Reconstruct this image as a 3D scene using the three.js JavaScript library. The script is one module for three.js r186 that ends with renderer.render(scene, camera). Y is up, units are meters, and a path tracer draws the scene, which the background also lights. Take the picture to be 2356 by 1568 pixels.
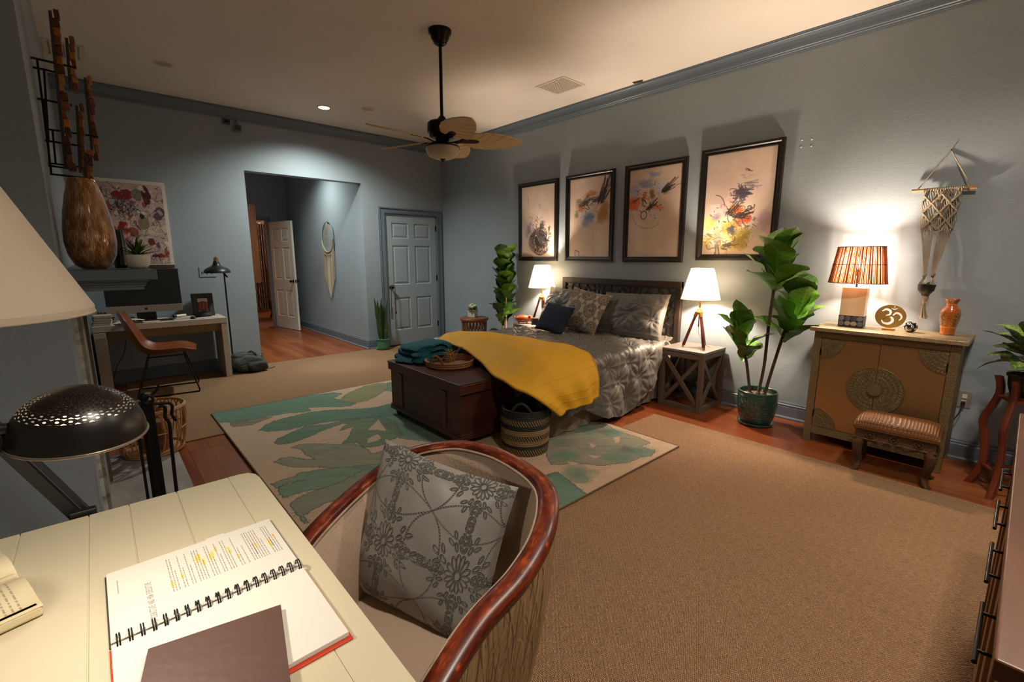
import * as THREE from 'three';
import { RoundedBoxGeometry } from 'three/addons/geometries/RoundedBoxGeometry.js';
import { mergeGeometries } from 'three/addons/utils/BufferGeometryUtils.js';

// ---------------------------------------------------------------- camera, exposure, lights
const scene = new THREE.Scene();
scene.background = new THREE.Color(0x000000);
const camera = new THREE.PerspectiveCamera(72.79, 2356 / 1568, 0.05, 60);
camera.position.set(-4.394, 1.391, 6.632);
camera.rotation.set(-0.179, -0.731, 0.002, 'YXZ');
const renderer = new THREE.WebGLRenderer({ antialias: true });
renderer.toneMapping = THREE.LinearToneMapping;
renderer.toneMappingExposure = 1.5;
renderer.shadowMap.enabled = true;
const WARM = new THREE.Color().setRGB(1.0, 0.8, 0.61);      // tungsten table lamps
const WARM2 = new THREE.Color().setRGB(1.0, 0.8, 0.61);
const COOL = new THREE.Color().setRGB(0.95, 1.0, 0.91);      // recessed downlights
const REAR = new THREE.Color().setRGB(1.0, 0.89, 0.74);
const DESKL = new THREE.Color().setRGB(1.0, 0.89, 0.73);
const POWER = { tripod: 4.9, bamboo: 4.0, desk: 0.4, down: 24, hall: 11, back: 14.5, room: 4.5 };
function pointLight(name, color, intensity, [x, y, z], radius = 1) {
  const l = new THREE.PointLight(color, intensity, 0, 2); l.name = name; l.position.set(x, y, z); l.castShadow = true; l.shadow.radius = radius; scene.add(l); return l;
}
function spotLight(name, color, intensity, [x, y, z], [tx, ty, tz], angle, pen, radius = 2) {
  const l = new THREE.SpotLight(color, intensity, 0, angle, pen, 2); l.name = name; l.position.set(x, y, z); l.target.position.set(tx, ty, tz);
  l.castShadow = true; l.shadow.radius = radius; scene.add(l, l.target); return l;
}

// ---------------------------------------------------------------- helpers
let seed = 12345;
const rnd = () => ((seed = (seed * 1664525 + 1013904223) >>> 0) / 4294967296);
const rr = (a, b) => a + (b - a) * rnd();
const lerp = (a, b, t) => a + (b - a) * t;
const clamp = (v, a = 0, b = 1) => Math.min(b, Math.max(a, v));
const sstep = (a, b, v) => { const t = clamp((v - a) / (b - a)); return t * t * (3 - 2 * t); };
const V = (x, y, z) => new THREE.Vector3(x, y, z);
const hash = (x, y, s) => { let h = (Math.imul(x, 374761393) + Math.imul(y, 668265263) + Math.imul(s, 974711)) | 0; h = Math.imul(h ^ (h >>> 13), 1274126177); return ((h ^ (h >>> 16)) >>> 0) / 4294967296; };
function pn(x, y, px, py, s) {            // periodic value noise
  const xi = Math.floor(x), yi = Math.floor(y), fx = x - xi, fy = y - yi, u = fx * fx * (3 - 2 * fx), v = fy * fy * (3 - 2 * fy);
  const m = (a, p) => ((a % p) + p) % p;
  const a = hash(m(xi, px), m(yi, py), s), b = hash(m(xi + 1, px), m(yi, py), s), c = hash(m(xi, px), m(yi + 1, py), s), d = hash(m(xi + 1, px), m(yi + 1, py), s);
  return lerp(lerp(a, b, u), lerp(c, d, u), v);
}
function fbm(u, v, fx, fy, s, o = 4) { let a = 0, w = 0.5, t = 0; for (let i = 0; i < o; i++) { a += w * pn(u * fx, v * fy, fx, fy, s + i * 7); t += w; w *= 0.5; fx *= 2; fy *= 2; } return a / t; }

const names = {};
const numbered = (n) => { if (!(n in names)) { names[n] = 0; return n; } names[n]++; return n + '_' + String(names[n]).padStart(3, '0'); };
function shade(o) { o.castShadow = true; o.receiveShadow = true; return o; }
function thing(name, label, category, [x, y, z] = [0, 0, 0], turn = 0, group) {
  const o = new THREE.Group(); o.name = numbered(name); o.position.set(x, y, z); o.rotation.y = turn;
  o.userData.label = label; o.userData.category = category; if (group) o.userData.group = group;
  scene.add(o); return o;
}
function clean(g) {
  if (g.index) g = g.toNonIndexed();
  if (!g.attributes.normal) g.computeVertexNormals();
  if (!g.attributes.uv) g.setAttribute('uv', new THREE.BufferAttribute(new Float32Array(g.attributes.position.count * 2), 2));
  for (const k of Object.keys(g.attributes)) if (!['position', 'normal', 'uv'].includes(k)) g.deleteAttribute(k);
  return g;
}
const merge = (gs) => (gs.length === 1 ? gs[0] : mergeGeometries(gs.map(clean)));
function part(parent, name, gs, mat, label) {
  const m = shade(new THREE.Mesh(Array.isArray(gs) ? merge(gs) : gs, mat)); m.name = name; if (label) m.userData.label = label; parent.add(m); return m;
}
function single(name, label, category, gs, mat, pos = [0, 0, 0], turn = 0, group) {
  const m = shade(new THREE.Mesh(Array.isArray(gs) ? merge(gs) : gs, mat)); m.name = numbered(name); m.position.set(...pos); m.rotation.y = turn;
  m.userData.label = label; m.userData.category = category; if (group) m.userData.group = group; scene.add(m); return m;
}
function struct(name, gs, mat, label, category, parent = scene) {
  const m = shade(new THREE.Mesh(Array.isArray(gs) ? merge(gs) : gs, mat)); m.name = name; 
  if (parent === scene) { m.userData.kind = 'structure'; m.userData.label = label; m.userData.category = category; }
  parent.add(m); return m;
}
function structGroup(name, label, category, pos = [0, 0, 0], turn = 0) {
  const o = new THREE.Group(); o.name = name; o.position.set(...pos); o.rotation.y = turn; o.userData = { kind: 'structure', label, category }; scene.add(o); return o;
}
function dup(root, pos, turn, label) { const c = root.clone(); c.name = numbered(root.name.replace(/_\d{3}$/, '')); c.userData = { ...root.userData, label }; c.position.set(...pos); c.rotation.y = turn; scene.add(c); return c; }

// geometries
function bx(w, h, d, x = 0, y = 0, z = 0, r = 0) { const g = r ? new RoundedBoxGeometry(w, h, d, 2, r) : new THREE.BoxGeometry(w, h, d); g.translate(x, y, z); return uvm(g); }
function bb(x0, x1, y0, y1, z0, z1, r = 0) { return bx(x1 - x0, y1 - y0, z1 - z0, (x0 + x1) / 2, (y0 + y1) / 2, (z0 + z1) / 2, r); }
function cyl(r0, r1, h, x = 0, y = 0, z = 0, seg = 24, open = false) { const g = new THREE.CylinderGeometry(r1, r0, h, seg, 1, open); g.translate(x, y + h / 2, z); return g; }   // r0 bottom, r1 top, base at y
function orient(g, a, b) { const d = V().subVectors(b, a), l = d.length(); g.applyQuaternion(new THREE.Quaternion().setFromUnitVectors(V(0, 1, 0), d.normalize())); g.translate((a.x + b.x) / 2, (a.y + b.y) / 2, (a.z + b.z) / 2); return g; }
function rod(a, b, r, r2 = r, seg = 10) { a = V(...a); b = V(...b); return orient(new THREE.CylinderGeometry(r2, r, a.distanceTo(b), seg), a, b); }
function bar(a, b, w, t, side = [0, 0, 1]) {      // square bar; w across, t along side
  a = V(...a); b = V(...b); const l = a.distanceTo(b), y = V().subVectors(b, a).normalize(), z = V(...side); z.addScaledVector(y, -z.dot(y)).normalize(); const x = V().crossVectors(y, z);
  const g = uvm(new THREE.BoxGeometry(w, l, t), 1); g.applyMatrix4(new THREE.Matrix4().makeBasis(x, y, z)); g.translate((a.x + b.x) / 2, (a.y + b.y) / 2, (a.z + b.z) / 2); return g;
}
function tube(pts, r, seg = 32, rad = 8, closed = false) { return new THREE.TubeGeometry(new THREE.CatmullRomCurve3(pts.map((p) => V(...p)), closed, 'catmullrom', 0.5), seg, r, rad, closed); }
function lathe(pts, x = 0, y = 0, z = 0, seg = 40) { const g = new THREE.LatheGeometry(pts.map(([a, b]) => new THREE.Vector2(a, b)), seg); g.translate(x, y, z); return g; }
function ball(r, x = 0, y = 0, z = 0, sx = 1, sy = 1, sz = 1, a = 16, b = 12) { const g = new THREE.SphereGeometry(r, a, b); g.scale(sx, sy, sz); g.translate(x, y, z); return g; }
function torus(r, t, x = 0, y = 0, z = 0, a = 40, b = 8) { const g = new THREE.TorusGeometry(r, t, b, a); g.rotateX(Math.PI / 2); g.translate(x, y, z); return g; }
function poly(pts, depth, bevel = 0, holes = []) {
  const s = new THREE.Shape(pts.map(([a, b]) => new THREE.Vector2(a, b))); for (const h of holes) s.holes.push(new THREE.Path(h.map(([a, b]) => new THREE.Vector2(a, b))));
  return new THREE.ExtrudeGeometry(s, { depth, bevelEnabled: bevel > 0, bevelThickness: bevel, bevelSize: bevel, bevelSegments: 2, curveSegments: 16 });
}
function uvm(g, grain = -1, k = 1) {         // uv in metres from the dominant normal; u runs along the grain axis (longest side by default)
  if (g.index) g = g.toNonIndexed();
  g.computeBoundingBox(); const s = g.boundingBox.getSize(V()); const ax = ['x', 'y', 'z'];
  const ga = grain >= 0 ? grain : (s.x >= s.y && s.x >= s.z ? 0 : s.y >= s.z ? 1 : 2);
  const p = g.attributes.position, n = p.count, uv = new Float32Array(n * 2), a = V(), b = V(), c = V();
  for (let i = 0; i < n; i += 3) {
    a.fromBufferAttribute(p, i); b.fromBufferAttribute(p, i + 1); c.fromBufferAttribute(p, i + 2); const nn = b.clone().sub(a).cross(c.clone().sub(a)).toArray().map(Math.abs);
    const d = nn[0] >= nn[1] && nn[0] >= nn[2] ? 0 : nn[1] >= nn[2] ? 1 : 2; let [e, f] = [0, 1, 2].filter((q) => q !== d); if (f === ga) [e, f] = [f, e];
    for (let j = 0; j < 3; j++) { const q = [a, b, c][j]; uv[(i + j) * 2] = q[ax[e]] * k; uv[(i + j) * 2 + 1] = q[ax[f]] * k; }
  }
  g.setAttribute('uv', new THREE.BufferAttribute(uv, 2)); return g;
}
function surf(nu, nv, fn, closeU = false) {   // parametric sheet with smooth normals
  const pos = [], uv = [], idx = [];
  for (let j = 0; j <= nv; j++) for (let i = 0; i <= nu; i++) { const q = fn(i / nu, j / nv); pos.push(q[0], q[1], q[2]); uv.push(q[3] ?? i / nu, q[4] ?? j / nv); }
  for (let j = 0; j < nv; j++) for (let i = 0; i < nu; i++) { const a = j * (nu + 1) + i, b = a + 1, c = a + nu + 1, d = c + 1; idx.push(a, b, d, a, d, c); }
  const g = new THREE.BufferGeometry(); g.setAttribute('position', new THREE.Float32BufferAttribute(pos, 3)); g.setAttribute('uv', new THREE.Float32BufferAttribute(uv, 2)); g.setIndex(idx); g.computeVertexNormals();
  if (closeU) { const n = g.attributes.normal; for (let j = 0; j <= nv; j++) { const a = j * (nu + 1), b = a + nu; const m = V(n.getX(a) + n.getX(b), n.getY(a) + n.getY(b), n.getZ(a) + n.getZ(b)).normalize(); n.setXYZ(a, m.x, m.y, m.z); n.setXYZ(b, m.x, m.y, m.z); } }
  return g;
}
function mv(g, x, y, z, ry = 0, rx = 0, rz = 0) { if (rz) g.rotateZ(rz); if (rx) g.rotateX(rx); if (ry) g.rotateY(ry); g.translate(x, y, z); return g; }
function frameGeo(w, h, prof) {               // mitred picture frame in the xy plane facing +z; prof = [inset, depth] from the outer edge
  const C = [[-1, -1], [1, -1], [1, 1], [-1, 1]], pos = [], uv = [];
  for (let s = 0; s < 4; s++) { const A = C[s], B = C[(s + 1) % 4];
    for (let k = 0; k < prof.length; k++) { const [i0, d0] = prof[k], [i1, d1] = prof[(k + 1) % prof.length];
      const P = (c, i, d) => [c[0] * (w / 2 - i), c[1] * (h / 2 - i), d];
      const a = P(A, i0, d0), b = P(B, i0, d0), c = P(B, i1, d1), e = P(A, i1, d1); pos.push(...a, ...b, ...c, ...a, ...c, ...e); uv.push(0, 0, 1, 0, 1, 1, 0, 0, 1, 1, 0, 1); } }
  const g = new THREE.BufferGeometry(); g.setAttribute('position', new THREE.Float32BufferAttribute(pos, 3)); g.setAttribute('uv', new THREE.Float32BufferAttribute(uv, 2)); g.computeVertexNormals(); return g;
}
function cushion(w, h, t, n = 22, pinch = 0.07, disp = null) {      // pillow in the xy plane, front +z
  const side = (s) => surf(n, n, (a, b) => {
    let u = a * 2 - 1, v = b * 2 - 1; u = Math.sign(u) * Math.pow(Math.abs(u), 0.85); v = Math.sign(v) * Math.pow(Math.abs(v), 0.85);
    const x = u * w / 2 * (1 - pinch * (1 - v * v) * u * u), y = v * h / 2 * (1 - pinch * (1 - u * u) * v * v);
    let z = t / 2 * Math.pow(Math.max(0, (1 - u * u) * (1 - v * v)), 0.42); const e = Math.min(1, 6 * (1 - Math.max(Math.abs(u), Math.abs(v))));
    if (disp) z += disp(x, y, s) * e; return [s > 0 ? x : -x, y, s * z, s > 0 ? a : 1 - a, b]; });
  return merge([side(1), side(-1)]);
}

// textures
function tex(w, h, fn, srgb = true) {
  const d = new Uint8Array(w * h * 4);
  for (let y = 0; y < h; y++) for (let x = 0; x < w; x++) { const c = fn(x / w, y / h), o = (y * w + x) * 4; if (typeof c === 'number') { d[o] = d[o + 1] = d[o + 2] = clamp(c) * 255; } else { d[o] = clamp(c[0]) * 255; d[o + 1] = clamp(c[1]) * 255; d[o + 2] = clamp(c[2]) * 255; } d[o + 3] = 255; }
  const t = new THREE.DataTexture(d, w, h); t.wrapS = t.wrapT = THREE.RepeatWrapping; t.magFilter = THREE.LinearFilter; t.minFilter = THREE.LinearMipmapLinearFilter; t.generateMipmaps = true; if (srgb) t.colorSpace = THREE.SRGBColorSpace; t.needsUpdate = true; return t;
}
function ctex(w, h, draw, srgb = true) { const c = document.createElement('canvas'); c.width = w; c.height = h; const x = c.getContext('2d'); draw(x, w, h); const t = new THREE.CanvasTexture(c); if (srgb) t.colorSpace = THREE.SRGBColorSpace; t.wrapS = t.wrapT = THREE.RepeatWrapping; return t; }
const rep = (t, a, b) => { const c = t.clone(); c.repeat.set(a, b); c.needsUpdate = true; return c; };
const rgb = (h) => [(h >> 16 & 255) / 255, (h >> 8 & 255) / 255, (h & 255) / 255];
const mix3 = (a, b, t) => [lerp(a[0], b[0], t), lerp(a[1], b[1], t), lerp(a[2], b[2], t)];
function woodTex(c0, c1, s, fine = 0.25, fy = 9, n = 384) {
  const A = rgb(c0), B = rgb(c1);
  return tex(n, n, (u, v) => { const w = fbm(u, v, 2, 4, s, 3) * 0.35; const g = fbm(u, v + w * 0.12, 2, fy, s + 3, 4), f = fbm(u, v, 8, 90, s + 9, 2); return mix3(A, B, clamp(sstep(0.25, 0.8, g) * (1 - fine) + f * fine)); });
}
const mat = (color, o = {}) => new THREE.MeshStandardMaterial({ color, roughness: 0.6, metalness: 0, ...o });
const phys = (color, o = {}) => new THREE.MeshPhysicalMaterial({ color, roughness: 0.6, metalness: 0, ...o });
// ---------------------------------------------------------------- shared materials
const stipple = tex(256, 256, (u, v) => fbm(u, v, 40, 40, 5, 3), false);
const cloudy = tex(256, 256, (u, v) => { const g = 0.93 + 0.07 * fbm(u, v, 3, 3, 31, 4); return [g, g, g]; });
const paint = (c, r = 0.55) => mat(c, { roughness: r, map: rep(cloudy, 0.4, 0.4), bumpMap: rep(stipple, 3, 3), bumpScale: 0.0006 });
const M = {};
M.wall = paint(0x949fa7); M.trim = mat(0x65727f, { roughness: 0.38 }); M.ceiling = paint(0xeee6dc, 0.8); M.doorBlue = mat(0x96a1a8, { roughness: 0.4 });
M.white = mat(0xd9d3c8, { roughness: 0.45 }); M.black = mat(0x14110f, { roughness: 0.42 }); M.blackMetal = mat(0x16130f, { roughness: 0.35, metalness: 0.4 });
M.bronze = mat(0x1d1712, { roughness: 0.3, metalness: 0.6 }); M.brass = mat(0xc08b45, { roughness: 0.28, metalness: 0.9 }); M.dark = mat(0x0b0a09, { roughness: 0.8 });
M.cream = mat(0xd8cdbb, { roughness: 0.6 }); M.concrete = mat(0xffffff, { roughness: 0.9, map: rep(tex(256, 256, (u, v) => mix3(rgb(0x6f675f), rgb(0x9a938a), fbm(u, v, 4, 6, 41, 5))), 1.5, 1.5), bumpMap: rep(stipple, 2, 2), bumpScale: 0.003 });
M.stone = mat(0xffffff, { roughness: 0.75, map: rep(tex(256, 256, (u, v) => mix3(rgb(0x7d7670), rgb(0xa09a93), clamp(fbm(u, v, 3, 9, 51, 5) * 1.3 - 0.15))), 1.2, 1.2) });
// floor boards: four tones of the same red-brown laminate
const boardT = [[0x8a4a26, 0x6b3417, 61], [0x8f5029, 0x70381a, 67], [0x844422, 0x662f14, 71], [0x94562e, 0x77401f, 77]].map(([a, b, s]) => woodTex(a, b, s, 0.3, 7));
const boardM = boardT.map((t, i) => [0, 0.37].map((o) => { const m = t.clone(); m.offset.set(o + i * 0.13, o * 2); m.repeat.set(0.8, 2.2); m.needsUpdate = true; return mat(0xffffff, { map: m, roughness: 0.3 }); })).flat();
const CEIL = 3.124;
// ---------------------------------------------------------------- floor
const floor = struct('floor', [bb(-5.85, 0.15, -0.14, -0.014, -0.15, 8.95), bb(-3.1, -1.2, -0.14, -0.014, -3.6, -0.15), bb(-3.1, 0.6, -0.14, -0.001, -6.6, -3.6)], mat(0x5f3219, { roughness: 0.4 }), 'reddish brown wooden plank floor of the bedroom and hallway', 'floor');
{
  const W = 0.13, geos = {};
  const plank = (x, z0, z1, k) => {
    const L = +(z1 - z0).toFixed(2), key = L; geos[key] ??= uvm(bx(W - 0.0012, 0.014, L - 0.0015, 0, 0, 0, 0), 2);
    const m = part(floor, 'plank', geos[key], boardM[k % boardM.length]); m.position.set(x, -0.007 - (k % 3) * 0.0003, (z0 + z1) / 2);
  };
  let k = 0;
  for (let i = 0; i < 35; i++) { const x = -W / 2 - i * W; let z = 0; const off = rr(0.3, 1.4); let first = true; while (z < 7.2) { const e = first ? off : Math.min(7.2, z + 1.6); plank(x, z, e, (k = k + 1 + Math.floor(rnd() * 3))); z = e; first = false; } }
  for (let i = 0; i < 12; i++) { const x = -1.377 - W / 2 - i * W; let z = -3.6; for (const e of [-3.6 + rr(0.4, 1.3), -1.2 + rr(-0.3, 0.3), 0]) { plank(x, z, e, (k = k + 1 + Math.floor(rnd() * 3))); z = e; } }
}
// ---------------------------------------------------------------- walls and ceiling
const openL = -2.872, openR = -1.377, openY = 2.435, dL = -1.033, dR = -0.127, dY = 2.035;
{
  const g = poly([[-4.65, 0], [openL, 0], [openL, openY], [openR, openY], [openR, 0], [dL - 0.01, 0], [dL - 0.01, dY + 0.01], [dR + 0.01, dY + 0.01], [dR + 0.01, 0], [0.15, 0], [0.15, CEIL], [-4.65, CEIL]], 0.15); g.translate(0, 0, -0.15);
  struct('wall_back', uvm(g, 0), M.wall, 'blue-grey painted back wall with the hallway opening and a door', 'wall');
}
struct('wall_right', bb(0, 0.15, 0, CEIL, 0, 8.95), M.wall, 'blue-grey painted wall behind the bed and paintings', 'wall');
struct('wall_left', bb(-4.65, -4.5, 0, CEIL, 0, 3.9), M.wall, 'blue-grey painted fireplace wall on the left', 'wall');
struct('wall_alcove', bb(-5.85, -4.65, 0, CEIL, 3.75, 3.9), M.wall, 'blue-grey painted return wall behind the black desk lamp', 'wall');
struct('wall_side', bb(-5.85, -5.7, 0, CEIL, 3.9, 8.95), M.wall, 'blue-grey side wall behind the camera on the left', 'wall');
struct('wall_front', bb(-5.7, 0, 0, CEIL, 8.8, 8.95), M.wall, 'blue-grey wall behind the camera', 'wall');
struct('ceiling', [bb(-5.85, 0.15, CEIL, CEIL + 0.12, -0.15, 8.95)], M.ceiling, 'cream painted bedroom ceiling', 'ceiling');
// hallway behind the opening and the lit room beyond it
struct('wall_hall_right', bb(openR, openR + 0.1, 0, 3.0, -3.6, -0.15), M.wall, 'blue-grey hallway wall with the hoop macrame', 'wall');
struct('wall_hall_left', bb(-3.1, -2.95, 0, 3.0, -3.6, -0.15), M.wall, 'blue-grey hallway wall hidden left of the opening', 'wall');
{
  const g = poly([[-3.1, 0], [-2.62, 0], [-2.62, 2.08], [-1.78, 2.08], [-1.78, 0], [openR + 0.1, 0], [openR + 0.1, 3.0], [-3.1, 3.0]], 0.12); g.translate(0, 0, -3.6);
  struct('wall_hall_end', uvm(g, 0), M.wall, 'blue-grey wall at the end of the hallway with a doorway', 'wall');
  struct('ceiling_hall', bb(-3.1, openR + 0.1, 3.0, 3.1, -3.6, -0.15), M.ceiling, 'cream hallway ceiling', 'ceiling');
  const tan = paint(0xb98d5c, 0.7);
  struct('wall_far_room', [bb(-3.1, 0.6, 0, 2.8, -6.7, -6.6), bb(-3.2, -3.1, 0, 2.8, -6.7, -3.6), bb(0.6, 0.7, 0, 2.8, -6.7, -3.6), bb(-1.277, 0.6, 0, 2.8, -3.7, -3.6)], tan, 'tan walls of the lit room beyond the hallway', 'wall');
  struct('ceiling_far_room', bb(-3.2, 0.7, 2.8, 2.9, -6.7, -3.6), M.ceiling, 'ceiling of the room beyond the hallway', 'ceiling');
}
// ---------------------------------------------------------------- mouldings
const crownP = [[0, -0.121], [0.011, -0.121], [0.013, -0.112], [0.02, -0.108], [0.02, -0.098], [0.026, -0.094], [0.03, -0.082], [0.034, -0.06], [0.044, -0.038], [0.058, -0.022], [0.064, -0.018], [0.064, -0.011], [0.072, -0.009], [0.072, 0], [0, 0]];
const baseP = [[0, 0], [0.03, 0], [0.031, 0.012], [0.026, 0.02], [0.017, 0.024], [0.017, 0.105], [0.013, 0.112], [0.017, 0.117], [0.017, 0.124], [0.008, 0.132], [0.01, 0.138], [0.007, 0.146], [0, 0.148]];
function mouldX(p, x0, x1, y, z, sgn = 1) { const g = poly(p.map(([d, h]) => [sgn * d, h]), x1 - x0); g.rotateY(-Math.PI / 2); g.translate(x1, y, z); return uvm(g); }
function mouldZ(p, z0, z1, y, x, sgn = -1) { const g = poly(p.map(([d, h]) => [sgn * d, h]), z1 - z0); g.translate(x, y, z0); return uvm(g); }
struct('trim_1', mouldX(crownP, -4.5, 0, CEIL, 0), M.trim, 'slate blue crown moulding along the back wall', 'moulding');
struct('trim_2', mouldZ(crownP, 0, 8.8, CEIL, 0), M.trim, 'slate blue crown moulding along the wall above the bed', 'moulding');
struct('baseboard_back', [mouldX(baseP, -4.5, openL, 0, 0), mouldX(baseP, openR, dL - 0.08, 0, 0)], M.trim, 'slate blue baseboard along the back wall', 'baseboard');
struct('baseboard_right', mouldZ(baseP, 0, 8.8, 0, 0), M.trim, 'slate blue baseboard along the wall behind the bed', 'baseboard');
struct('baseboard_hall', mouldZ(baseP, -3.48, 0.02, 0, openR), M.trim, 'slate blue baseboard along the hallway wall', 'baseboard');
struct('baseboard_opening', mouldZ(baseP, -0.15, 0.02, 0, openL, 1), M.trim, 'slate blue baseboard end at the left of the hallway opening', 'baseboard');
struct('baseboard_alcove', mouldX(baseP, -5.7, -4.5, 0, 3.9), M.trim, 'slate blue baseboard on the return wall behind the white desk', 'baseboard');
// door casing
function casing(name, x0, x1, h, z, label, w = 0.075) {
  const g = structGroup(name, label, 'door trim', [0, 0, z]);
  const P = [[0, 0], [0.024, 0], [0.024, 0.012], [0.014, 0.02], [0.014, w - 0.02], [0.02, w - 0.014], [0.02, w - 0.004], [0, w]];
  const side = (x, s) => { const q = poly(P.map(([d, t]) => [s * (w - t), d]), h + w - 0.001); q.rotateX(-Math.PI / 2); q.translate(x, 0, 0); q.scale(1, 1, -1); q.translate(0, 0, 0); return uvm(q, 1); };
  part(g, 'casing_side', [bb(x0 - w, x0, 0, h, 0, 0.016), bb(x0 - w, x0 - w + 0.02, 0, h + w, 0, 0.026, 0.004), bb(x0 - 0.022, x0 - 0.014, 0, h, 0, 0.021, 0.003)], M.trim);
  part(g, 'casing_side', [bb(x1, x1 + w, 0, h, 0, 0.016), bb(x1 + w - 0.02, x1 + w, 0, h + w, 0, 0.026, 0.004), bb(x1 + 0.014, x1 + 0.022, 0, h, 0, 0.021, 0.003)], M.trim);
  part(g, 'casing_head', [bb(x0 - w + 0.02, x1 + w - 0.02, h, h + w - 0.02, 0, 0.016), bb(x0 - w - 0.004, x1 + w + 0.004, h + w - 0.02, h + w, 0, 0.03, 0.004), bb(x0, x1, h + 0.014, h + 0.022, 0, 0.021, 0.003)], M.trim);
  return g;
}
casing('trim_3', dL - 0.005, dR + 0.005, dY + 0.005, 0, 'slate blue casing around the closed bedroom door', 0.09);
casing('trim_4', -2.62, -1.78, 2.08, -3.48, 'slate blue casing of the doorway at the end of the hallway');
// six panel doors
function sixPanel(root, W, H, m, both = false) {
  const t = 0.036, st = 0.115, top = 0.125, mid = 0.105, pw = (W - 2 * st - mid) / 2, rows = [[0.235, 0.755], [0.955, 1.56], [1.665, H - top]];
  const fr = [bb(0, st, 0, H, -t, 0), bb(W - st, W, 0, H, -t, 0), bb(st + pw, W - st - pw, 0, H, -t, 0)];
  let y = 0; for (const [a, b] of [...rows, [H, H]]) { fr.push(bb(st, st + pw, y, a, -t, 0), bb(W - st - pw, W - st, y, a, -t, 0)); y = b; }
  fr.push(bb(st, W - st, 0.2, H - 0.1, -t / 2 - 0.004, -t / 2 + 0.004)); part(root, 'frame', fr, m);
  const faces = both ? [1, -1] : [1];
  for (const s of faces) for (const [a, b] of rows) for (const x of [st, W - st - pw]) {
    const w = pw, h = b - a, sh = new THREE.BufferGeometry(), P = [[0, 0, -0.001], [0.012, 0.012, -0.011], [0.02, 0.02, -0.011], [0.045, 0.045, -0.003]];
    const ring = (i) => { const [dx, dy, z] = P[i]; return [[dx, dy, z], [w - dx, dy, z], [w - dx, h - dy, z], [dx, h - dy, z]]; }; const pos = [];
    for (let i = 0; i < P.length - 1; i++) { const A = ring(i), B = ring(i + 1); for (let k = 0; k < 4; k++) { const l = (k + 1) % 4; pos.push(...A[k], ...A[l], ...B[l], ...A[k], ...B[l], ...B[k]); } }
    const T = ring(P.length - 1); pos.push(...T[0], ...T[1], ...T[2], ...T[0], ...T[2], ...T[3]); sh.setAttribute('position', new THREE.Float32BufferAttribute(pos, 3)); sh.computeVertexNormals(); clean(sh);
    if (s < 0) { sh.rotateY(Math.PI); sh.translate(w, 0, -t); } sh.translate(x, a, 0); part(root, 'panel', sh, m);
  }
}
const knobG = lathe([[0, 0], [0.03, 0], [0.031, 0.005], [0.022, 0.011], [0.011, 0.014], [0.01, 0.03], [0.02, 0.036], [0.027, 0.046], [0.026, 0.058], [0.017, 0.066], [0, 0.068]], 0, 0, 0, 24); knobG.rotateX(Math.PI / 2);
{
  const d = structGroup('door_1', 'closed pale blue-grey six-panel door in the back wall', 'door', [dL, 0.008, -0.012]);
  sixPanel(d, dR - dL, 2.025, M.doorBlue);
  const k = part(d, 'door_knob', knobG, M.bronze); k.position.set(0.065, 0.92, 0);
  for (const y of [0.24, 1.0, 1.8]) part(d, 'hinge', [cyl(0.006, 0.006, 0.09, dR - dL + 0.002, y, 0.006, 8), bb(dR - dL - 0.012, dR - dL, y, y + 0.09, -0.004, 0.0015)], M.bronze);
  const h = structGroup('door_2', 'open white six-panel door at the end of the hallway', 'door', [-1.747, 0.008, -3.44], -Math.atan2(0.885, 0.158));
  h.rotation.y = Math.atan2(-(-2.555 + 3.44), -1.589 + 1.747);
  sixPanel(h, 0.86, 2.04, M.white, true);
  const k2 = part(h, 'door_knob', knobG, M.bronze); k2.position.set(0.8, 0.93, -0.036); k2.rotation.y = Math.PI; const k3 = part(h, 'door_knob', knobG, M.bronze); k3.position.set(0.8, 0.93, 0);
  part(h, 'latch_plate', bb(0.859, 0.8615, 0.9, 0.96, -0.03, -0.006), M.bronze);
}
// ---------------------------------------------------------------- ceiling fittings
function downlight(label, x, z, on, y = CEIL) {
  const t = thing('recessed_light', label, 'ceiling light', [x, y, z], 0, 'recessed ceiling lights');
  part(t, 'trim_ring', lathe([[0.062, 0.004], [0.062, -0.004], [0.078, -0.005], [0.082, -0.001], [0.082, 0.0]], 0, 0, 0, 32), M.cream);
  part(t, 'lens', cyl(0.062, 0.062, 0.004, 0, -0.004, 0, 32), on ? mat(0xffffff, { emissive: 0xfff8ea, emissiveIntensity: 5, roughness: 0.6 }) : mat(0xb9a68c, { roughness: 0.6 }));
  return t;
}
downlight('lit recessed ceiling light in front of the hallway opening', -2.141, 0.789, true);
downlight('unlit recessed ceiling light near the left wall', -3.696, 1.075, false);
downlight('unlit recessed ceiling light between the lit one and the ceiling fan', -1.74, 1.089, false);
downlight('lit recessed light in the hallway ceiling', -1.95, -1.15, true, 3.0);
spotLight('recessed_beam', COOL, POWER.down, [-2.141, CEIL - 0.012, 0.789], [-2.141, 0, 0.789], 1.3, 0.8, 5);
spotLight('hall_beam', COOL, POWER.hall, [-1.95, 2.985, -1.15], [-1.95, 0, -1.15], 1.3, 0.8, 5);
downlight('lit recessed ceiling light behind the camera near the dresser', -1.55, 6.7, true);
downlight('lit recessed ceiling light behind the camera above the tub chair', -3.5, 6.9, true);
spotLight('rear_beam_one', REAR, POWER.back, [-1.55, CEIL - 0.012, 6.7], [-1.55, 0, 6.7], 1.25, 0.8, 5);
spotLight('rear_beam_two', REAR, POWER.back * 1.25, [-3.5, CEIL - 0.012, 6.9], [-3.5, 0, 6.9], 1.25, 0.8, 5);
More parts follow.
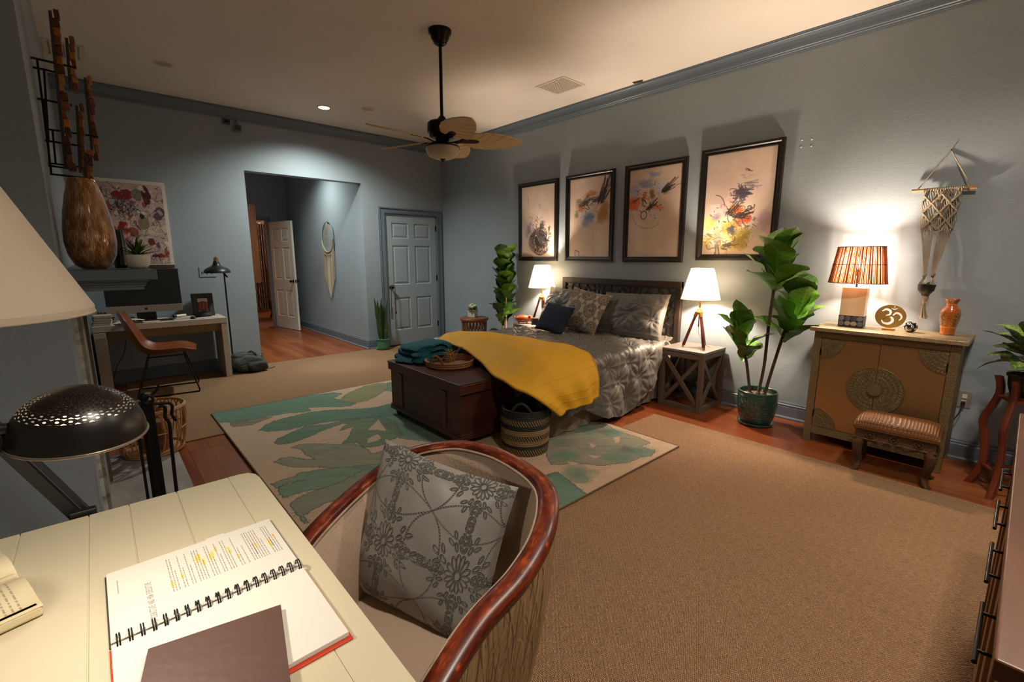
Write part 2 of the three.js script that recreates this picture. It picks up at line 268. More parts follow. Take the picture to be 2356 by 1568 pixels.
function vent(label, cx, cz, w, d, n, m) {
  const t = thing('ceiling_vent', label, 'vent', [cx, CEIL, cz]);
  part(t, 'plate', bb(-w / 2, w / 2, -0.006, 0, -d / 2, d / 2, 0.002), M.cream);
  const h = []; for (let i = 0; i < n; i++) for (let j = 0; j < m; j++) h.push(cyl(0.0075, 0.0075, 0.001, (i + 0.5) / n * w * 0.88 - w * 0.44, -0.0068, (j + 0.5) / m * d * 0.88 - d * 0.44, 6));
  part(t, 'perforation', h, M.dark);
}
vent('perforated ceiling vent above the bed', -0.603, 3.137, 0.34, 0.39, 13, 13);
vent('slotted ceiling vent behind the wooden wall sculpture', -4.36, 0.86, 0.26, 0.4, 5, 12);
single('ceiling_patch', 'dark torn hole in the ceiling beside the crown moulding', 'ceiling damage', [poly([[-0.03, -0.05], [0.02, -0.06], [0.035, 0.03], [-0.01, 0.055]], 0.004)].map((g) => { g.rotateX(Math.PI / 2); return g; }), mat(0x3a2a1c, { roughness: 0.95 }), [-0.11, CEIL, 3.74]);
// ---------------------------------------------------------------- carpets
{
  const N = 768, H = new Float32Array(N * N), lat = (u, v) => { const a = u * 2, b = v * 2; const cell = (s) => { const x = a + s, y = b + s; return Math.abs(x - Math.round(x)) + Math.abs(y - Math.round(y)); }; return Math.min(cell(0), cell(0.5)); };
  const f = (u, v) => { const d = lat(u, v); const ring = Math.cos(d * Math.PI * 4 * 2); const lx = u * 22, ly = v * 22, row = Math.floor(ly); const o = row % 2 ? 0.5 : 0; const a = lx + o - Math.floor(lx + o) - 0.5, b = ly - row - 0.5; const loop = Math.sqrt(Math.max(0, 1 - (a * a * 3.2 + b * b * 3.6))); return loop * (0.72 + 0.28 * ring) * (0.85 + 0.3 * hash(Math.floor(lx + o) % 22, row, 3)); };
  const bump = tex(N, N, (u, v) => f(u, v), false);
  const col = tex(N, N, (u, v) => { const h = f(u, v), n = fbm(u, v, 12, 12, 91, 3), w = hash(Math.floor(u * 44), Math.floor(v * 44), 8); return mix3(rgb(0x84603f), rgb(0xcc9f78), clamp(0.05 + h * 0.95 + (n - 0.5) * 0.35 + (w - 0.5) * 0.12)); });
  const k = 1 / 0.15, m = mat(0xffffff, { roughness: 0.95, map: rep(col, k, k), bumpMap: rep(bump, k, k), bumpScale: 0.01 }); m.map.anisotropy = 8;
  const bind = mat(0x7d5e3c, { roughness: 0.9 });
  const carpet = (label, x0, x1, z0, z1) => { const t = thing('sisal_carpet', label, 'carpet'); part(t, 'pile', bb(x0, x1, 0.0002, 0.01, z0, z1, 0.003), m); part(t, 'bound_edge', [bb(x0 - 0.006, x0, 0.0002, 0.009, z0, z1, 0.002), bb(x1, x1 + 0.006, 0.0002, 0.009, z0, z1, 0.002), bb(x0, x1, 0.0002, 0.009, z0 - 0.006, z0, 0.002), bb(x0, x1, 0.0002, 0.009, z1, z1 + 0.006, 0.002)], bind); };
  carpet('tan diamond-weave carpet in the foreground beside the tub chair', -3.55, -0.785, 4.53, 8.4);
  carpet('tan diamond-weave carpet in front of the hallway and computer desk', -4.27, -0.8, 0.06, 2.5);
}
// ---------------------------------------------------------------- leaf-print rug
{
  const t = ctex(1024, 1312, (c, w, h) => {
    c.fillStyle = '#a98f77'; c.fillRect(0, 0, w, h);
    const PX = (q) => [q[0] / 1000 * w, q[1] / 1000 * h];
    const rugged = (pts, jit) => { const o = []; for (let i = 0; i < pts.length; i++) { const A = PX(pts[i]), B = PX(pts[(i + 1) % pts.length]), n = Math.max(2, Math.round(Math.hypot(B[0] - A[0], B[1] - A[1]) / 7)); for (let k = 0; k < n; k++) o.push([lerp(A[0], B[0], k / n) + rr(-jit, jit), lerp(A[1], B[1], k / n) + rr(-jit, jit)]); } return o; };
    const wash = (x0, y0, x1, y1, cols, n, a, dir) => { for (let i = 0; i < n; i++) { c.globalAlpha = a * rr(0.4, 1); c.strokeStyle = cols[Math.floor(rnd() * cols.length)]; c.lineWidth = rr(4, 16); const x = rr(x0, x1), y = rr(y0, y1), l = rr(30, 130), q = dir + rr(-0.25, 0.25); c.beginPath(); c.moveTo(x, y); c.lineTo(x + Math.cos(q) * l, y + Math.sin(q) * l); c.stroke(); } };
    const shape = (pts, base, cols, dir = 0.5, n = 130, a = 0.22) => { const P = rugged(pts, 3.2), xs = P.map((q) => q[0]), ys = P.map((q) => q[1]); c.save(); c.beginPath(); for (const q of P) c.lineTo(...q); c.closePath(); c.globalAlpha = 0.92; c.fillStyle = base; c.fill(); c.clip(); wash(Math.min(...xs) - 40, Math.min(...ys) - 40, Math.max(...xs), Math.max(...ys), cols, n, a, dir); c.restore(); c.beginPath(); for (const q of P) c.lineTo(...q); c.closePath(); c.globalAlpha = 0.75; c.strokeStyle = '#3d4a3e'; c.lineWidth = 3; c.stroke(); for (const q of P) if (rnd() > 0.4) { c.globalAlpha = 0.5; c.fillStyle = '#4a4034'; c.fillRect(q[0] + rr(-8, 8), q[1] + rr(-8, 8), rr(2, 5), rr(2, 4)); } };
    const GR = ['#4a6b58', '#41604f', '#587560', '#565c48', '#3c5648'], GB = ['#6b6a55', '#566b59', '#857a66', '#4f5f4e', '#7d735f'];
    // hidden middle of the rug goes on in the same leaf print
    shape([[420, 330], [620, 260], [760, 330], [700, 480], [860, 560], [760, 640], [600, 560], [480, 620], [400, 520]], '#566f5e', GB, 0.4); shape([[280, 620], [420, 600], [560, 700], [520, 820], [380, 900], [200, 860], [120, 760], [240, 720]], '#857c69', [...GB, '#8f8672', '#968b76'], 0.5); shape([[560, 40], [760, 20], [980, 120], [960, 300], [800, 240], [640, 160]], '#4e6a59', GR, 0.6); shape([[300, 960], [420, 880], [600, 900], [560, 1010], [360, 1010]], '#4e6a59', GR, 0.6); shape([[700, 640], [900, 560], [1000, 640], [960, 720], [760, 720]], '#566b59', GR, 0.3);
    shape([[-6, -1], [29, -5], [97, -1], [226, -1], [341, 0], [434, 20], [457, 51], [404, 80], [447, 178], [414, 194], [380, 183], [341, 156], [282, 121], [279, 162], [249, 158], [211, 138], [153, 132], [88, 135], [29, 115], [0, 95], [-1, 47]], '#4b6a58', GR, 0.35, 200); shape([[27, 119], [145, 137], [155, 144], [79, 175], [27, 158]], '#6f6250', ['#5c4f40', '#85745f', '#4f4a3c'], 0.3, 60);
    shape([[83, 231], [111, 202], [146, 181], [198, 174], [268, 171], [333, 187], [408, 227], [489, 258], [534, 251], [560, 330], [467, 349], [375, 318], [285, 287], [210, 276], [153, 275], [105, 255]], '#476554', GR, 0.55, 170); shape([[91, 345], [113, 319], [155, 303], [209, 279], [278, 303], [367, 301], [383, 344], [314, 327], [255, 336], [194, 358], [152, 371], [117, 371], [98, 362]], '#4b6451', [...GR, '#5f5744'], 0.4, 110);
    shape([[280, 372], [311, 345], [370, 315], [440, 333], [460, 400], [420, 500], [325, 530], [282, 517], [283, 470], [246, 476], [243, 458], [278, 433], [330, 368], [314, 367]], '#55664f', [...GB, '#5f5744'], 0.9, 110);
    shape([[120, 401], [143, 393], [181, 415], [243, 463], [270, 461], [282, 517], [283, 562], [365, 559], [430, 640], [334, 640], [264, 628], [210, 612], [162, 573], [148, 563], [113, 533], [83, 512], [64, 486], [52, 458], [73, 448], [99, 456], [122, 486], [142, 503], [136, 467], [139, 433]], '#767262', [...GB, '#8f8672'], 0.9, 150, 0.3);
    shape([[9, 561], [68, 556], [81, 548], [139, 564], [194, 589], [264, 618], [330, 660], [160, 654], [90, 644], [57, 636], [11, 634], [15, 589], [34, 583], [82, 589], [78, 587], [44, 580], [14, 586]], '#5f7663', [...GR, ...GB], 0.8, 110); shape([[12, 668], [39, 653], [79, 646], [139, 645], [217, 624], [300, 650], [240, 700], [108, 706], [75, 707], [50, 712], [17, 724], [22, 747], [14, 746], [13, 717]], '#6f7161', [...GB, '#8a806c'], 0.6, 90); shape([[20, 790], [120, 740], [240, 740], [180, 800], [60, 850], [10, 860]], '#566b59', GR, 0.6, 60);
    shape([[407, 116], [478, 58], [575, 13], [644, 9], [671, 36], [629, 100], [526, 164], [484, 177], [438, 172]], '#6d6d4c', ['#5f6a48', '#7a7454', '#60584a'], 0.7, 90);
    shape([[763, 755], [854, 747], [928, 760], [978, 782], [981, 810], [964, 848], [970, 910], [958, 945], [911, 943], [917, 978], [879, 989], [847, 975], [790, 972], [719, 944], [675, 901], [616, 868], [674, 809]], '#777565', [...GB, '#4b6a58', '#8a8272'], 0.8, 160, 0.3);
    for (const [x, y, r, col] of [[900, 780, 60, '#466455'], [940, 850, 44, '#42655a'], [880, 955, 50, '#42655a'], [800, 940, 46, '#4b6a58'], [859, 928, 30, '#5a4f44'], [935, 816, 34, '#565546'], [750, 811, 46, '#5f6455'], [690, 860, 40, '#54705e'], [640, 930, 60, '#486656']]) for (let k = 0; k < 16; k++) { c.globalAlpha = 0.16; c.fillStyle = col; c.beginPath(); c.ellipse(x / 1000 * w + rr(-r, r) * 0.6, y / 1000 * h + rr(-r, r) * 0.6, r * rr(0.3, 0.8), r * rr(0.2, 0.6), rr(0, 3), 0, 7); c.fill(); }
    for (const P of [[[325, 466], [362, 456], [356, 487], [333, 496], [305, 494]], [[353, 413], [426, 359], [396, 452], [375, 428]], [[908, 867], [933, 873], [886, 895], [877, 889]], [[744, 886], [764, 914], [740, 910]], [[817, 847], [819, 869], [792, 871]], [[669, 879], [683, 906], [653, 898]], [[700, 960], [740, 990], [690, 985]]]) { c.globalAlpha = 0.95; c.fillStyle = '#ab9179'; c.beginPath(); for (const q of rugged(P, 2)) c.lineTo(...q); c.fill(); }
    for (let i = 0; i < 500; i++) { c.globalAlpha = 0.05; c.fillStyle = i % 2 ? '#c4ad94' : '#6d5f50'; c.beginPath(); c.ellipse(rnd() * w, rnd() * h, rr(10, 60), rr(4, 16), 0.3, 0, 7); c.fill(); }
    c.globalAlpha = 1; const im = c.getImageData(0, 0, w, h), d = im.data; for (let i = 0; i < d.length; i += 4) { const q = (rnd() - 0.5) * 26; d[i] += q; d[i + 1] += q; d[i + 2] += q; } c.putImageData(im, 0, 0);
  });
  t.wrapS = t.wrapT = THREE.ClampToEdgeWrapping; t.anisotropy = 8;
  const g = thing('area_rug', 'tan area rug printed with green watercolour leaves under the dark chest', 'rug', [-2.5385, 0.0105, 3.49]);
  const top = new THREE.PlaneGeometry(2.436, 3.12, 1, 1); top.rotateX(-Math.PI / 2); top.translate(0, 0.0088, 0);
  part(g, 'printed_pile', top, mat(0xffffff, { map: t, roughness: 0.95, bumpMap: rep(stipple, 12, 14), bumpScale: 0.0015 }));
  part(g, 'backing', bb(-1.221, 1.221, 0, 0.0085, -1.563, 1.563, 0.002), mat(0x6b5238, { roughness: 0.95 }));
  part(g, 'bound_edge', [[-1.221, 0], [1.221, 0]].map(([x]) => bb(x - 0.005, x + 0.005, 0.001, 0.0105, -1.566, 1.566, 0.003)).concat([-1.563, 1.563].map((z) => bb(-1.226, 1.226, 0.001, 0.0105, z - 0.005, z + 0.005, 0.003))), mat(0x5d4630, { roughness: 0.9 }));
}
// ---------------------------------------------------------------- bed
const walnut = mat(0xffffff, { map: woodTex(0x38291f, 0x241913, 101, 0.35), roughness: 0.45 });
const greyWood = mat(0xffffff, { map: rep(woodTex(0x6a5747, 0x4f4137, 107, 0.4), 1.5, 1.5), roughness: 0.6 });
const greyTop = mat(0xffffff, { map: rep(woodTex(0x7f7772, 0x6b6460, 109, 0.4), 1.5, 1.5), roughness: 0.42 });
{
  const b = thing('bed', 'queen bed with dark carved lattice headboard against the right wall', 'bed', [0, 0, 0]);
  const z0 = 2.76, z1 = 4.33, yT = 1.152;
  const hb = part(b, 'headboard', [bb(-0.085, -0.035, 0.02, yT, z0, z0 + 0.055, 0.004), bb(-0.085, -0.035, 0.02, yT, z1 - 0.055, z1, 0.004), bb(-0.087, -0.033, yT - 0.06, yT + 0.002, z0, z1, 0.004), bb(-0.08, -0.04, 0.36, 0.6, z0 + 0.055, z1 - 0.055)], walnut, 'dark wooden headboard frame');
  // pierced lattice: cells of a rosette pattern cut through a panel
  const X0 = z0 + 0.055, X1 = z1 - 0.055, Y0 = 0.6, Y1 = yT - 0.06, seeds = [];
  for (const cx of [X0 + 0.02, X0 + 0.49, X0 + 0.97, X1 - 0.02]) { const cy = (Y0 + Y1) / 2 + 0.07; seeds.push([cx, cy]); for (let i = 0; i < 8; i++) { const a = (i + 0.5) / 8 * Math.PI * 2; seeds.push([cx + 0.085 * Math.cos(a), cy + 0.085 * Math.sin(a)]); } for (let i = 0; i < 14; i++) { const a = i / 14 * Math.PI * 2; seeds.push([cx + 0.17 * Math.cos(a), cy + 0.17 * Math.sin(a)]); } for (let i = 0; i < 18; i++) { const a = (i + 0.5) / 18 * Math.PI * 2; seeds.push([cx + 0.26 * Math.cos(a), cy + 0.26 * Math.sin(a)]); } }
  const S = []; for (const s of seeds) if (s[0] > X0 && s[0] < X1 && s[1] > Y0 && s[1] < Y1 && !S.some((q) => Math.hypot(q[0] - s[0], q[1] - s[1]) < 0.05)) S.push(s);
  const clipHalf = (P, nx, ny, d) => { const R = []; for (let i = 0; i < P.length; i++) { const A = P[i], B = P[(i + 1) % P.length], a = A[0] * nx + A[1] * ny - d, e = B[0] * nx + B[1] * ny - d; if (a <= 0) R.push(A); if ((a < 0) !== (e < 0)) { const t = a / (a - e); R.push([lerp(A[0], B[0], t), lerp(A[1], B[1], t)]); } } return R; };
  const holes = [], hw = 0.0085;
  for (const s of S) { let P = [[X0 + 0.012, Y0 + 0.012], [X1 - 0.012, Y0 + 0.012], [X1 - 0.012, Y1 - 0.012], [X0 + 0.012, Y1 - 0.012]]; for (const q of S) if (q !== s) { const dx = q[0] - s[0], dy = q[1] - s[1], l = Math.hypot(dx, dy); if (l > 0.5) continue; const nx = dx / l, ny = dy / l; P = clipHalf(P, nx, ny, (s[0] + q[0]) / 2 * nx + (s[1] + q[1]) / 2 * ny - hw); if (P.length < 3) break; } if (P.length >= 3) { let A = 0; for (let i = 0; i < P.length; i++) { const q = P[(i + 1) % P.length]; A += P[i][0] * q[1] - q[0] * P[i][1]; } if (Math.abs(A) > 0.0007) holes.push(P); } }
  const lg = poly([[X0 - 0.004, Y0 - 0.004], [X1 + 0.004, Y0 - 0.004], [X1 + 0.004, Y1 + 0.004], [X0 - 0.004, Y1 + 0.004]], 0.022, 0, holes); lg.rotateY(-Math.PI / 2); lg.translate(-0.05, 0, 0);
  part(hb, 'lattice', uvm(lg), walnut);
  part(b, 'mattress', bb(-1.95, -0.09, 0.34, 0.56, 2.8, 4.29, 0.06), M.cream);
  part(b, 'box_base', bb(-1.94, -0.09, 0.12, 0.34, 2.81, 4.28, 0.02), mat(0x57493d, { roughness: 0.9 }));
  for (const [x, z] of [[-1.88, 2.88], [-1.88, 4.2], [-0.2, 2.88], [-0.2, 4.2]]) part(b, 'leg', cyl(0.022, 0.028, x < -1 ? 0.105 : 0.125, x, x < -1 ? 0.0205 : 0, z, 14), M.black);
  // dust skirt with soft folds
  const sk = surf(150, 8, (u, v) => { const L = 1.81 + 1.47, s = u * L; const f = 0.012 * Math.sin(s * 34) * v + 0.008 * Math.sin(s * 13 + 1) * v; const y = lerp(0.36, 0.026, v); return s < 1.81 ? [-0.14 - s, y, 4.3 + f + 0.02 * v, s, v * 0.35] : [-1.95 - f - 0.01 * v, y, 4.3 - (s - 1.81), s, v * 0.35]; });
  part(b, 'bed_skirt', sk, mat(0x7c6a58, { roughness: 0.95, side: THREE.DoubleSide }), 'taupe dust skirt');
}
// velvet: dark grey with a pale nap at grazing angles
const velvetBump = tex(256, 256, (u, v) => fbm(u, v, 20, 60, 131, 3), false);
const velvet = (c, s = 1) => phys(c, { roughness: 0.5, sheen: 1, sheenRoughness: 0.35, sheenColor: new THREE.Color(0x7d7872).multiplyScalar(s), bumpMap: rep(velvetBump, 3, 3), bumpScale: 0.0012, side: THREE.DoubleSide });
M.greyVelvet = velvet(0x5e5954);
const knots = (s, t, sp = 0.3) => {             // radial gathers round a diamond grid of stitched knots
  let d = 0; const i0 = Math.round(s / sp), j0 = Math.round(t / (sp * 0.5));
  for (let j = j0 - 2; j <= j0 + 2; j++) for (let i = i0 - 1; i <= i0 + 1; i++) {
    const o = j & 1 ? 0.5 : 0, cx = (i + o) * sp, cy = j * sp * 0.5, dx = s - cx, dy = t - cy, r = Math.hypot(dx, dy); if (r > 0.26) continue;
    const h = hash(i + 50, j + 50, 4), th = Math.atan2(dy, dx), n = 10 + Math.floor(h * 3);
    d += (0.011 * (1 - 2 * Math.pow(Math.abs(Math.sin((n * th + h * 6) / 2)), 0.7)) * sstep(0.0, 0.035, r)) * Math.exp(-r / 0.1) * (1 - sstep(0.16, 0.26, r)) - 0.022 * Math.exp(-(r * r) / 0.003) + 0.01 * Math.exp(-(r * r) / 0.00015);
  }
  return d;
};
const bedTop = 0.6;
// a cloth laid over the bed: s runs from the head to the foot, t across the bed; returns the point and outward direction
function bedPoint(s, t, lift = 0, hang = 1) {
  const xh = -0.16, xf = -1.995, zf = 2.74, zn = 4.37, R = 0.07, half = (zn - zf) / 2, zc = (zf + zn) / 2;
  const fold = (q, lim) => { const over = q - (lim - R); if (over <= 0) return [q, 0, 0]; const arc = R * Math.PI / 2; if (over < arc) { const a = over / R; return [lim - R + R * Math.sin(a), R * (1 - Math.cos(a)), a]; } return [lim + (over - arc) * 0.06, R + (over - arc), Math.PI / 2]; };
  const a = Math.abs(t), [zz, dz, az] = fold(a, half), L = xh - xf, [xx, dx, ax] = fold(s, L);
  const drop = Math.max(dz, dx) + 0.25 * Math.min(dz, dx) * 0.4, sg = Math.sign(t) || 1;
  const n = V(-Math.sin(ax), Math.cos(Math.max(ax, az)), sg * Math.sin(az)).normalize();
  return [xh - xx + n.x * lift, bedTop - drop + n.y * lift - 0.012 * Math.pow(a / half, 2), zc + sg * zz + n.z * lift];
}
{
  const Ls = 2.3, Lt = 1.28;
  const hemS = (s, t) => { const tt = Math.sign(t) > 0 ? 1 : 1; return 1; };
  const g = surf(230, 280, (u, v) => { const s = u * Ls, t0 = (v * 2 - 1); const lim = t0 > 0 ? 1.3 - 0.44 * sstep(0.5, 0.2, s) - 0.1 * sstep(0.9, 0.5, s) - 0.16 * sstep(1.2, 1.5, s) + 0.03 * Math.sin(s * 9) : 1.22 - 0.38 * sstep(0.5, 0.2, s); const t = t0 * lim;
    const hang = Math.max(0, Math.abs(t) - 0.85); const w = 0.03 * Math.sin(s * 11 + 1.5) * sstep(0.05, 0.4, hang) + 0.014 * Math.sin(s * 27) * sstep(0.1, 0.4, hang) + 0.02 * Math.sin(t * 12) * sstep(1.95, 2.3, s);
    const k = knots(s + 0.06, t + 0.02); const puff = 0.007 * Math.sin(s * 7 + t * 5) + 0.004 * Math.sin(s * 13 - t * 9) ; const p = bedPoint(s, t, 0.028 + k + w + puff); p[1] = Math.max(0.02, p[1]); return [p[0], p[1], p[2], s, t]; });
  single('comforter', 'dark grey velvet comforter with gathered knots spread over the bed', 'comforter', g, M.greyVelvet);
}
{ // mustard quilt across the foot
  const qb = tex(256, 256, (u, v) => { const w = v + 0.012 * Math.sin(u * 6.28 * 2) + 0.02 * (fbm(u, v, 4, 4, 141, 3) - 0.5); const q = Math.abs(((w * 9) % 1) - 0.5) * 2; return clamp(0.9 - 0.9 * Math.pow(q, 14) + 0.2 * (fbm(u, v, 18, 12, 143, 3) - 0.5)); }, false);
  const qm = phys(0xcc9606, { roughness: 0.75, sheen: 0.35, sheenRoughness: 0.5, sheenColor: new THREE.Color(0xd8a520), bumpMap: rep(qb, 0.9, 0.9), bumpScale: 0.0035, side: THREE.DoubleSide });
  const q = thing('quilt', 'mustard yellow quilt draped across the foot of the bed', 'blanket');
  const row = (a) => new THREE.CatmullRomCurve3(a.map((k) => V(...k)), false, 'centripetal');
  const Lc = row([[-2.03, 0.63, 2.95], [-2.05, 0.615, 3.3], [-2.14, 0.585, 3.7], [-2.29, 0.555, 4.08], [-2.33, 0.53, 4.34], [-2.24, 0.44, 4.51], [-2.07, 0.3, 4.545]]), Rc = row([[-1.7, 0.66, 2.88], [-1.54, 0.672, 3.25], [-1.5, 0.672, 3.75], [-1.5, 0.668, 4.15], [-1.54, 0.63, 4.37], [-1.58, 0.5, 4.5], [-1.6, 0.34, 4.535]]);
  const P = (u, v, e = 0) => { const A = Lc.getPoint(v), B = Rc.getPoint(v), hang = sstep(0.68, 0.82, v), yq = lerp(A.y, B.y, lerp(sstep(0.0, 0.42, u), u, hang)); const wave = 0.007 * Math.sin(u * 9 + v * 7) + 0.006 * Math.sin(v * 34 + u * 4) * (1 - hang) + hang * (0.022 * Math.sin(u * 8 + 1 + v * 2) + 0.009 * Math.sin(u * 21)); return [lerp(A.x, B.x, u), yq + (wave * 0.7 + 0.01 * Math.sin(Math.PI * u)) * (1 - hang) + e * (1 - hang), lerp(A.z, B.z, u) + hang * (wave + e), u * 0.75, v * 2.1]; };
  part(q, 'top', surf(60, 160, (u, v) => P(u, v)), qm);
  part(q, 'underside', surf(30, 80, (u, v) => P(u, v, -0.016)), qm);
  const edge = []; for (let i = 0; i <= 40; i++) edge.push(P(0, i / 40, -0.008).slice(0, 3)); for (let i = 1; i <= 16; i++) edge.push(P(i / 16, 1, -0.008).slice(0, 3)); for (let i = 39; i >= 0; i--) edge.push(P(1, i / 40, -0.008).slice(0, 3)); for (let i = 15; i >= 1; i--) edge.push(P(i / 16, 0, -0.008).slice(0, 3));
  part(q, 'piping', tube(edge, 0.011, 300, 6, true), mat(0xb98508, { roughness: 0.8 }));
}
// pillows: local +z faces the foot of the bed (world -x)
function put(o, x, y, z, yaw, tilt, roll = 0) { o.position.set(x, y, z); o.rotation.set(0, 0, 0); const q = new THREE.Quaternion().setFromEuler(new THREE.Euler(0, -Math.PI / 2 + yaw, 0)).multiply(new THREE.Quaternion().setFromEuler(new THREE.Euler(-tilt, 0, roll))); o.quaternion.copy(q); return o; }
const sham = (dx, dy) => cushion(0.72, 0.5, 0.22, 64, 0.05, (x, y, s) => { const r = Math.hypot(x - dx, y - dy), th = Math.atan2(y - dy, x - dx); return 0.75 * knots(x + 0.03 + dx, y + 0.02 + dy, 0.3) + 0.012 * Math.cos(11 * th) * Math.exp(-r / 0.1) * sstep(0, 0.04, r) - 0.035 * Math.exp(-r * r / 0.0022); });
put(single('sham_pillow', 'dark grey gathered velvet pillow nearest the right tripod lamp', 'pillow', sham(0.02, 0.02), M.greyVelvet, [0, 0, 0], 0, 'velvet shams'), -0.375, 0.805, 3.97, 0.1, 0.42, 0.02);
put(single('sham_pillow', 'dark grey gathered velvet pillow nearest the left tripod lamp', 'pillow', sham(-0.03, 0.0), M.greyVelvet, [0, 0, 0], 0, 'velvet shams'), -0.33, 0.8, 3.03, -0.05, 0.42, -0.03);
{
  const t = ctex(768, 768, (c, w) => {
    c.fillStyle = '#a99988'; c.fillRect(0, 0, w, w); c.strokeStyle = '#2c2521'; c.lineCap = 'round';
    const ros = (x, y, R) => { for (const [k, lw] of [[1, 7], [0.86, 3], [0.55, 4]]) { c.lineWidth = lw + 2; c.beginPath(); c.arc(x, y, R * k, 0, 7); c.stroke(); } c.lineWidth = 4; for (let i = 0; i < 24; i++) { const a = i / 24 * 6.283; c.beginPath(); c.arc(x + Math.cos(a) * R * 0.72, y + Math.sin(a) * R * 0.72, R * 0.09, 0, 7); c.stroke(); } for (let i = 0; i < 10; i++) { const a = i / 10 * 6.283; c.save(); c.translate(x, y); c.rotate(a); c.beginPath(); c.ellipse(R * 0.32, 0, R * 0.19, R * 0.08, 0, 0, 7); c.stroke(); c.restore(); } c.fillStyle = '#37302c'; c.beginPath(); c.arc(x, y, R * 0.1, 0, 7); c.fill(); };
    const curl = (x, y, s, a) => { c.save(); c.translate(x, y); c.rotate(a); c.lineWidth = 5; c.beginPath(); for (let i = 0; i <= 30; i++) { const q = i / 30 * 9, r = s * (1 - i / 34); c.lineTo(Math.cos(q) * r, Math.sin(q) * r); } c.stroke(); c.restore(); };
    for (let i = 0; i < 3; i++) for (let j = 0; j < 3; j++) { const X = w * (0.18 + i * 0.36 + (j & 1 ? 0.18 : 0)), Y = w * (0.18 + j * 0.32); ros(X, Y, 104); for (let k = 0; k < 6; k++) curl(X + 138 * Math.cos(k * 1.047 + 0.5), Y + 138 * Math.sin(k * 1.047 + 0.5), 22, k); }
    for (let i = 0; i < 70; i++) { const x = rnd() * w, y = rnd() * w; c.fillStyle = '#6d6058'; c.save(); c.translate(x, y); c.rotate(rnd() * 3); c.lineWidth = 3; c.beginPath(); c.ellipse(0, 0, 26, 14, 0, 0, 7); c.stroke(); c.beginPath(); c.ellipse(0, 0, 13, 6, 0, 0, 7); c.fill(); c.restore(); }
  });
  put(single('throw_pillow', 'square beige pillow with brown medallion print leaning on the headboard', 'pillow', cushion(0.5, 0.47, 0.16, 24), mat(0xffffff, { map: t, roughness: 0.9, bumpMap: rep(stipple, 2, 2), bumpScale: 0.001 })), -0.565, 0.835, 3.5, 0.12, 0.5, -0.16);
  const rib = tex(128, 128, (u, v) => 0.5 + 0.5 * Math.cos(v * 6.283 * 32) * (0.7 + 0.3 * fbm(u, v, 10, 10, 9, 2)), false);
  put(single('throw_pillow', 'small navy blue ribbed pillow in front of the printed pillow', 'pillow', cushion(0.36, 0.34, 0.13, 24), phys(0x141f33, { roughness: 0.9, sheen: 0.4, sheenColor: new THREE.Color(0x33476b), bumpMap: rib, bumpScale: 0.004 })), -0.81, 0.755, 3.31, 0.2, 0.62, -0.14);
}
// ---------------------------------------------------------------- nightstands
function nightstand(label, x, z) {
  const t = thing('nightstand', label, 'nightstand', [x, 0, z], 0, 'nightstands beside the bed'), H = 0.56, hx = 0.2, hz = 0.19, L = 0.042;
  part(t, 'top', bx(0.44, 0.024, 0.43, 0, H - 0.012, 0, 0.005), greyTop);
  for (const sx of [-1, 1]) for (const sz of [-1, 1]) part(t, 'leg', bx(L, H - 0.024, L, sx * hx, (H - 0.024) / 2, sz * hz, 0.003), greyWood);
  for (const s of [-1, 1]) for (const y of [0.022, H - 0.05]) { part(t, 'rail', bx(hx * 2 - L, 0.044, 0.034, 0, y, s * hz), greyWood); part(t, 'rail', bx(0.034, 0.044, hz * 2 - L, s * hx, y, 0), greyWood); }
  for (const s of [-1, 1]) for (const k of [-1, 1]) { part(t, 'cross_brace', bar([-hx * k + 0.018 * k, 0.05, s * hz + k * 0.004], [hx * k - 0.018 * k, H - 0.075, s * hz + k * 0.004], 0.036, 0.018), greyWood); part(t, 'cross_brace', bar([s * hx + k * 0.004, 0.05, -hz * k + 0.018 * k], [s * hx + k * 0.004, H - 0.075, hz * k - 0.018 * k], 0.036, 0.018, [1, 0, 0]), greyWood); }
  return t;
}
nightstand('weathered grey nightstand with crossed sides under the right tripod lamp', -0.245, 4.577);
nightstand('weathered grey nightstand mostly hidden behind the bed under the left tripod lamp', -0.245, 2.482);
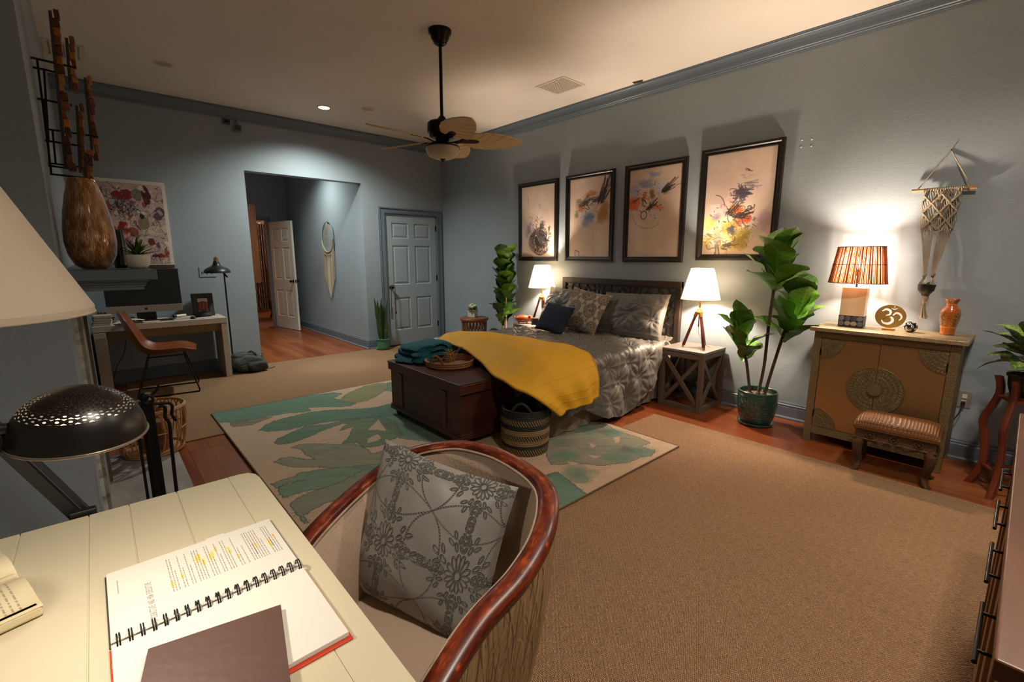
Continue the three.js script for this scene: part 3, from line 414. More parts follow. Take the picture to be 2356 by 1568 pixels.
// ---------------------------------------------------------------- tripod lamps
const linen = phys(0xe8dac0, { roughness: 0.95, transmission: 0.09, thickness: 0, side: THREE.DoubleSide, bumpMap: rep(tex(128, 128, (u, v) => 0.5 + 0.25 * Math.sin(u * 6.283 * 60) + 0.25 * Math.sin(v * 6.283 * 60), false), 4, 2), bumpScale: 0.0004 });
const mahogany = mat(0xffffff, { map: woodTex(0x5a2415, 0x34110a, 151, 0.3), roughness: 0.3 });
const bulbM = mat(0xffffff, { emissive: 0xffdca0, emissiveIntensity: 4, roughness: 0.5 });
function tripodLamp(label, x, y, z, turn) {
  const t = thing('tripod_lamp', label, 'table lamp', [x, y, z], turn, 'tripod lamps on the nightstands');
  for (let i = 0; i < 3; i++) { const a = i / 3 * Math.PI * 2 + 0.4, c = Math.cos(a), s = Math.sin(a), P = (k) => [c * lerp(0.022, 0.125, k), lerp(0.335, 0.006, k), s * lerp(0.022, 0.125, k)]; const leg = part(t, 'leg', rod(P(0.1), P(0.95), 0.0115, 0.015, 12), mahogany); part(leg, 'brass_cap', rod(P(0.93), P(1.0), 0.0115, 0.0105, 12), M.brass); part(leg, 'brass_collar', rod(P(0), P(0.13), 0.0165, 0.0165, 12), M.brass); }
  part(t, 'hub', [lathe([[0, 0.31], [0.014, 0.312], [0.03, 0.325], [0.032, 0.34], [0.018, 0.348], [0.02, 0.362], [0.012, 0.37], [0.008, 0.38], [0.0075, 0.45], [0.012, 0.455], [0.012, 0.475], [0, 0.476]], 0, 0, 0, 20), rod([0, 0.2, 0], [0, 0.32, 0], 0.006)], M.brass);
  part(t, 'socket', cyl(0.016, 0.018, 0.06, 0, 0.475, 0, 16), M.cream);
  part(t, 'shade', [lathe([[0.172, 0.455], [0.1, 0.735]], 0, 0, 0, 48), torus(0.172, 0.0025, 0, 0.455, 0, 48, 6), torus(0.1, 0.0025, 0, 0.735, 0, 48, 6)], linen);
  part(t, 'shade_spider', [rod([-0.1, 0.725, 0], [0.1, 0.725, 0], 0.002, 0.002, 6), rod([0, 0.725, -0.1], [0, 0.725, 0.1], 0.002, 0.002, 6), rod([0.03, 0.53, 0], [0.03, 0.7, 0], 0.002), rod([0.03, 0.7, 0], [0, 0.725, 0], 0.002)], M.brass);
  part(t, 'bulb', ball(0.03, 0, 0.585, 0, 1, 1.25, 1), bulbM);
  part(t, 'cord', tube([[0, 0.2, 0], [0.01, 0.12, 0.01], [0.05, 0.03, 0.07], [0.08, 0.004, 0.1]], 0.002, 20, 6), mat(0x7d7468));
  pointLight('tripod_lamp_glow', WARM, POWER.tripod, [x, y + 0.585, z], 1.5); return t;
}
tripodLamp('lit tripod table lamp with white cone shade on the nightstand nearer the camera', -0.27, 0.56, 4.625, 0.3);
tripodLamp('lit tripod table lamp with white cone shade on the far nightstand', -0.2, 0.56, 2.52, 0.9);
// ---------------------------------------------------------------- four framed abstract paintings
{
  const prof = [[0, 0], [0, 0.03], [0.006, 0.034], [0.022, 0.032], [0.03, 0.024], [0.042, 0.02], [0.046, 0.024], [0.052, 0.022], [0.056, 0.012], [0.056, 0]];
  const fm = mat(0x17110d, { roughness: 0.42 });
  const fg = frameGeo(0.705, 1.005, prof);
  const W = 440, Hh = 660;
  const base = (c, w, h, top, bot) => { const g = c.createLinearGradient(0, 0, w * 0.3, h); g.addColorStop(0, top); g.addColorStop(1, bot); c.fillStyle = g; c.fillRect(0, 0, w, h); for (let i = 0; i < 130; i++) patch(c, rnd() * w, rnd() * h, rr(20, 90), ['#d8c3b4', '#c9b2a4', '#cfbcae', '#dccbb8', '#c4a99e'][Math.floor(rnd() * 5)], 0.12); };
  const patch = (c, x, y, r, col, a, sx = 1, sy = 1) => { c.fillStyle = col; const m = a > 0.2 ? 15 : 3; for (let b = 0; b < m; b++) { c.globalAlpha = a > 0.2 ? a * rr(0.3, 0.65) : a; const f = a > 0.2 ? rr(0.25, 0.7) : 1, X = x + rr(-1, 1) * r * sx * (a > 0.2 ? 0.5 : 0), Y = y + rr(-1, 1) * r * sy * (a > 0.2 ? 0.5 : 0), n = 11, sk = rr(0.7, 1.5), an = rr(-0.6, 0.6); c.beginPath(); for (let i = 0; i <= n; i++) { const q = i / n * 6.283, k = r * f * rr(0.6, 1.15), px = Math.cos(q) * k * sx * sk, py = Math.sin(q) * k * sy / sk; c.lineTo(X + px * Math.cos(an) - py * Math.sin(an), Y + px * Math.sin(an) + py * Math.cos(an)); } c.fill(); } c.globalAlpha = 1; };
  const strokes = (c, x, y, n, L, ang, spread, col, lw, a = 0.85) => { c.strokeStyle = col; for (let i = 0; i < n; i++) { c.globalAlpha = a * rr(0.5, 1); c.lineWidth = lw * rr(0.4, 1.3); const q = ang + rr(-0.25, 0.25), X = x + rr(-spread, spread), Y = y + rr(-spread, spread) * 0.6, l = L * rr(0.4, 1); c.beginPath(); c.moveTo(X, Y); c.quadraticCurveTo(X + Math.cos(q) * l * 0.5 + rr(-8, 8), Y + Math.sin(q) * l * 0.5 + rr(-8, 8), X + Math.cos(q) * l, Y + Math.sin(q) * l); c.stroke(); } c.globalAlpha = 1; };
  const scrib = (c, x, y, n, r, col, lw) => { c.strokeStyle = col; for (let i = 0; i < n; i++) { c.globalAlpha = rr(0.35, 0.9); c.lineWidth = lw * rr(0.3, 1.3); let X = x + rr(-r, r), Y = y + rr(-r, r) * 0.8, q = rr(0, 6.28); c.beginPath(); c.moveTo(X, Y); for (let k = 0; k < 7; k++) { q += rr(-1.1, 1.1); X += Math.cos(q) * r * 0.2; Y += Math.sin(q) * r * 0.2; c.lineTo(X, Y); } c.stroke(); } c.globalAlpha = 1; };
  const flecks = (c, x, y, n, r, cols) => { for (let i = 0; i < n; i++) { c.globalAlpha = rr(0.3, 0.85); c.fillStyle = cols[Math.floor(rnd() * cols.length)]; const q = rr(0, 6.28), d = r * Math.sqrt(rnd()); c.save(); c.translate(x + Math.cos(q) * d, y + Math.sin(q) * d); c.rotate(rr(0, 3)); c.fillRect(0, 0, rr(4, 26), rr(2, 8)); c.restore(); } c.globalAlpha = 1; };
  const drips = (c, x0, x1, y, n, col) => { c.strokeStyle = col; for (let i = 0; i < n; i++) { c.globalAlpha = 0.35; c.lineWidth = rr(1, 2); const x = rr(x0, x1); c.beginPath(); c.moveTo(x, y); c.lineTo(x, y + rr(60, 220)); c.stroke(); } c.globalAlpha = 1; };
  const arts = [
    [(c, w, h) => { base(c, w, h, '#d9c8b8', '#cbb6a6'); for (let i = 0; i < 26; i++) patch(c, w * rr(0.15, 0.7), h * rr(0.5, 0.7), rr(14, 40), ['#b9aeb0', '#ddd0c8', '#9a9094'][i % 3], 0.35); strokes(c, w * 0.2, h * 0.13, 3, 150, 1.25, 8, '#6a5a5c', 3); strokes(c, w * 0.55, h * 0.25, 8, 70, 1.3, 12, '#7a6c70', 4, 0.5); strokes(c, w * 0.22, h * 0.55, 16, 90, 1.5, 22, '#6d666c', 8, 0.5); patch(c, w * 0.46, h * 0.48, 16, '#c05a34', 0.8); patch(c, w * 0.4, h * 0.64, 30, '#d06a3c', 0.85); strokes(c, w * 0.62, h * 0.6, 20, 70, -1.5, 20, '#2e2a2c', 9); patch(c, w * 0.6, h * 0.76, 92, '#332e30', 0.95, 1, 0.95); patch(c, w * 0.84, h * 0.62, 20, '#3c3638', 0.9, 0.6, 2); patch(c, w * 0.86, h * 0.68, 18, '#c65b30', 0.8); for (let i = 0; i < 46; i++) { c.globalAlpha = 0.55; c.strokeStyle = ['#4a3d3c', '#7b5a50', '#2c2628', '#a08578'][i % 4]; c.lineWidth = rr(2, 6); c.beginPath(); c.ellipse(w * 0.58, h * 0.78, rr(90, 165), rr(80, 135), rr(-0.2, 0.2), rr(0, 3), rr(3.2, 6)); c.stroke(); } scrib(c, w * 0.6, h * 0.76, 90, 70, '#1f1a1c', 10); scrib(c, w * 0.4, h * 0.56, 14, 60, '#6a6066', 6); flecks(c, w * 0.5, h * 0.6, 60, 120, ['#2a2528', '#8c5a44', '#c9bdb8', '#6d6468']); strokes(c, w * 0.6, h * 0.74, 16, 90, 0.7, 60, '#d9cfca', 2.5, 0.6); c.globalAlpha = 1; }, 'nest-like black swirl, nearest the room corner'],
    [(c, w, h) => { base(c, w, h, '#c4ad9f', '#cdb8a6'); patch(c, w * 0.3, h * 0.45, 70, '#b9b2bd', 0.5); patch(c, w * 0.24, h * 0.3, 40, '#8d7b78', 0.7); patch(c, w * 0.3, h * 0.36, 44, '#8c6a3a', 0.8); patch(c, w * 0.18, h * 0.44, 34, '#7d6a43', 0.8, 0.7, 1.3); patch(c, w * 0.55, h * 0.2, 48, '#b07a48', 0.85, 1.5, 0.7); patch(c, w * 0.46, h * 0.23, 24, '#c66a34', 0.8); patch(c, w * 0.85, h * 0.46, 74, '#a57c4a', 0.9, 1, 1.4); patch(c, w * 0.52, h * 0.49, 70, '#7d8cb0', 0.8, 1, 0.8); patch(c, w * 0.42, h * 0.58, 40, '#8f99b6', 0.6); patch(c, w * 0.58, h * 0.4, 40, '#cdbcb6', 0.8); strokes(c, w * 0.28, h * 0.4, 8, 120, -1.0, 18, '#d0682c', 9); strokes(c, w * 0.3, h * 0.34, 22, 150, -0.55, 30, '#2c2628', 5); strokes(c, w * 0.62, h * 0.3, 14, 120, -0.3, 20, '#4a4048', 12, 0.7); strokes(c, w * 0.78, h * 0.32, 26, 240, -1.15, 34, '#242022', 8); flecks(c, w * 0.45, h * 0.36, 110, 130, ['#2c2628', '#c66a34', '#8c6a3a', '#8f99b6', '#d8c8c0', '#b07a48']); scrib(c, w * 0.42, h * 0.34, 14, 50, '#2a2426', 6); patch(c, w * 0.5, h * 0.5, 50, '#7486b4', 0.8, 1.2, 0.7); drips(c, w * 0.5, w * 0.95, h * 0.55, 16, '#9a8468'); c.strokeStyle = '#2c2628'; c.lineWidth = 5; c.beginPath(); c.moveTo(w * 0.16, h * 0.99); c.lineTo(w * 0.17, h * 0.91); c.lineTo(w * 0.26, h * 0.93); c.lineTo(w * 0.26, h * 0.99); c.stroke(); }, 'black strokes over ochre and pale blue, second from the corner'],
    [(c, w, h) => { base(c, w, h, '#c3a593', '#cbb3a4'); patch(c, w * 0.3, h * 0.16, 70, '#8d93b0', 0.75, 1.5, 0.6); patch(c, w * 0.5, h * 0.08, 40, '#8a95bd', 0.7, 1.4, 0.6); patch(c, w * 0.12, h * 0.24, 60, '#98a0bd', 0.7); patch(c, w * 0.08, h * 0.38, 76, '#d0602c', 0.9, 1, 0.8); patch(c, w * 0.3, h * 0.32, 34, '#cf6630', 0.85, 0.7, 1.4); patch(c, w * 0.45, h * 0.29, 36, '#7c6840', 0.85, 0.7, 1.2); patch(c, w * 0.62, h * 0.24, 60, '#bdbdcc', 0.8); patch(c, w * 0.72, h * 0.28, 30, '#8f7a3c', 0.7); patch(c, w * 0.5, h * 0.44, 34, '#d86a34', 0.85); patch(c, w * 0.5, h * 0.52, 60, '#c9b5b8', 0.6); strokes(c, w * 0.66, h * 0.28, 20, 150, -0.55, 14, '#241f20', 8); strokes(c, w * 0.36, h * 0.46, 12, 120, -0.6, 16, '#2b2526', 9); strokes(c, w * 0.08, h * 0.36, 8, 90, -0.5, 16, '#3a2c28', 4); strokes(c, w * 0.62, h * 0.43, 26, 30, 1.3, 26, '#d86a3c', 4); c.strokeStyle = '#3a3030'; c.lineWidth = 6; c.beginPath(); c.ellipse(w * 0.31, h * 0.52, 26, 30, 0, 0, 7); c.stroke(); c.lineWidth = 2; c.beginPath(); c.ellipse(w * 0.36, h * 0.55, 120, 78, 0.2, 0.2, 3.3); c.stroke(); flecks(c, w * 0.4, h * 0.34, 110, 150, ['#d8622c', '#8d93b0', '#7c6840', '#c9b5b8', '#2b2526', '#b9bdd0']); scrib(c, w * 0.34, h * 0.4, 10, 50, '#2b2526', 6); drips(c, w * 0.02, w * 0.4, h * 0.52, 9, '#8b7480'); }, 'orange blocks and a pencilled circle, third from the corner'],
    [(c, w, h) => { base(c, w, h, '#c8ad98', '#d6bfae'); for (let i = 0; i < 24; i++) patch(c, w * rr(0.0, 0.45), h * rr(0.65, 1.0), rr(24, 64), ['#cdb35a', '#d9c67e', '#d8c9c2', '#bfae62'][i % 4], 0.5); patch(c, w * 0.2, h * 0.55, 60, '#e0cdc8', 0.6); patch(c, w * 0.4, h * 0.47, 24, '#d0a09a', 0.5); patch(c, w * 0.2, h * 0.62, 34, '#9a8c98', 0.6); patch(c, w * 0.4, h * 0.74, 60, '#a48a34', 0.8); patch(c, w * 0.58, h * 0.84, 80, '#9a8436', 0.85); patch(c, w * 0.5, h * 0.58, 54, '#d8622c', 0.92, 1, 0.9); patch(c, w * 0.6, h * 0.66, 52, '#c65328', 0.9); patch(c, w * 0.45, h * 0.53, 26, '#d89a3c', 0.8); patch(c, w * 0.45, h * 0.76, 46, '#3e3a44', 0.9, 0.9, 1); patch(c, w * 0.24, h * 0.82, 50, '#8d8778', 0.8, 0.8, 1.8); patch(c, w * 0.9, h * 0.66, 60, '#b79ba0', 0.6, 0.7, 1.6); patch(c, w * 0.55, h * 0.41, 42, '#4b424e', 0.85); strokes(c, w * 0.5, h * 0.38, 16, 90, 0.3, 30, '#3c343e', 7, 0.7); strokes(c, w * 0.6, h * 0.32, 10, 110, 0.05, 24, '#5a5060', 5, 0.6); strokes(c, w * 0.6, h * 0.18, 5, 40, 0.4, 14, '#7a2a24', 5); strokes(c, w * 0.56, h * 0.24, 8, 36, 0, 30, '#6d5a54', 3, 0.6); strokes(c, w * 0.38, h * 0.6, 16, 110, -0.9, 24, '#2a2422', 6); strokes(c, w * 0.48, h * 0.62, 14, 120, -0.1, 20, '#2a2422', 7); strokes(c, w * 0.36, h * 0.92, 10, 90, -0.1, 30, '#3c3a34', 10); strokes(c, w * 0.22, h * 0.9, 12, 100, 1.4, 20, '#4a4648', 6, 0.7); strokes(c, w * 0.15, h * 0.86, 6, 80, 1.4, 8, '#ece4e0', 9); strokes(c, w * 0.05, h * 0.78, 8, 60, 0.4, 14, '#5c5462', 6); flecks(c, w * 0.42, h * 0.72, 170, 170, ['#c65328', '#9a8436', '#d9c67e', '#4a4450', '#e6dad4', '#3a332e', '#8d8778']); scrib(c, w * 0.55, h * 0.6, 22, 60, '#241e1c', 6); scrib(c, w * 0.55, h * 0.4, 40, 38, '#4b424e', 8); scrib(c, w * 0.28, h * 0.88, 14, 60, '#4a4444', 5); c.strokeStyle = '#5a4c46'; c.lineWidth = 5; c.beginPath(); c.moveTo(w * 0.16, h * 0.4); c.quadraticCurveTo(w * 0.28, h * 0.4, w * 0.32, h * 0.52); c.stroke(); }, 'orange and olive bloom, nearest the camera']];
  const zs = [2.243, 3.086, 3.93, 4.775];
  arts.forEach(([draw, d], i) => {
    const t = thing('framed_painting', 'black framed abstract painting: ' + d, 'painting', [0, 1.847 + (i === 3 ? 0.022 : 0), zs[i]], -Math.PI / 2, 'row of abstract paintings above the bed');
    t.rotation.order = 'YXZ'; t.rotation.x = 0.012;
    part(t, 'frame', fg, fm);
    const tx = ctex(W, Hh, draw); tx.wrapS = tx.wrapT = THREE.ClampToEdgeWrapping;
    const pl = new THREE.BoxGeometry(0.6, 0.9, 0.004); pl.translate(0, 0, 0.011); part(t, 'canvas', pl, mat(0xffffff, { map: tx, roughness: 0.55 }));
    part(t, 'backing', bx(0.66, 0.96, 0.006, 0, 0, 0.005), M.dark);
  });
}
// ---------------------------------------------------------------- leaves
const veinTex = (c0, c1, c2, s, pale = 0) => ctex(256, 384, (c, w, h) => {
  c.fillStyle = c0; c.fillRect(0, 0, w, h); for (let i = 0; i < 160; i++) { c.globalAlpha = 0.12; c.fillStyle = i % 2 ? c1 : c0; c.beginPath(); c.ellipse(rnd() * w, rnd() * h, rr(10, 36), rr(6, 18), rr(0, 3), 0, 7); c.fill(); }
  if (pale) for (let i = 0; i < 50; i++) { c.globalAlpha = 0.35; c.fillStyle = c2; c.beginPath(); c.ellipse(w / 2 + rr(-50, 50), rr(40, h - 60), rr(6, 30), rr(4, 10), rr(-0.6, 0.6), 0, 7); c.fill(); }
  c.globalAlpha = 0.8; c.strokeStyle = c2; c.lineWidth = 5; c.beginPath(); c.moveTo(w / 2, 0); c.lineTo(w / 2, h); c.stroke(); c.lineWidth = 2.5; for (let i = 0; i < 8; i++) for (const q of [-1, 1]) { const y = h - 30 - i * 44; c.beginPath(); c.moveTo(w / 2, y); c.quadraticCurveTo(w / 2 + q * 60, y - 18, w / 2 + q * 118, y - 58); c.stroke(); } c.globalAlpha = 1;
});
const leafMat = (t, r = 0.42, tr = 0.12) => phys(0xffffff, { map: t, roughness: r, side: THREE.DoubleSide, bumpMap: t, bumpScale: 0.002 });
M.fiddleD = leafMat(veinTex('#2f5218', '#254412', '#557a34')); M.fiddleA = leafMat(veinTex('#4d7d22', '#3c671a', '#86a84c')); M.fiddleB = leafMat(veinTex('#3f6a1e', '#315517', '#6f9440')); M.fiddleC = leafMat(veinTex('#648f28', '#4f7a20', '#98b654'));
function leafGeo(len, wid, prof, droop, fold, wave, ph, nu = 6, nv = 10) {       // grows along +y from the origin, upper side faces +z
  const W = (t) => { const k = t * (prof.length - 1), i = Math.min(prof.length - 2, Math.floor(k)); return lerp(prof[i], prof[i + 1], k - i) * wid / 2; };
  return surf(nu, nv, (a, t) => { const u = a * 2 - 1, w = W(t), ang = droop * t * t; const y = len * t * (1 - 0.18 * droop * droop * t), z = -droop * 0.45 * len * t * t; const zz = z + Math.abs(u) * w * fold + wave * Math.sin(t * 15 + ph + (u > 0 ? 1.3 : 0)) * Math.abs(u) * w; return [u * w, y, zz, a, t]; });
}
const fiddleProf = [0.12, 0.4, 0.58, 0.62, 0.66, 0.8, 0.95, 1, 0.86, 0.5, 0.05];
const fiddleG = [0, 1, 2, 3].map((i) => leafGeo(0.27, 0.19, fiddleProf, [0.35, 0.55, 0.2, 0.75][i], 0.25, 0.12, i * 1.9));
let leafMaxX = null;
function putLeaf(parent, g, m, x, y, z, az, el, s = 1, twist = 0) {     // el = angle from straight up, az = heading in the xz plane
  const l = part(parent, 'leaf', g, m); l.position.set(x, y, z); l.scale.setScalar(s);
  const q = new THREE.Quaternion().setFromAxisAngle(V(0, 1, 0), Math.PI / 2 - az).multiply(new THREE.Quaternion().setFromAxisAngle(V(1, 0, 0), el)).multiply(new THREE.Quaternion().setFromAxisAngle(V(0, 1, 0), Math.PI + twist)); l.quaternion.copy(q);
  if (leafMaxX !== null) { l.updateMatrix(); const b = new THREE.Box3().setFromBufferAttribute(g.attributes.position).applyMatrix4(l.matrix); if (b.max.x > leafMaxX) l.position.x -= b.max.x - leafMaxX; } return l;
}
// ---------------------------------------------------------------- big fiddle-leaf plant
{
  const cx = -0.33, cz = 5.215, p = thing('fiddle_leaf_fig', 'tall fiddle-leaf fig in a glazed green pot beside the brass cabinet', 'potted plant', [cx, 0, cz]);
  const relief = ctex(512, 256, (c, w, h) => { c.fillStyle = '#000'; c.fillRect(0, 0, w, h); c.strokeStyle = '#fff'; c.lineWidth = 5; for (let j = -1; j < 5; j++) for (let i = -1; i < 9; i++) { const x = (i + (j & 1 ? 0.5 : 0)) * w / 8, y = j * h / 4; for (let k = 0; k < 6; k++) { const a = k / 6 * 6.283 + 0.52; c.beginPath(); c.ellipse(x + Math.cos(a) * 17, y + Math.sin(a) * 17, 15, 6, a, 0, 7); c.stroke(); } c.beginPath(); c.arc(x, y, 33, 0, 7); c.stroke(); } }, false);
  const glaze = ctex(256, 256, (c, w, h) => { c.fillStyle = '#1f4338'; c.fillRect(0, 0, w, h); for (let i = 0; i < 300; i++) { c.globalAlpha = 0.15; c.fillStyle = ['#2b5a4a', '#17332d', '#46624c', '#3a4f44'][i % 4]; c.beginPath(); c.ellipse(rnd() * w, rnd() * h, rr(4, 20), rr(4, 14), 0, 0, 7); c.fill(); } });
  const pot = part(p, 'pot', lathe([[0.1, 0.022], [0.118, 0.024], [0.137, 0.07], [0.15, 0.14], [0.154, 0.2], [0.152, 0.262], [0.15, 0.282], [0.144, 0.29], [0.137, 0.286], [0.135, 0.25]], 0, 0, 0, 64), phys(0xffffff, { map: rep(glaze, 3, 1), bumpMap: rep(relief, 2, 1.6), bumpScale: 0.006, roughness: 0.25, clearcoat: 0.8, clearcoatRoughness: 0.15 }));
  part(pot, 'rim', torus(0.1455, 0.0075, 0, 0.287, 0, 64, 10), phys(0x17503f, { roughness: 0.15, clearcoat: 1 }));
  part(p, 'saucer', lathe([[0, 0.001], [0.122, 0.002], [0.136, 0.01], [0.141, 0.026], [0.136, 0.027], [0.127, 0.014], [0, 0.013]], 0, 0, 0, 56), phys(0x1c4a3c, { roughness: 0.18, clearcoat: 1 }));
  part(p, 'soil', lathe([[0, 0.256], [0.08, 0.254], [0.136, 0.25]], 0, 0, 0, 32), mat(0x6a5a4c, { roughness: 1, bumpMap: stipple, bumpScale: 0.01 }));
  const bark = mat(0x5e4330, { roughness: 0.8, bumpMap: rep(stipple, 1, 6), bumpScale: 0.004 });
  const T = [[[-0.03, 0.25, -0.05], [-0.03, 0.38, -0.075], [-0.05, 0.54, -0.1], [-0.06, 0.64, -0.14]], [[0.0, 0.25, 0.0], [0.02, 0.5, 0.02], [0.03, 0.85, 0.02], [0.03, 1.12, 0.03], [0.03, 1.3, 0.03]], [[0.0, 0.25, 0.05], [0.03, 0.42, 0.07], [0.05, 0.62, 0.1], [0.07, 0.8, 0.13], [0.08, 0.95, 0.17]]];
  for (const t of T) { part(p, 'trunk', tube(t, 0.0125, 20, 8), bark); part(p, 'trunk_knot', ball(0.021, t[0][0], t[0][1] + 0.012, t[0][2], 1, 0.8, 1, 10, 8), bark); }
  leafMaxX = 0.31; const cl = [[-0.05, 0.53, -0.13, 0.42, 0.95], [0.03, 1.1, 0.02, 0.42, 1.1], [0.07, 0.71, 0.14, 0.48, 1.05]];   // base of each crown, its height, leaf size
  const mats = [M.fiddleA, M.fiddleB, M.fiddleA, M.fiddleC];
  cl.forEach(([x, y, z, h, s], k) => { const n = [11, 12, 13][k]; for (let i = 0; i < n; i++) { const t = i / n, az = i * 2.4 + k; const tilt = lerp(0.8, 0.08, t) + rr(-0.08, 0.12); putLeaf(p, fiddleG[i % 4], mats[(i + k) % 4], x + [0.02, 0.01, 0.07][k] * t, y + t * h * 0.62, z + [-0.06, 0.03, 0.08][k] * t, az, Math.min(tilt, 0.85), s * rr(0.98, 1.22), rr(-0.35, 0.35)); } }); leafMaxX = null;
}
// ---------------------------------------------------------------- slim fiddle-leaf plant by the corner
{
  const p = thing('fiddle_leaf_fig', 'narrow fiddle-leaf fig behind the bed near the room corner', 'potted plant', [-0.25, 0, 1.86]);
  part(p, 'pot', lathe([[0, 0.002], [0.1, 0.003], [0.125, 0.22], [0.13, 0.23], [0.12, 0.23], [0.11, 0.2], [0, 0.2]], 0, 0, 0, 32), mat(0x4a4038, { roughness: 0.6 }));
  const bark = mat(0x9c7a5c, { roughness: 0.7 });
  for (const [x, z, h] of [[-0.02, -0.045, 0.95], [0.0, 0.0, 0.72], [-0.01, 0.045, 1.1]]) part(p, 'trunk', tube([[x, 0.19, z], [x, h * 0.6, z * 0.9], [x, h, z * 0.7]], 0.0085, 12, 8), bark);
  const mats = [M.fiddleD, M.fiddleB, M.fiddleD, M.fiddleA]; const n = 46; leafMaxX = 0.23;
  for (let i = 0; i < n; i++) { const t = i / n; putLeaf(p, fiddleG[i % 4], mats[(i * 7) % 4], rr(-0.01, 0.01), 0.46 + t * 0.9, rr(-0.04, 0.04), i * 2.4, lerp(0.55, 0.3, t) + rr(-0.12, 0.14), rr(0.95, 1.2), rr(-0.5, 0.5)); } leafMaxX = null;
}
// ---------------------------------------------------------------- brass-clad cabinet
const hammered = ctex(256, 256, (c, w, h) => { c.fillStyle = '#777'; c.fillRect(0, 0, w, h); for (let i = 0; i < 700; i++) { const x = rnd() * w, y = rnd() * h; c.strokeStyle = rnd() > 0.5 ? '#eee' : '#222'; c.lineWidth = 1.6; c.beginPath(); c.arc(x, y, rr(2, 6), rnd() * 6, rnd() * 6 + 3); c.stroke(); } }, false);
const brassPlain = mat(0xac865a, { metalness: 0.85, roughness: 0.36, bumpMap: rep(stipple, 2, 2), bumpScale: 0.0004 });
const brassEmb = mat(0x84704e, { metalness: 0.7, roughness: 0.45, bumpMap: rep(hammered, 6, 6), bumpScale: 0.004 });
const medTex = ctex(512, 512, (c, w) => {        // embossed mandala height map
  c.fillStyle = '#555'; c.fillRect(0, 0, w, w); const o = w / 2; c.lineCap = 'round';
  const ring = (r, lw, col) => { c.strokeStyle = col; c.lineWidth = lw; c.beginPath(); c.arc(o, o, r, 0, 7); c.stroke(); };
  for (const r of [250, 236, 196, 150, 110, 70]) ring(r, 4, '#fff');
  const pet = (r, n, l, wd) => { for (let i = 0; i < n; i++) { const a = i / n * 6.283; c.save(); c.translate(o + Math.cos(a) * r, o + Math.sin(a) * r); c.rotate(a); c.strokeStyle = '#fff'; c.lineWidth = 3; c.beginPath(); c.ellipse(0, 0, l, wd, 0, 0, 7); c.stroke(); c.restore(); } };
  pet(243, 110, 5, 5); pet(216, 46, 16, 9); pet(173, 40, 18, 8); pet(130, 30, 16, 9); pet(90, 20, 18, 8); pet(52, 14, 14, 7); for (let i = 0; i < 1400; i++) { const a = rnd() * 6.283, r = rnd() * 245; c.fillStyle = rnd() > 0.5 ? '#ddd' : '#222'; c.fillRect(o + Math.cos(a) * r, o + Math.sin(a) * r, 2.5, 2.5); }
}, false);
const medM = mat(0x8a7550, { metalness: 0.6, roughness: 0.42, bumpMap: medTex, bumpScale: 0.006 });
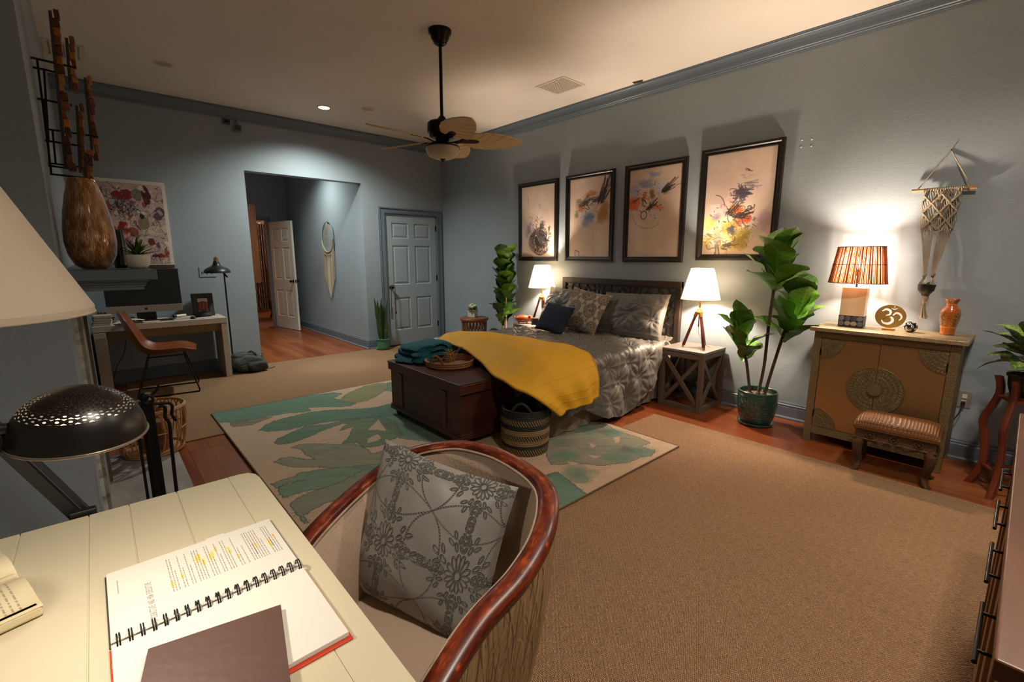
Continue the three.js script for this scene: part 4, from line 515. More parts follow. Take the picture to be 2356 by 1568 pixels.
{
  const z0 = 5.6, z1 = 6.4, xF = -0.42, H = 0.885, c = thing('brass_cabinet', 'two-door embossed brass cabinet with round medallion under the bamboo lamp', 'cabinet', [0, 0, 0]);
  const body = part(c, 'body', [bb(xF + 0.014, -0.03, 0.09, H - 0.03, z0 + 0.03, z1 - 0.03), bb(xF, xF + 0.045, 0, H - 0.028, z0, z0 + 0.05, 0.003), bb(xF, xF + 0.045, 0, H - 0.028, z1 - 0.05, z1, 0.003), bb(-0.07, -0.025, 0, H - 0.028, z0, z0 + 0.045, 0.003), bb(-0.07, -0.025, 0, H - 0.028, z1 - 0.045, z1, 0.003), bb(xF, xF + 0.03, H - 0.075, H - 0.028, z0 + 0.05, z1 - 0.05), bb(xF, xF + 0.03, 0.07, 0.125, z0 + 0.05, z1 - 0.05), bb(xF + 0.045, -0.07, 0.1, H - 0.028, z0 + 0.004, z0 + 0.02), bb(xF + 0.045, -0.07, 0.1, H - 0.028, z1 - 0.02, z1 - 0.004)], brassEmb, 'embossed brass frame and legs');
  part(c, 'top', bb(xF - 0.028, -0.018, H - 0.028, H, z0 - 0.03, z1 + 0.03, 0.004), mat(0xa38e6c, { metalness: 0.6, roughness: 0.38, bumpMap: rep(hammered, 4, 4), bumpScale: 0.002 }), 'hammered brass top');
  const zm = (z0 + z1) / 2, dy0 = 0.128, dy1 = H - 0.078;
  const disc = (a0, a1, r, cy, cz, d) => { const pts = [[0, 0]]; const n = 26; for (let i = 0; i <= n; i++) { const a = lerp(a0, a1, i / n); pts.push([Math.cos(a) * r, Math.sin(a) * r]); } const g = poly(pts, 0.004); const p = g.attributes.position, uv = g.attributes.uv; for (let i = 0; i < p.count; i++) uv.setXY(i, 0.5 + p.getX(i) / r / 2, 0.5 + p.getY(i) / r / 2); g.rotateY(-Math.PI / 2); g.translate(d, cy, cz); return g; };
  const petalG = new THREE.SphereGeometry(1, 7, 5), petals = (a0, a1, R, cy, cz, d) => { const g = []; for (const [k, n, l, wd] of [[0.965, 96, 0.022, 0.026], [0.85, 44, 0.085, 0.045], [0.68, 36, 0.075, 0.045], [0.51, 26, 0.07, 0.05], [0.34, 18, 0.07, 0.045]]) for (let i = 0; i < n; i++) { const th = (i + 0.5) / n * Math.PI * 2, q = ((th - a0) % (Math.PI * 2) + Math.PI * 2) % (Math.PI * 2); if (q < 0.04 || q > a1 - a0 - 0.04) continue; const p = petalG.clone(); p.scale(R * l, R * wd, 0.0028); p.rotateZ(th); p.translate(Math.cos(th) * R * k, Math.sin(th) * R * k, 0.004); p.rotateY(-Math.PI / 2); p.translate(d, cy, cz); g.push(p); } return merge(g); };
  for (const s of [-1, 1]) {
    const a = s < 0 ? z0 + 0.053 : zm + 0.0015, b = s < 0 ? zm - 0.0015 : z1 - 0.053, D = xF + 0.006, d = part(c, 'door', bb(D, D + 0.02, dy0, dy1, a, b, 0.0015), brassPlain, 'smooth brass door'); const f = D + 0.0002;
    part(d, 'medallion', disc(s < 0 ? Math.PI / 2 : -Math.PI / 2, s < 0 ? Math.PI * 1.5 : Math.PI / 2, 0.165, (dy0 + dy1) / 2 + 0.01, s < 0 ? zm - 0.0015 : zm + 0.0015, f), medM);
    const zo = s < 0 ? a : b, q = s < 0 ? [0, Math.PI / 2] : [Math.PI / 2, Math.PI];
    part(d, 'corner_ornament', disc(s < 0 ? -Math.PI / 2 : Math.PI, s < 0 ? 0 : Math.PI * 1.5, 0.15, dy1, zo, f), medM); part(d, 'corner_ornament', disc(q[0], q[1], 0.15, dy0, zo, f), medM);
    const cM = s < 0 ? [Math.PI / 2, Math.PI * 1.5] : [-Math.PI / 2, Math.PI / 2], cT = s < 0 ? [-Math.PI / 2, 0] : [Math.PI, Math.PI * 1.5];
    part(d, 'embossing', [petals(...cM, 0.165, (dy0 + dy1) / 2 + 0.01, s < 0 ? zm - 0.0015 : zm + 0.0015, f), petals(...cT, 0.15, dy1, zo, f), petals(...q, 0.15, dy0, zo, f)], medM);
    for (const y of [0.2, 0.68]) part(d, 'hinge', bb(xF - 0.003, xF + 0.004, y, y + 0.05, s < 0 ? z0 + 0.048 : z1 - 0.056, s < 0 ? z0 + 0.056 : z1 - 0.048), M.bronze);
  }
  const k = lathe([[0, 0.012], [0.036, 0.011], [0.04, 0.006], [0.04, 0]], 0, 0, 0, 32); k.rotateZ(Math.PI / 2); k.translate(xF + 0.003, (dy0 + dy1) / 2 + 0.01, zm); part(c, 'latch_disc', k, brassEmb);
}
// ---------------------------------------------------------------- things on the cabinet
{
  const H = 0.885, t = thing('bamboo_lamp', 'lit table lamp with bamboo stick shade and alabaster block base', 'table lamp', [-0.21, H, 5.775]);
  const base = part(t, 'base', bx(0.085, 0.29, 0.15, 0, 0.148, 0, 0.004), phys(0xf4ead8, { roughness: 0.35, map: rep(tex(128, 256, (u, v) => mix3(rgb(0xf0e2cc), rgb(0xd9c3a4), fbm(u, v, 3, 5, 161, 4))), 3, 3), clearcoat: 0.3 }), 'pale alabaster block');
  const stoneC = [0x5a6472, 0x39424f, 0x8a8578, 0x6d7078, 0x9a917c, 0x4a5058]; part(base, 'mosaic_ground', bx(0.088, 0.082, 0.153, 0, 0.045, 0, 0.002), mat(0x23262c, { roughness: 0.5 }));
  for (let i = 0; i < 4; i++) for (let j = 0; j < 2; j++) { const g = ball(0.021, 0, 0, 0, 0.16, rr(0.75, 0.9), rr(0.8, 0.98), 10, 8); g.translate(-0.0445, 0.026 + j * 0.037 + rr(-0.002, 0.002), -0.057 + i * 0.038 + rr(-0.002, 0.002)); part(base, 'river_stone', g, mat(stoneC[(i * 2 + j * 3) % 6], { roughness: 0.35 })); }
  part(t, 'stem', [cyl(0.006, 0.006, 0.09, 0, 0.29, 0, 12), cyl(0.018, 0.018, 0.05, 0, 0.375, 0, 14)], M.bronze);
  part(t, 'harp', tube([[0, 0.385, -0.03], [0, 0.47, -0.05], [0, 0.57, -0.03], [0, 0.585, 0], [0, 0.57, 0.03], [0, 0.47, 0.05], [0, 0.385, 0.03]], 0.0022, 40, 6), M.brass);
  const bulb = part(t, 'bulb', ball(0.033, 0, 0.475, 0, 1, 1.2, 1), mat(0xffffff, { emissive: 0xffd08a, emissiveIntensity: 14 }));
  const n = 118, E = (k, a) => [Math.cos(a) * lerp(0.115, 0.09, k), lerp(0.325, 0.585, k), Math.sin(a) * lerp(0.178, 0.142, k)];
  const stickM = [0xb06a2c, 0x8f4f1e, 0xc98b45, 0x7a3f18, 0xb87a3a].map((c) => phys(c, { roughness: 0.6, transmission: 0.25, thickness: 0 })); const gs = stickM.map(() => []);
  for (let i = 0; i < n; i++) { const a = (i + rr(-0.25, 0.25)) / n * 6.283; gs[Math.floor(rnd() * 5)].push(rod(E(0, a), E(1, a), rr(0.0026, 0.0042), rr(0.0024, 0.0036), 6)); }
  const sh = part(t, 'shade', gs[0], stickM[0], 'bamboo sticks tied side by side'); gs.slice(1).forEach((g, i) => part(sh, 'bamboo_sticks', g, stickM[i + 1]));
  for (const k of [0, 0.52, 1]) { const P = []; for (let i = 0; i < 36; i++) P.push(E(k, i / 36 * 6.283).map((v, j) => (j === 1 ? v : v * 1.02))); part(t, 'shade_hoop', tube(P, 0.0028, 72, 6, true), mat(0x4f2b14, { roughness: 0.7 })); }
  pointLight('bamboo_lamp_glow', WARM2, POWER.bamboo, [-0.21, H + 0.475, 5.775], 1.5);
  // cut-out disc
  const o = thing('om_disc', 'round gold disc with a cut-out om symbol on the cabinet', 'ornament', [-0.2, H, 5.995], -Math.PI / 2);
  const stroke = (pts, w) => { const c = new THREE.CatmullRomCurve3(pts.map(([x, y]) => V(x, y, 0))), N = 28, L = [], R = []; for (let i = 0; i <= N; i++) { const s = i / N, q = c.getPoint(s), tg = c.getTangent(s), k = w * (0.35 + 0.65 * Math.sin(Math.PI * Math.min(0.92, 0.08 + s * 0.9))); L.push([q.x - tg.y * k, q.y + tg.x * k]); R.push([q.x + tg.y * k, q.y - tg.x * k]); } return L.concat(R.reverse()); };
  const pts = []; for (let i = 0; i < 64; i++) { const a = i / 64 * 6.283; pts.push([Math.cos(a) * 0.087, 0.098 + Math.sin(a) * 0.082]); }
  const holes = [stroke([[-0.05, 0.138], [-0.028, 0.152], [-0.004, 0.142], [-0.004, 0.12], [-0.026, 0.106]].map(([x, y]) => [x, y - 0.006]), 0.008), stroke([[-0.02, 0.098], [0.008, 0.09], [0.014, 0.064], [-0.006, 0.046], [-0.036, 0.05], [-0.048, 0.068]], 0.0095), stroke([[0.012, 0.104], [0.03, 0.124], [0.052, 0.116], [0.062, 0.094], [0.05, 0.072]], 0.0075), stroke([[-0.002, 0.158], [0.016, 0.149], [0.036, 0.158]], 0.0045)];
  const dot = []; for (let i = 0; i < 10; i++) { const a = i / 10 * 6.283; dot.push([0.017 + Math.cos(a) * 0.006, 0.168 + Math.sin(a) * 0.0055]); } holes.push(dot);
  part(o, 'disc', poly(pts, 0.006, 0.0008, holes), mat(0xa8894a, { metalness: 0.7, roughness: 0.45, bumpMap: rep(stipple, 8, 8), bumpScale: 0.001 })); part(o, 'stand', [bb(-0.035, 0.035, 0.001, 0.012, -0.02, 0.03, 0.003)], M.brass);
  // spotted ball
  const b = thing('spotted_ball', 'small dark blue ball with pale ring spots on the cabinet', 'ornament', [-0.215, H, 6.115]); part(b, 'ball', ball(0.038, 0, 0.0375, 0, 1, 1, 1, 28, 20), phys(0x10161e, { roughness: 0.15, clearcoat: 1 }));
  for (let i = 0; i < 22; i++) { const y = 1 - (i + 0.5) / 11, r = Math.sqrt(Math.max(0, 1 - y * y)), a = i * 2.4; const d = V(Math.cos(a) * r, y, Math.sin(a) * r); const g = new THREE.TorusGeometry(0.0062, 0.0016, 6, 14); g.applyQuaternion(new THREE.Quaternion().setFromUnitVectors(V(0, 0, 1), d)); g.translate(d.x * 0.0378, 0.0375 + d.y * 0.0378, d.z * 0.0378); part(b, 'ring_spot', g, mat(0xcfc8b8, { roughness: 0.4 })); }
  // orange vase
  const vt = ctex(512, 512, (c, w, h) => { c.fillStyle = '#a8521c'; c.fillRect(0, 0, w, h); for (let i = 0; i < 900; i++) { c.globalAlpha = 0.5; c.fillStyle = ['#8a2c14', '#c8782c', '#d69a48', '#6d3a18'][i % 4]; c.beginPath(); c.arc(rnd() * w, rnd() * h, rr(2, 7), 0, 7); c.fill(); } c.globalAlpha = 1; for (let k = 0; k < 4; k++) { const x = (k + 0.5) * w / 4; c.fillStyle = '#8a6a34'; c.beginPath(); c.ellipse(x, h * 0.55, 40, 110, 0, 0, 7); c.fill(); c.fillStyle = '#3c3a2c'; for (let i = 0; i < 30; i++) { c.globalAlpha = 0.7; c.fillStyle = ['#3a3a30', '#b88c3c', '#6a2a1c', '#2e4438'][i % 4]; c.beginPath(); c.ellipse(x + rr(-28, 28), h * 0.55 + rr(-90, 90), rr(4, 12), rr(3, 9), rnd() * 3, 0, 7); c.fill(); } } c.globalAlpha = 1; c.fillStyle = '#c9812f'; for (const y of [0.02, 0.22, 0.86, 0.97]) c.fillRect(0, h * (1 - y) - 8, w, 16); });
  const v = thing('painted_vase', 'orange painted porcelain vase with frilled rim at the cabinet end', 'vase', [-0.17, H, 6.3]); const pr = [[0, 0.001], [0.034, 0.002], [0.04, 0.012], [0.036, 0.02], [0.042, 0.06], [0.052, 0.11], [0.055, 0.145], [0.05, 0.168], [0.036, 0.183], [0.028, 0.2], [0.028, 0.214], [0.038, 0.232], [0.044, 0.24]];
  const N = 48, vg = surf(N, pr.length - 1, (a, q) => { const [r, y] = pr[Math.round(q * (pr.length - 1))], th = -a * 6.2832, f = q > 0.9 ? 1 + 0.07 * Math.cos(th * 8) : 1; return [Math.cos(th) * r * f, y + (q > 0.9 ? 0.004 * Math.cos(th * 8) : 0), Math.sin(th) * r * f, a, y / 0.24]; }, true);
  part(v, 'body', vg, phys(0xffffff, { map: vt, roughness: 0.2, clearcoat: 1, clearcoatRoughness: 0.08, side: THREE.DoubleSide }));
}
// ---------------------------------------------------------------- carved stool with ribbed leather cushion
{
  const cx = -0.665, cz = 6.185, s = thing('carved_stool', 'low carved wooden stool with ribbed brown leather cushion before the cabinet', 'stool', [cx, 0, cz], 0.04);
  const carved = mat(0xffffff, { map: woodTex(0x6b4422, 0x3d2512, 171, 0.3), roughness: 0.45, bumpMap: rep(hammered, 5, 5), bumpScale: 0.005 });
  const rib = tex(256, 256, (u, v) => Math.pow(0.5 + 0.5 * Math.cos(u * 6.283 * 26), 0.6) * (0.75 + 0.25 * Math.cos(v * 6.283 * 40)), false);
  const hx = 0.115, hz = 0.2;
  const cg = surf(30, 40, (a, b) => { const u = a * 2 - 1, v = b * 2 - 1, sq = (q) => Math.sign(q) * Math.pow(Math.abs(q), 0.8); const e = Math.pow(Math.max(0, (1 - Math.pow(Math.abs(u), 4)) * (1 - Math.pow(Math.abs(v), 6))), 0.45); return [sq(u) * (hx + 0.015), 0.318 + 0.075 * e * (1 - 0.22 * u * u), sq(v) * (hz + 0.015), b, a]; });
  part(s, 'cushion', [cg, bb(-hx - 0.012, hx + 0.012, 0.3, 0.322, -hz - 0.012, hz + 0.012, 0.006)], mat(0x6f4422, { roughness: 0.38, bumpMap: rib, bumpScale: 0.004, side: THREE.DoubleSide }), 'brown leather cushion with ribs');
  part(s, 'apron', [bb(-hx, hx, 0.235, 0.3, -hz, hz, 0.006), bb(-hx - 0.006, hx + 0.006, 0.292, 0.303, -hz - 0.006, hz + 0.006, 0.003), bb(-hx - 0.005, hx + 0.005, 0.232, 0.241, -hz - 0.005, hz + 0.005, 0.003)], carved);
  for (const z of [-0.12, 0, 0.12]) { const g = new THREE.TorusGeometry(0.02, 0.0045, 6, 20); g.rotateY(Math.PI / 2); g.translate(-hx - 0.002, 0.268, z); part(s, 'carved_rosette', [g, ball(0.008, -hx - 0.003, 0.268, z)], carved); }
  const scroll = (z, k) => { const P = []; for (let i = 0; i <= 26; i++) { const a = i / 26 * 9, r = 0.022 * (1 - i / 32); P.push([-hx + 0.004, 0.208 + Math.sin(a) * r, z + k * Math.cos(a) * r]); } return tube(P, 0.0042, 40, 6); };
  part(s, 'scroll_carving', [scroll(-0.03, -1), scroll(0.03, 1), tube([[-hx + 0.004, 0.2, -0.05], [-hx + 0.004, 0.225, -0.1], [-hx + 0.004, 0.232, -0.15]], 0.006, 14, 6), tube([[-hx + 0.004, 0.2, 0.05], [-hx + 0.004, 0.225, 0.1], [-hx + 0.004, 0.232, 0.15]], 0.006, 14, 6)], carved);
  for (const sx of [-1, 1]) for (const sz of [-1, 1]) { const C = new THREE.CatmullRomCurve3([[0.0, 0.245], [0.012, 0.2], [0.008, 0.13], [-0.006, 0.06], [0.012, 0.012], [0.03, 0.004]].map(([o, y]) => V(sx * (hx - 0.03 + o * 0.9), y, sz * (hz - 0.03 + o * 0.9)))); const rad = [0.034, 0.032, 0.024, 0.017, 0.018, 0.012]; part(s, 'leg', surf(14, 24, (a, t) => { const p = C.getPoint(t), k = t * 5, i = Math.min(4, Math.floor(k)), r = lerp(rad[i], rad[i + 1], k - i) * (1 + 0.04 * Math.sin(t * 70)), th = a * 6.2832; return [p.x + Math.cos(th) * r, Math.max(0.001, p.y + (t > 0.85 ? Math.sin(th) * r * 0.3 + 0.006 : 0)), p.z + Math.sin(th) * r]; }, true), carved); }
}
// ---------------------------------------------------------------- macrame plant hanger on the right wall
const cotton = mat(0xcdbda2, { roughness: 0.95, bumpMap: rep(tex(64, 64, (u, v) => 0.5 + 0.5 * Math.sin((u + v) * 6.283 * 4), false), 2, 30), bumpScale: 0.002 });
{
  const m = thing('macrame_hanger', 'cream macrame wall hanging with tassel holding a tiny plant', 'macrame', [-0.036, 0, 6.15]);
  part(m, 'dowel', rod([0, 1.856, -0.165], [0, 1.846, 0.165], 0.0095, 0.0095, 12), mat(0xffffff, { map: woodTex(0xb98c5a, 0x8f6438, 181, 0.3), roughness: 0.7 }));
  part(m, 'hanging_cord', [rod([0, 1.86, -0.135], [0.035, 2.105, 0.005], 0.0035, 0.0035, 8), rod([0, 1.856, 0.135], [0.035, 2.105, 0.005], 0.0035, 0.0035, 8)], cotton);
  part(m, 'nail', rod([0.05, 2.1, 0.005], [0.02, 2.108, 0.005], 0.003), M.bronze);
  const n = 24, zt = (i) => lerp(-0.1, 0.1, i / (n - 1));
  for (let i = 0; i < n; i++) part(m, 'cord_loop', [torus(0.011, 0.0035, 0, 0, 0, 14, 6)].map((g) => { g.rotateX(Math.PI / 2); g.rotateY(Math.PI / 2); g.rotateY(Math.PI / 2); g.translate(0, 1.852, zt(i)); return g; }), cotton);
  const wid = (y) => { const t = (1.85 - y) / 0.27; return lerp(1, 0.8, t); };
  for (let i = 0; i < n; i++) { const P = []; for (let k = 0; k <= 10; k++) { const y = 1.845 - k * 0.027; P.push([-0.006 + 0.006 * Math.sin(i * 2.1 + k * 1.7), y, zt(i) * wid(y) + 0.006 * Math.sin(k * 1.3 + i)]); } part(m, 'woven_cord', tube(P, 0.0036, 24, 5), cotton); }
  // knotted zigzag ridges
  for (const [y, ph] of [[1.79, 0], [1.73, 1], [1.67, 0], [1.615, 1]]) { const P = []; for (let k = 0; k <= 12; k++) { const t = k / 12; P.push([-0.016, y + 0.028 * (Math.abs(((t * 2 + ph * 0.5) % 1) - 0.5) * 4 - 1), lerp(-0.098, 0.098, t) * wid(y)]); } part(m, 'knotted_ridge', tube(P, 0.0075, 48, 6), cotton); }
  const bundle = (z, dz, label) => { for (let i = 0; i < 9; i++) { const s = i / 8 - 0.5; part(m, 'gathered_cord', tube([[-0.005, 1.58, z + s * dz], [-0.02 - 0.01 * Math.abs(s), 1.42, lerp(z, 0, 0.35) + s * dz * 0.6], [-0.03, 1.27, lerp(z, 0, 0.55) + s * 0.012], [-0.05 - 0.02 * Math.cos(i), 1.2, z * 0.75 + s * 0.01], [-0.035, 1.125, z * 0.3]], 0.0024, 28, 5), cotton); } };
  bundle(-0.05, 0.06); bundle(0.045, 0.07); 
  part(m, 'knot', [ball(0.014, -0.035, 1.275, -0.022), ball(0.014, -0.035, 1.28, 0.022), ball(0.018, -0.04, 1.12, 0, 1, 1.5, 1)], cotton);
  for (let i = 0; i < 16; i++) { const a = i * 2.4, r = 0.012 * Math.sqrt(i / 16); part(m, 'tassel_strand', tube([[-0.035, 1.12, 0], [-0.032 + Math.cos(a) * r, 1.06, Math.sin(a) * r * 0.6], [-0.03 + Math.cos(a) * r * 2, 0.98 + rr(-0.012, 0.004), Math.sin(a) * r * 2.2 + 0.006]], 0.0028, 14, 5), cotton); }
  part(m, 'tassel_wrap', cyl(0.013, 0.013, 0.03, -0.034, 1.075, 0, 12), cotton);
  const p = thing('hanging_pot', 'small black bowl with pale green succulent hanging in the macrame', 'potted plant', [-0.085, 1.14, 6.15]);
  part(p, 'bowl', lathe([[0, 0], [0.02, 0.001], [0.044, 0.03], [0.05, 0.07], [0.047, 0.07], [0.04, 0.05], [0, 0.048]], 0, 0, 0, 28), mat(0x1b1715, { roughness: 0.4 }));
  const lg = leafGeo(0.05, 0.022, [0.4, 0.8, 1, 0.9, 0.1], 0.3, 0.3, 0, 0, 4, 5), lm = mat(0x8a9a6a, { roughness: 0.6, side: THREE.DoubleSide }); for (let i = 0; i < 12; i++) putLeaf(p, lg, lm, 0, 0.05, 0, i * 2.4, lerp(1.2, 0.3, i / 12), 1);
}
// ---------------------------------------------------------------- outlet and cord beside the cabinet
{
  const o = thing('wall_outlet', 'grey wall outlet with a plugged-in cord beside the cabinet', 'outlet', [0, 0.43, 6.43]); part(o, 'plate', bb(-0.006, 0, -0.058, 0.058, -0.036, 0.036, 0.002), mat(0x8a8276, { roughness: 0.5 })); for (const y of [0.022, -0.022]) part(o, 'socket', bb(-0.0085, -0.005, y - 0.014, y + 0.014, -0.013, 0.013, 0.002), M.cream); part(o, 'plug', bb(-0.035, -0.008, -0.032, -0.012, -0.011, 0.011, 0.004), M.black); part(o, 'cord', tube([[-0.03, -0.022, 0], [-0.05, -0.07, -0.005], [-0.05, -0.14, -0.03], [-0.03, -0.17, -0.055], [-0.03, -0.24, -0.06]], 0.003, 24, 6), M.black);
  const q = thing('wall_plate', 'pale double switch plate behind the black floor lamp', 'switch plate', [-3.37, 1.21, 0]); part(q, 'plate', bb(-0.085, 0.085, -0.058, 0.058, 0, 0.006, 0.002), mat(0x8f9da3, { roughness: 0.4 })); for (const x of [-0.05, 0, 0.05]) part(q, 'toggle', bb(x - 0.005, x + 0.005, -0.012, 0.012, 0.006, 0.014, 0.002), mat(0x8f9da3, { roughness: 0.4 }));
  const s1 = thing('security_sensor', 'small dark box sensor under the crown moulding', 'sensor', [-3.014, 2.965, 0]); part(s1, 'housing', [bb(-0.035, 0.035, -0.03, 0.025, 0, 0.045, 0.006)], mat(0x4d5254, { roughness: 0.5 })); part(s1, 'window', bb(-0.025, 0.025, -0.02, 0.015, 0.045, 0.0465), M.dark);
  const s2 = thing('security_camera', 'small wedge-shaped grey camera under the crown moulding', 'camera', [-2.905, 2.93, 0]); part(s2, 'bracket', poly([[-0.04, -0.06], [0.035, -0.05], [0.0, 0.07]], 0.03, 0.004), mat(0x6d7376, { roughness: 0.5 })); part(s2, 'camera_body', bb(-0.022, 0.032, -0.045, 0.005, 0.03, 0.075, 0.006), mat(0x3c3f40, { roughness: 0.4 }));
  for (const [y, z, k] of [[2.328, 5.241, 0], [2.322, 5.312, 1], [2.275, 5.24, 2], [2.27, 5.312, 3]]) single('wall_anchor', ['upper left', 'upper right', 'lower left', 'lower right'][k] + ' of four leftover screw anchors right of the last painting', 'wall anchor', lathe([[0, 0.004], [0.006, 0.003], [0.008, 0]], 0, 0, 0, 10).rotateZ(Math.PI / 2), mat(0xc9c7c2, { roughness: 0.5 }), [0, y, z], 0, 'screw anchors in the wall');
}
// ---------------------------------------------------------------- plant stand and variegated plant
{
  const cx = -0.47, cz = 6.69, red = mat(0xffffff, { map: woodTex(0x74341c, 0x4a1d0e, 191, 0.3), roughness: 0.35 });
  const s = thing('plant_stand', 'tall reddish wood plant stand with curved legs at the right edge', 'plant stand', [cx, 0, cz], 0.45);
  const prof = [[0.165, 0.0], [0.13, 0.09], [0.115, 0.17], [0.13, 0.32], [0.15, 0.42], [0.12, 0.52], [0.1, 0.6], [0.105, 0.66], [0.118, 0.7]];
  for (let i = 0; i < 4; i++) { const a = i / 4 * 6.283 + Math.PI / 4, C = new THREE.CatmullRomCurve3(prof.map(([r, y]) => V(Math.cos(a) * r, y, Math.sin(a) * r))); const sec = (t, th) => { const p = C.getPoint(t), w = 0.019, d = 0.016, e = (q) => Math.sign(q) * Math.pow(Math.abs(q), 0.5); return [p.x + Math.cos(a) * e(Math.cos(th)) * w - Math.sin(a) * e(Math.sin(th)) * d, Math.max(0.0005, p.y), p.z + Math.sin(a) * e(Math.cos(th)) * w + Math.cos(a) * e(Math.sin(th)) * d]; }; part(s, 'leg', [surf(16, 36, (u, t) => [...sec(t, u * 6.2832), t * 0.8, u * 0.1], true), ball(0.016, ...C.getPoint(1).toArray(), 1, 0.3, 1)], red); }
  for (const [r, y] of [[0.12, 0.14], [0.105, 0.585]]) for (let i = 0; i < 4; i++) { const a = i / 4 * 6.283 + Math.PI / 4, b = a + Math.PI / 2; part(s, 'stretcher', bar([Math.cos(a) * r, y, Math.sin(a) * r], [Math.cos(b) * r, y, Math.sin(b) * r], 0.02, 0.016, [0, 1, 0]), red); }
  part(s, 'shelf', bx(0.16, 0.012, 0.16, 0, 0.598, 0, 0.003).rotateY(Math.PI / 4), red);
  const p = thing('variegated_plant', 'leafy green and yellow variegated plant in a dark pot on the plant stand', 'potted plant', [cx, 0.605, cz]);
  part(p, 'pot', lathe([[0, 0], [0.055, 0.001], [0.072, 0.06], [0.076, 0.11], [0.084, 0.112], [0.084, 0.13], [0.074, 0.13], [0.07, 0.11], [0, 0.108]], 0, 0, 0, 8), mat(0x2a1510, { roughness: 0.4 }));
  part(p, 'dried_moss', Array.from({ length: 26 }, () => { const a = rnd() * 6.28; return tube([[Math.cos(a) * 0.03, 0.11, Math.sin(a) * 0.03], [Math.cos(a) * 0.06, rr(0.13, 0.16), Math.sin(a) * 0.06], [Math.cos(a + 0.5) * 0.085, rr(0.12, 0.15), Math.sin(a + 0.5) * 0.085]], 0.0009, 8, 4); }), mat(0x6a5138, { roughness: 1 }));
  const lp = [0.1, 0.5, 0.85, 1, 0.95, 0.75, 0.45, 0.05], G = [0, 1, 2].map((i) => leafGeo(0.21, 0.125, lp, 0.7 + i * 0.25, 0.2, 0.1, i)); const D = [leafMat(veinTex('#2f4a22', '#39592a', '#b9bd6a', 3, 1)), leafMat(veinTex('#35511f', '#5a7428', '#c8cc72', 4, 1)), leafMat(veinTex('#6f8a30', '#8a9c3a', '#d6d684', 5, 1))];
  for (let i = 0; i < 5; i++) { const a = i * 1.3; part(p, 'stem', tube([[0, 0.1, 0], [Math.cos(a) * 0.02, 0.2, Math.sin(a) * 0.02], [Math.cos(a) * 0.045, 0.3, Math.sin(a) * 0.045]], 0.005, 10, 6), mat(0x5c7a3a, { roughness: 0.6 })); }
  for (let i = 0; i < 26; i++) { const t = i / 26, az = i * 2.4; putLeaf(p, G[i % 3], D[i % 3], Math.cos(az) * 0.03, 0.17 + t * 0.17, Math.sin(az) * 0.03, az, lerp(1.35, 0.35, t), rr(0.85, 1.1), rr(-0.3, 0.3)); }
}
// ---------------------------------------------------------------- wooden dresser at the right edge
{
  const oak = mat(0xffffff, { map: rep(woodTex(0x8a5a30, 0x67401f, 201, 0.35), 1.2, 1.2), roughness: 0.45 }), topW = mat(0xffffff, { map: rep(woodTex(0x6b4028, 0x4c2a18, 207, 0.35), 1.1, 1.1), roughness: 0.4 });
  const x0 = -3.533, x1 = -1.995, zf = 6.667, zb = 7.12, H = 0.85, d = thing('dresser', 'brown wooden dresser with black bar handles at the right edge', 'dresser');
  part(d, 'top', bb(x0, x1, H - 0.034, H, zf, zb, 0.004), topW);
  part(d, 'carcass', [bb(x0 + 0.02, x0 + 0.045, 0.011, H - 0.034, zf + 0.02, zb - 0.01), bb(x1 - 0.045, x1 - 0.02, 0.011, H - 0.034, zf + 0.02, zb - 0.01), bb(x0 + 0.045, x1 - 0.045, 0.04, 0.08, zf + 0.03, zb - 0.01), bb(x0 + 0.045, x1 - 0.045, 0.08, H - 0.034, zb - 0.03, zb - 0.01), bb(x0 + 0.045, x1 - 0.045, H - 0.06, H - 0.034, zf + 0.018, zf + 0.05)], oak);
  const n = 4, w = 0.32; part(d, 'side_panel', [bb(x0 + 0.045, -3.323, 0.085, H - 0.065, zf + 0.014, zf + 0.036, 0.003)], oak);
  for (let i = 0; i < n; i++) { const a = -3.32 + i * w; const bays = [[0.085, H - 0.065]]; bays.forEach(([y0, y1], k) => { const dr = part(d, 'front_door', [bb(a + 0.003, a + w - 0.003, y0, y1, zf + 0.016, zf + 0.036, 0.003), bb(a + 0.003, a + 0.045, y0, y1, zf + 0.008, zf + 0.018, 0.002), bb(a + w - 0.045, a + w - 0.003, y0, y1, zf + 0.008, zf + 0.018, 0.002), bb(a + 0.045, a + w - 0.045, y1 - 0.045, y1, zf + 0.008, zf + 0.018, 0.002), bb(a + 0.045, a + w - 0.045, y0, y0 + 0.045, zf + 0.008, zf + 0.018, 0.002)], oak); const hy = k === 0 ? 0.66 : (y0 + y1) / 2, c = a + w / 2; part(dr, 'handle', [rod([c - 0.11, hy, zf - 0.012], [c + 0.11, hy, zf - 0.012], 0.0042, 0.0042, 10), rod([c - 0.07, hy, zf - 0.012], [c - 0.07, hy, zf + 0.016], 0.0036), rod([c + 0.07, hy, zf - 0.012], [c + 0.07, hy, zf + 0.016], 0.0036)], M.bronze); }); }
}
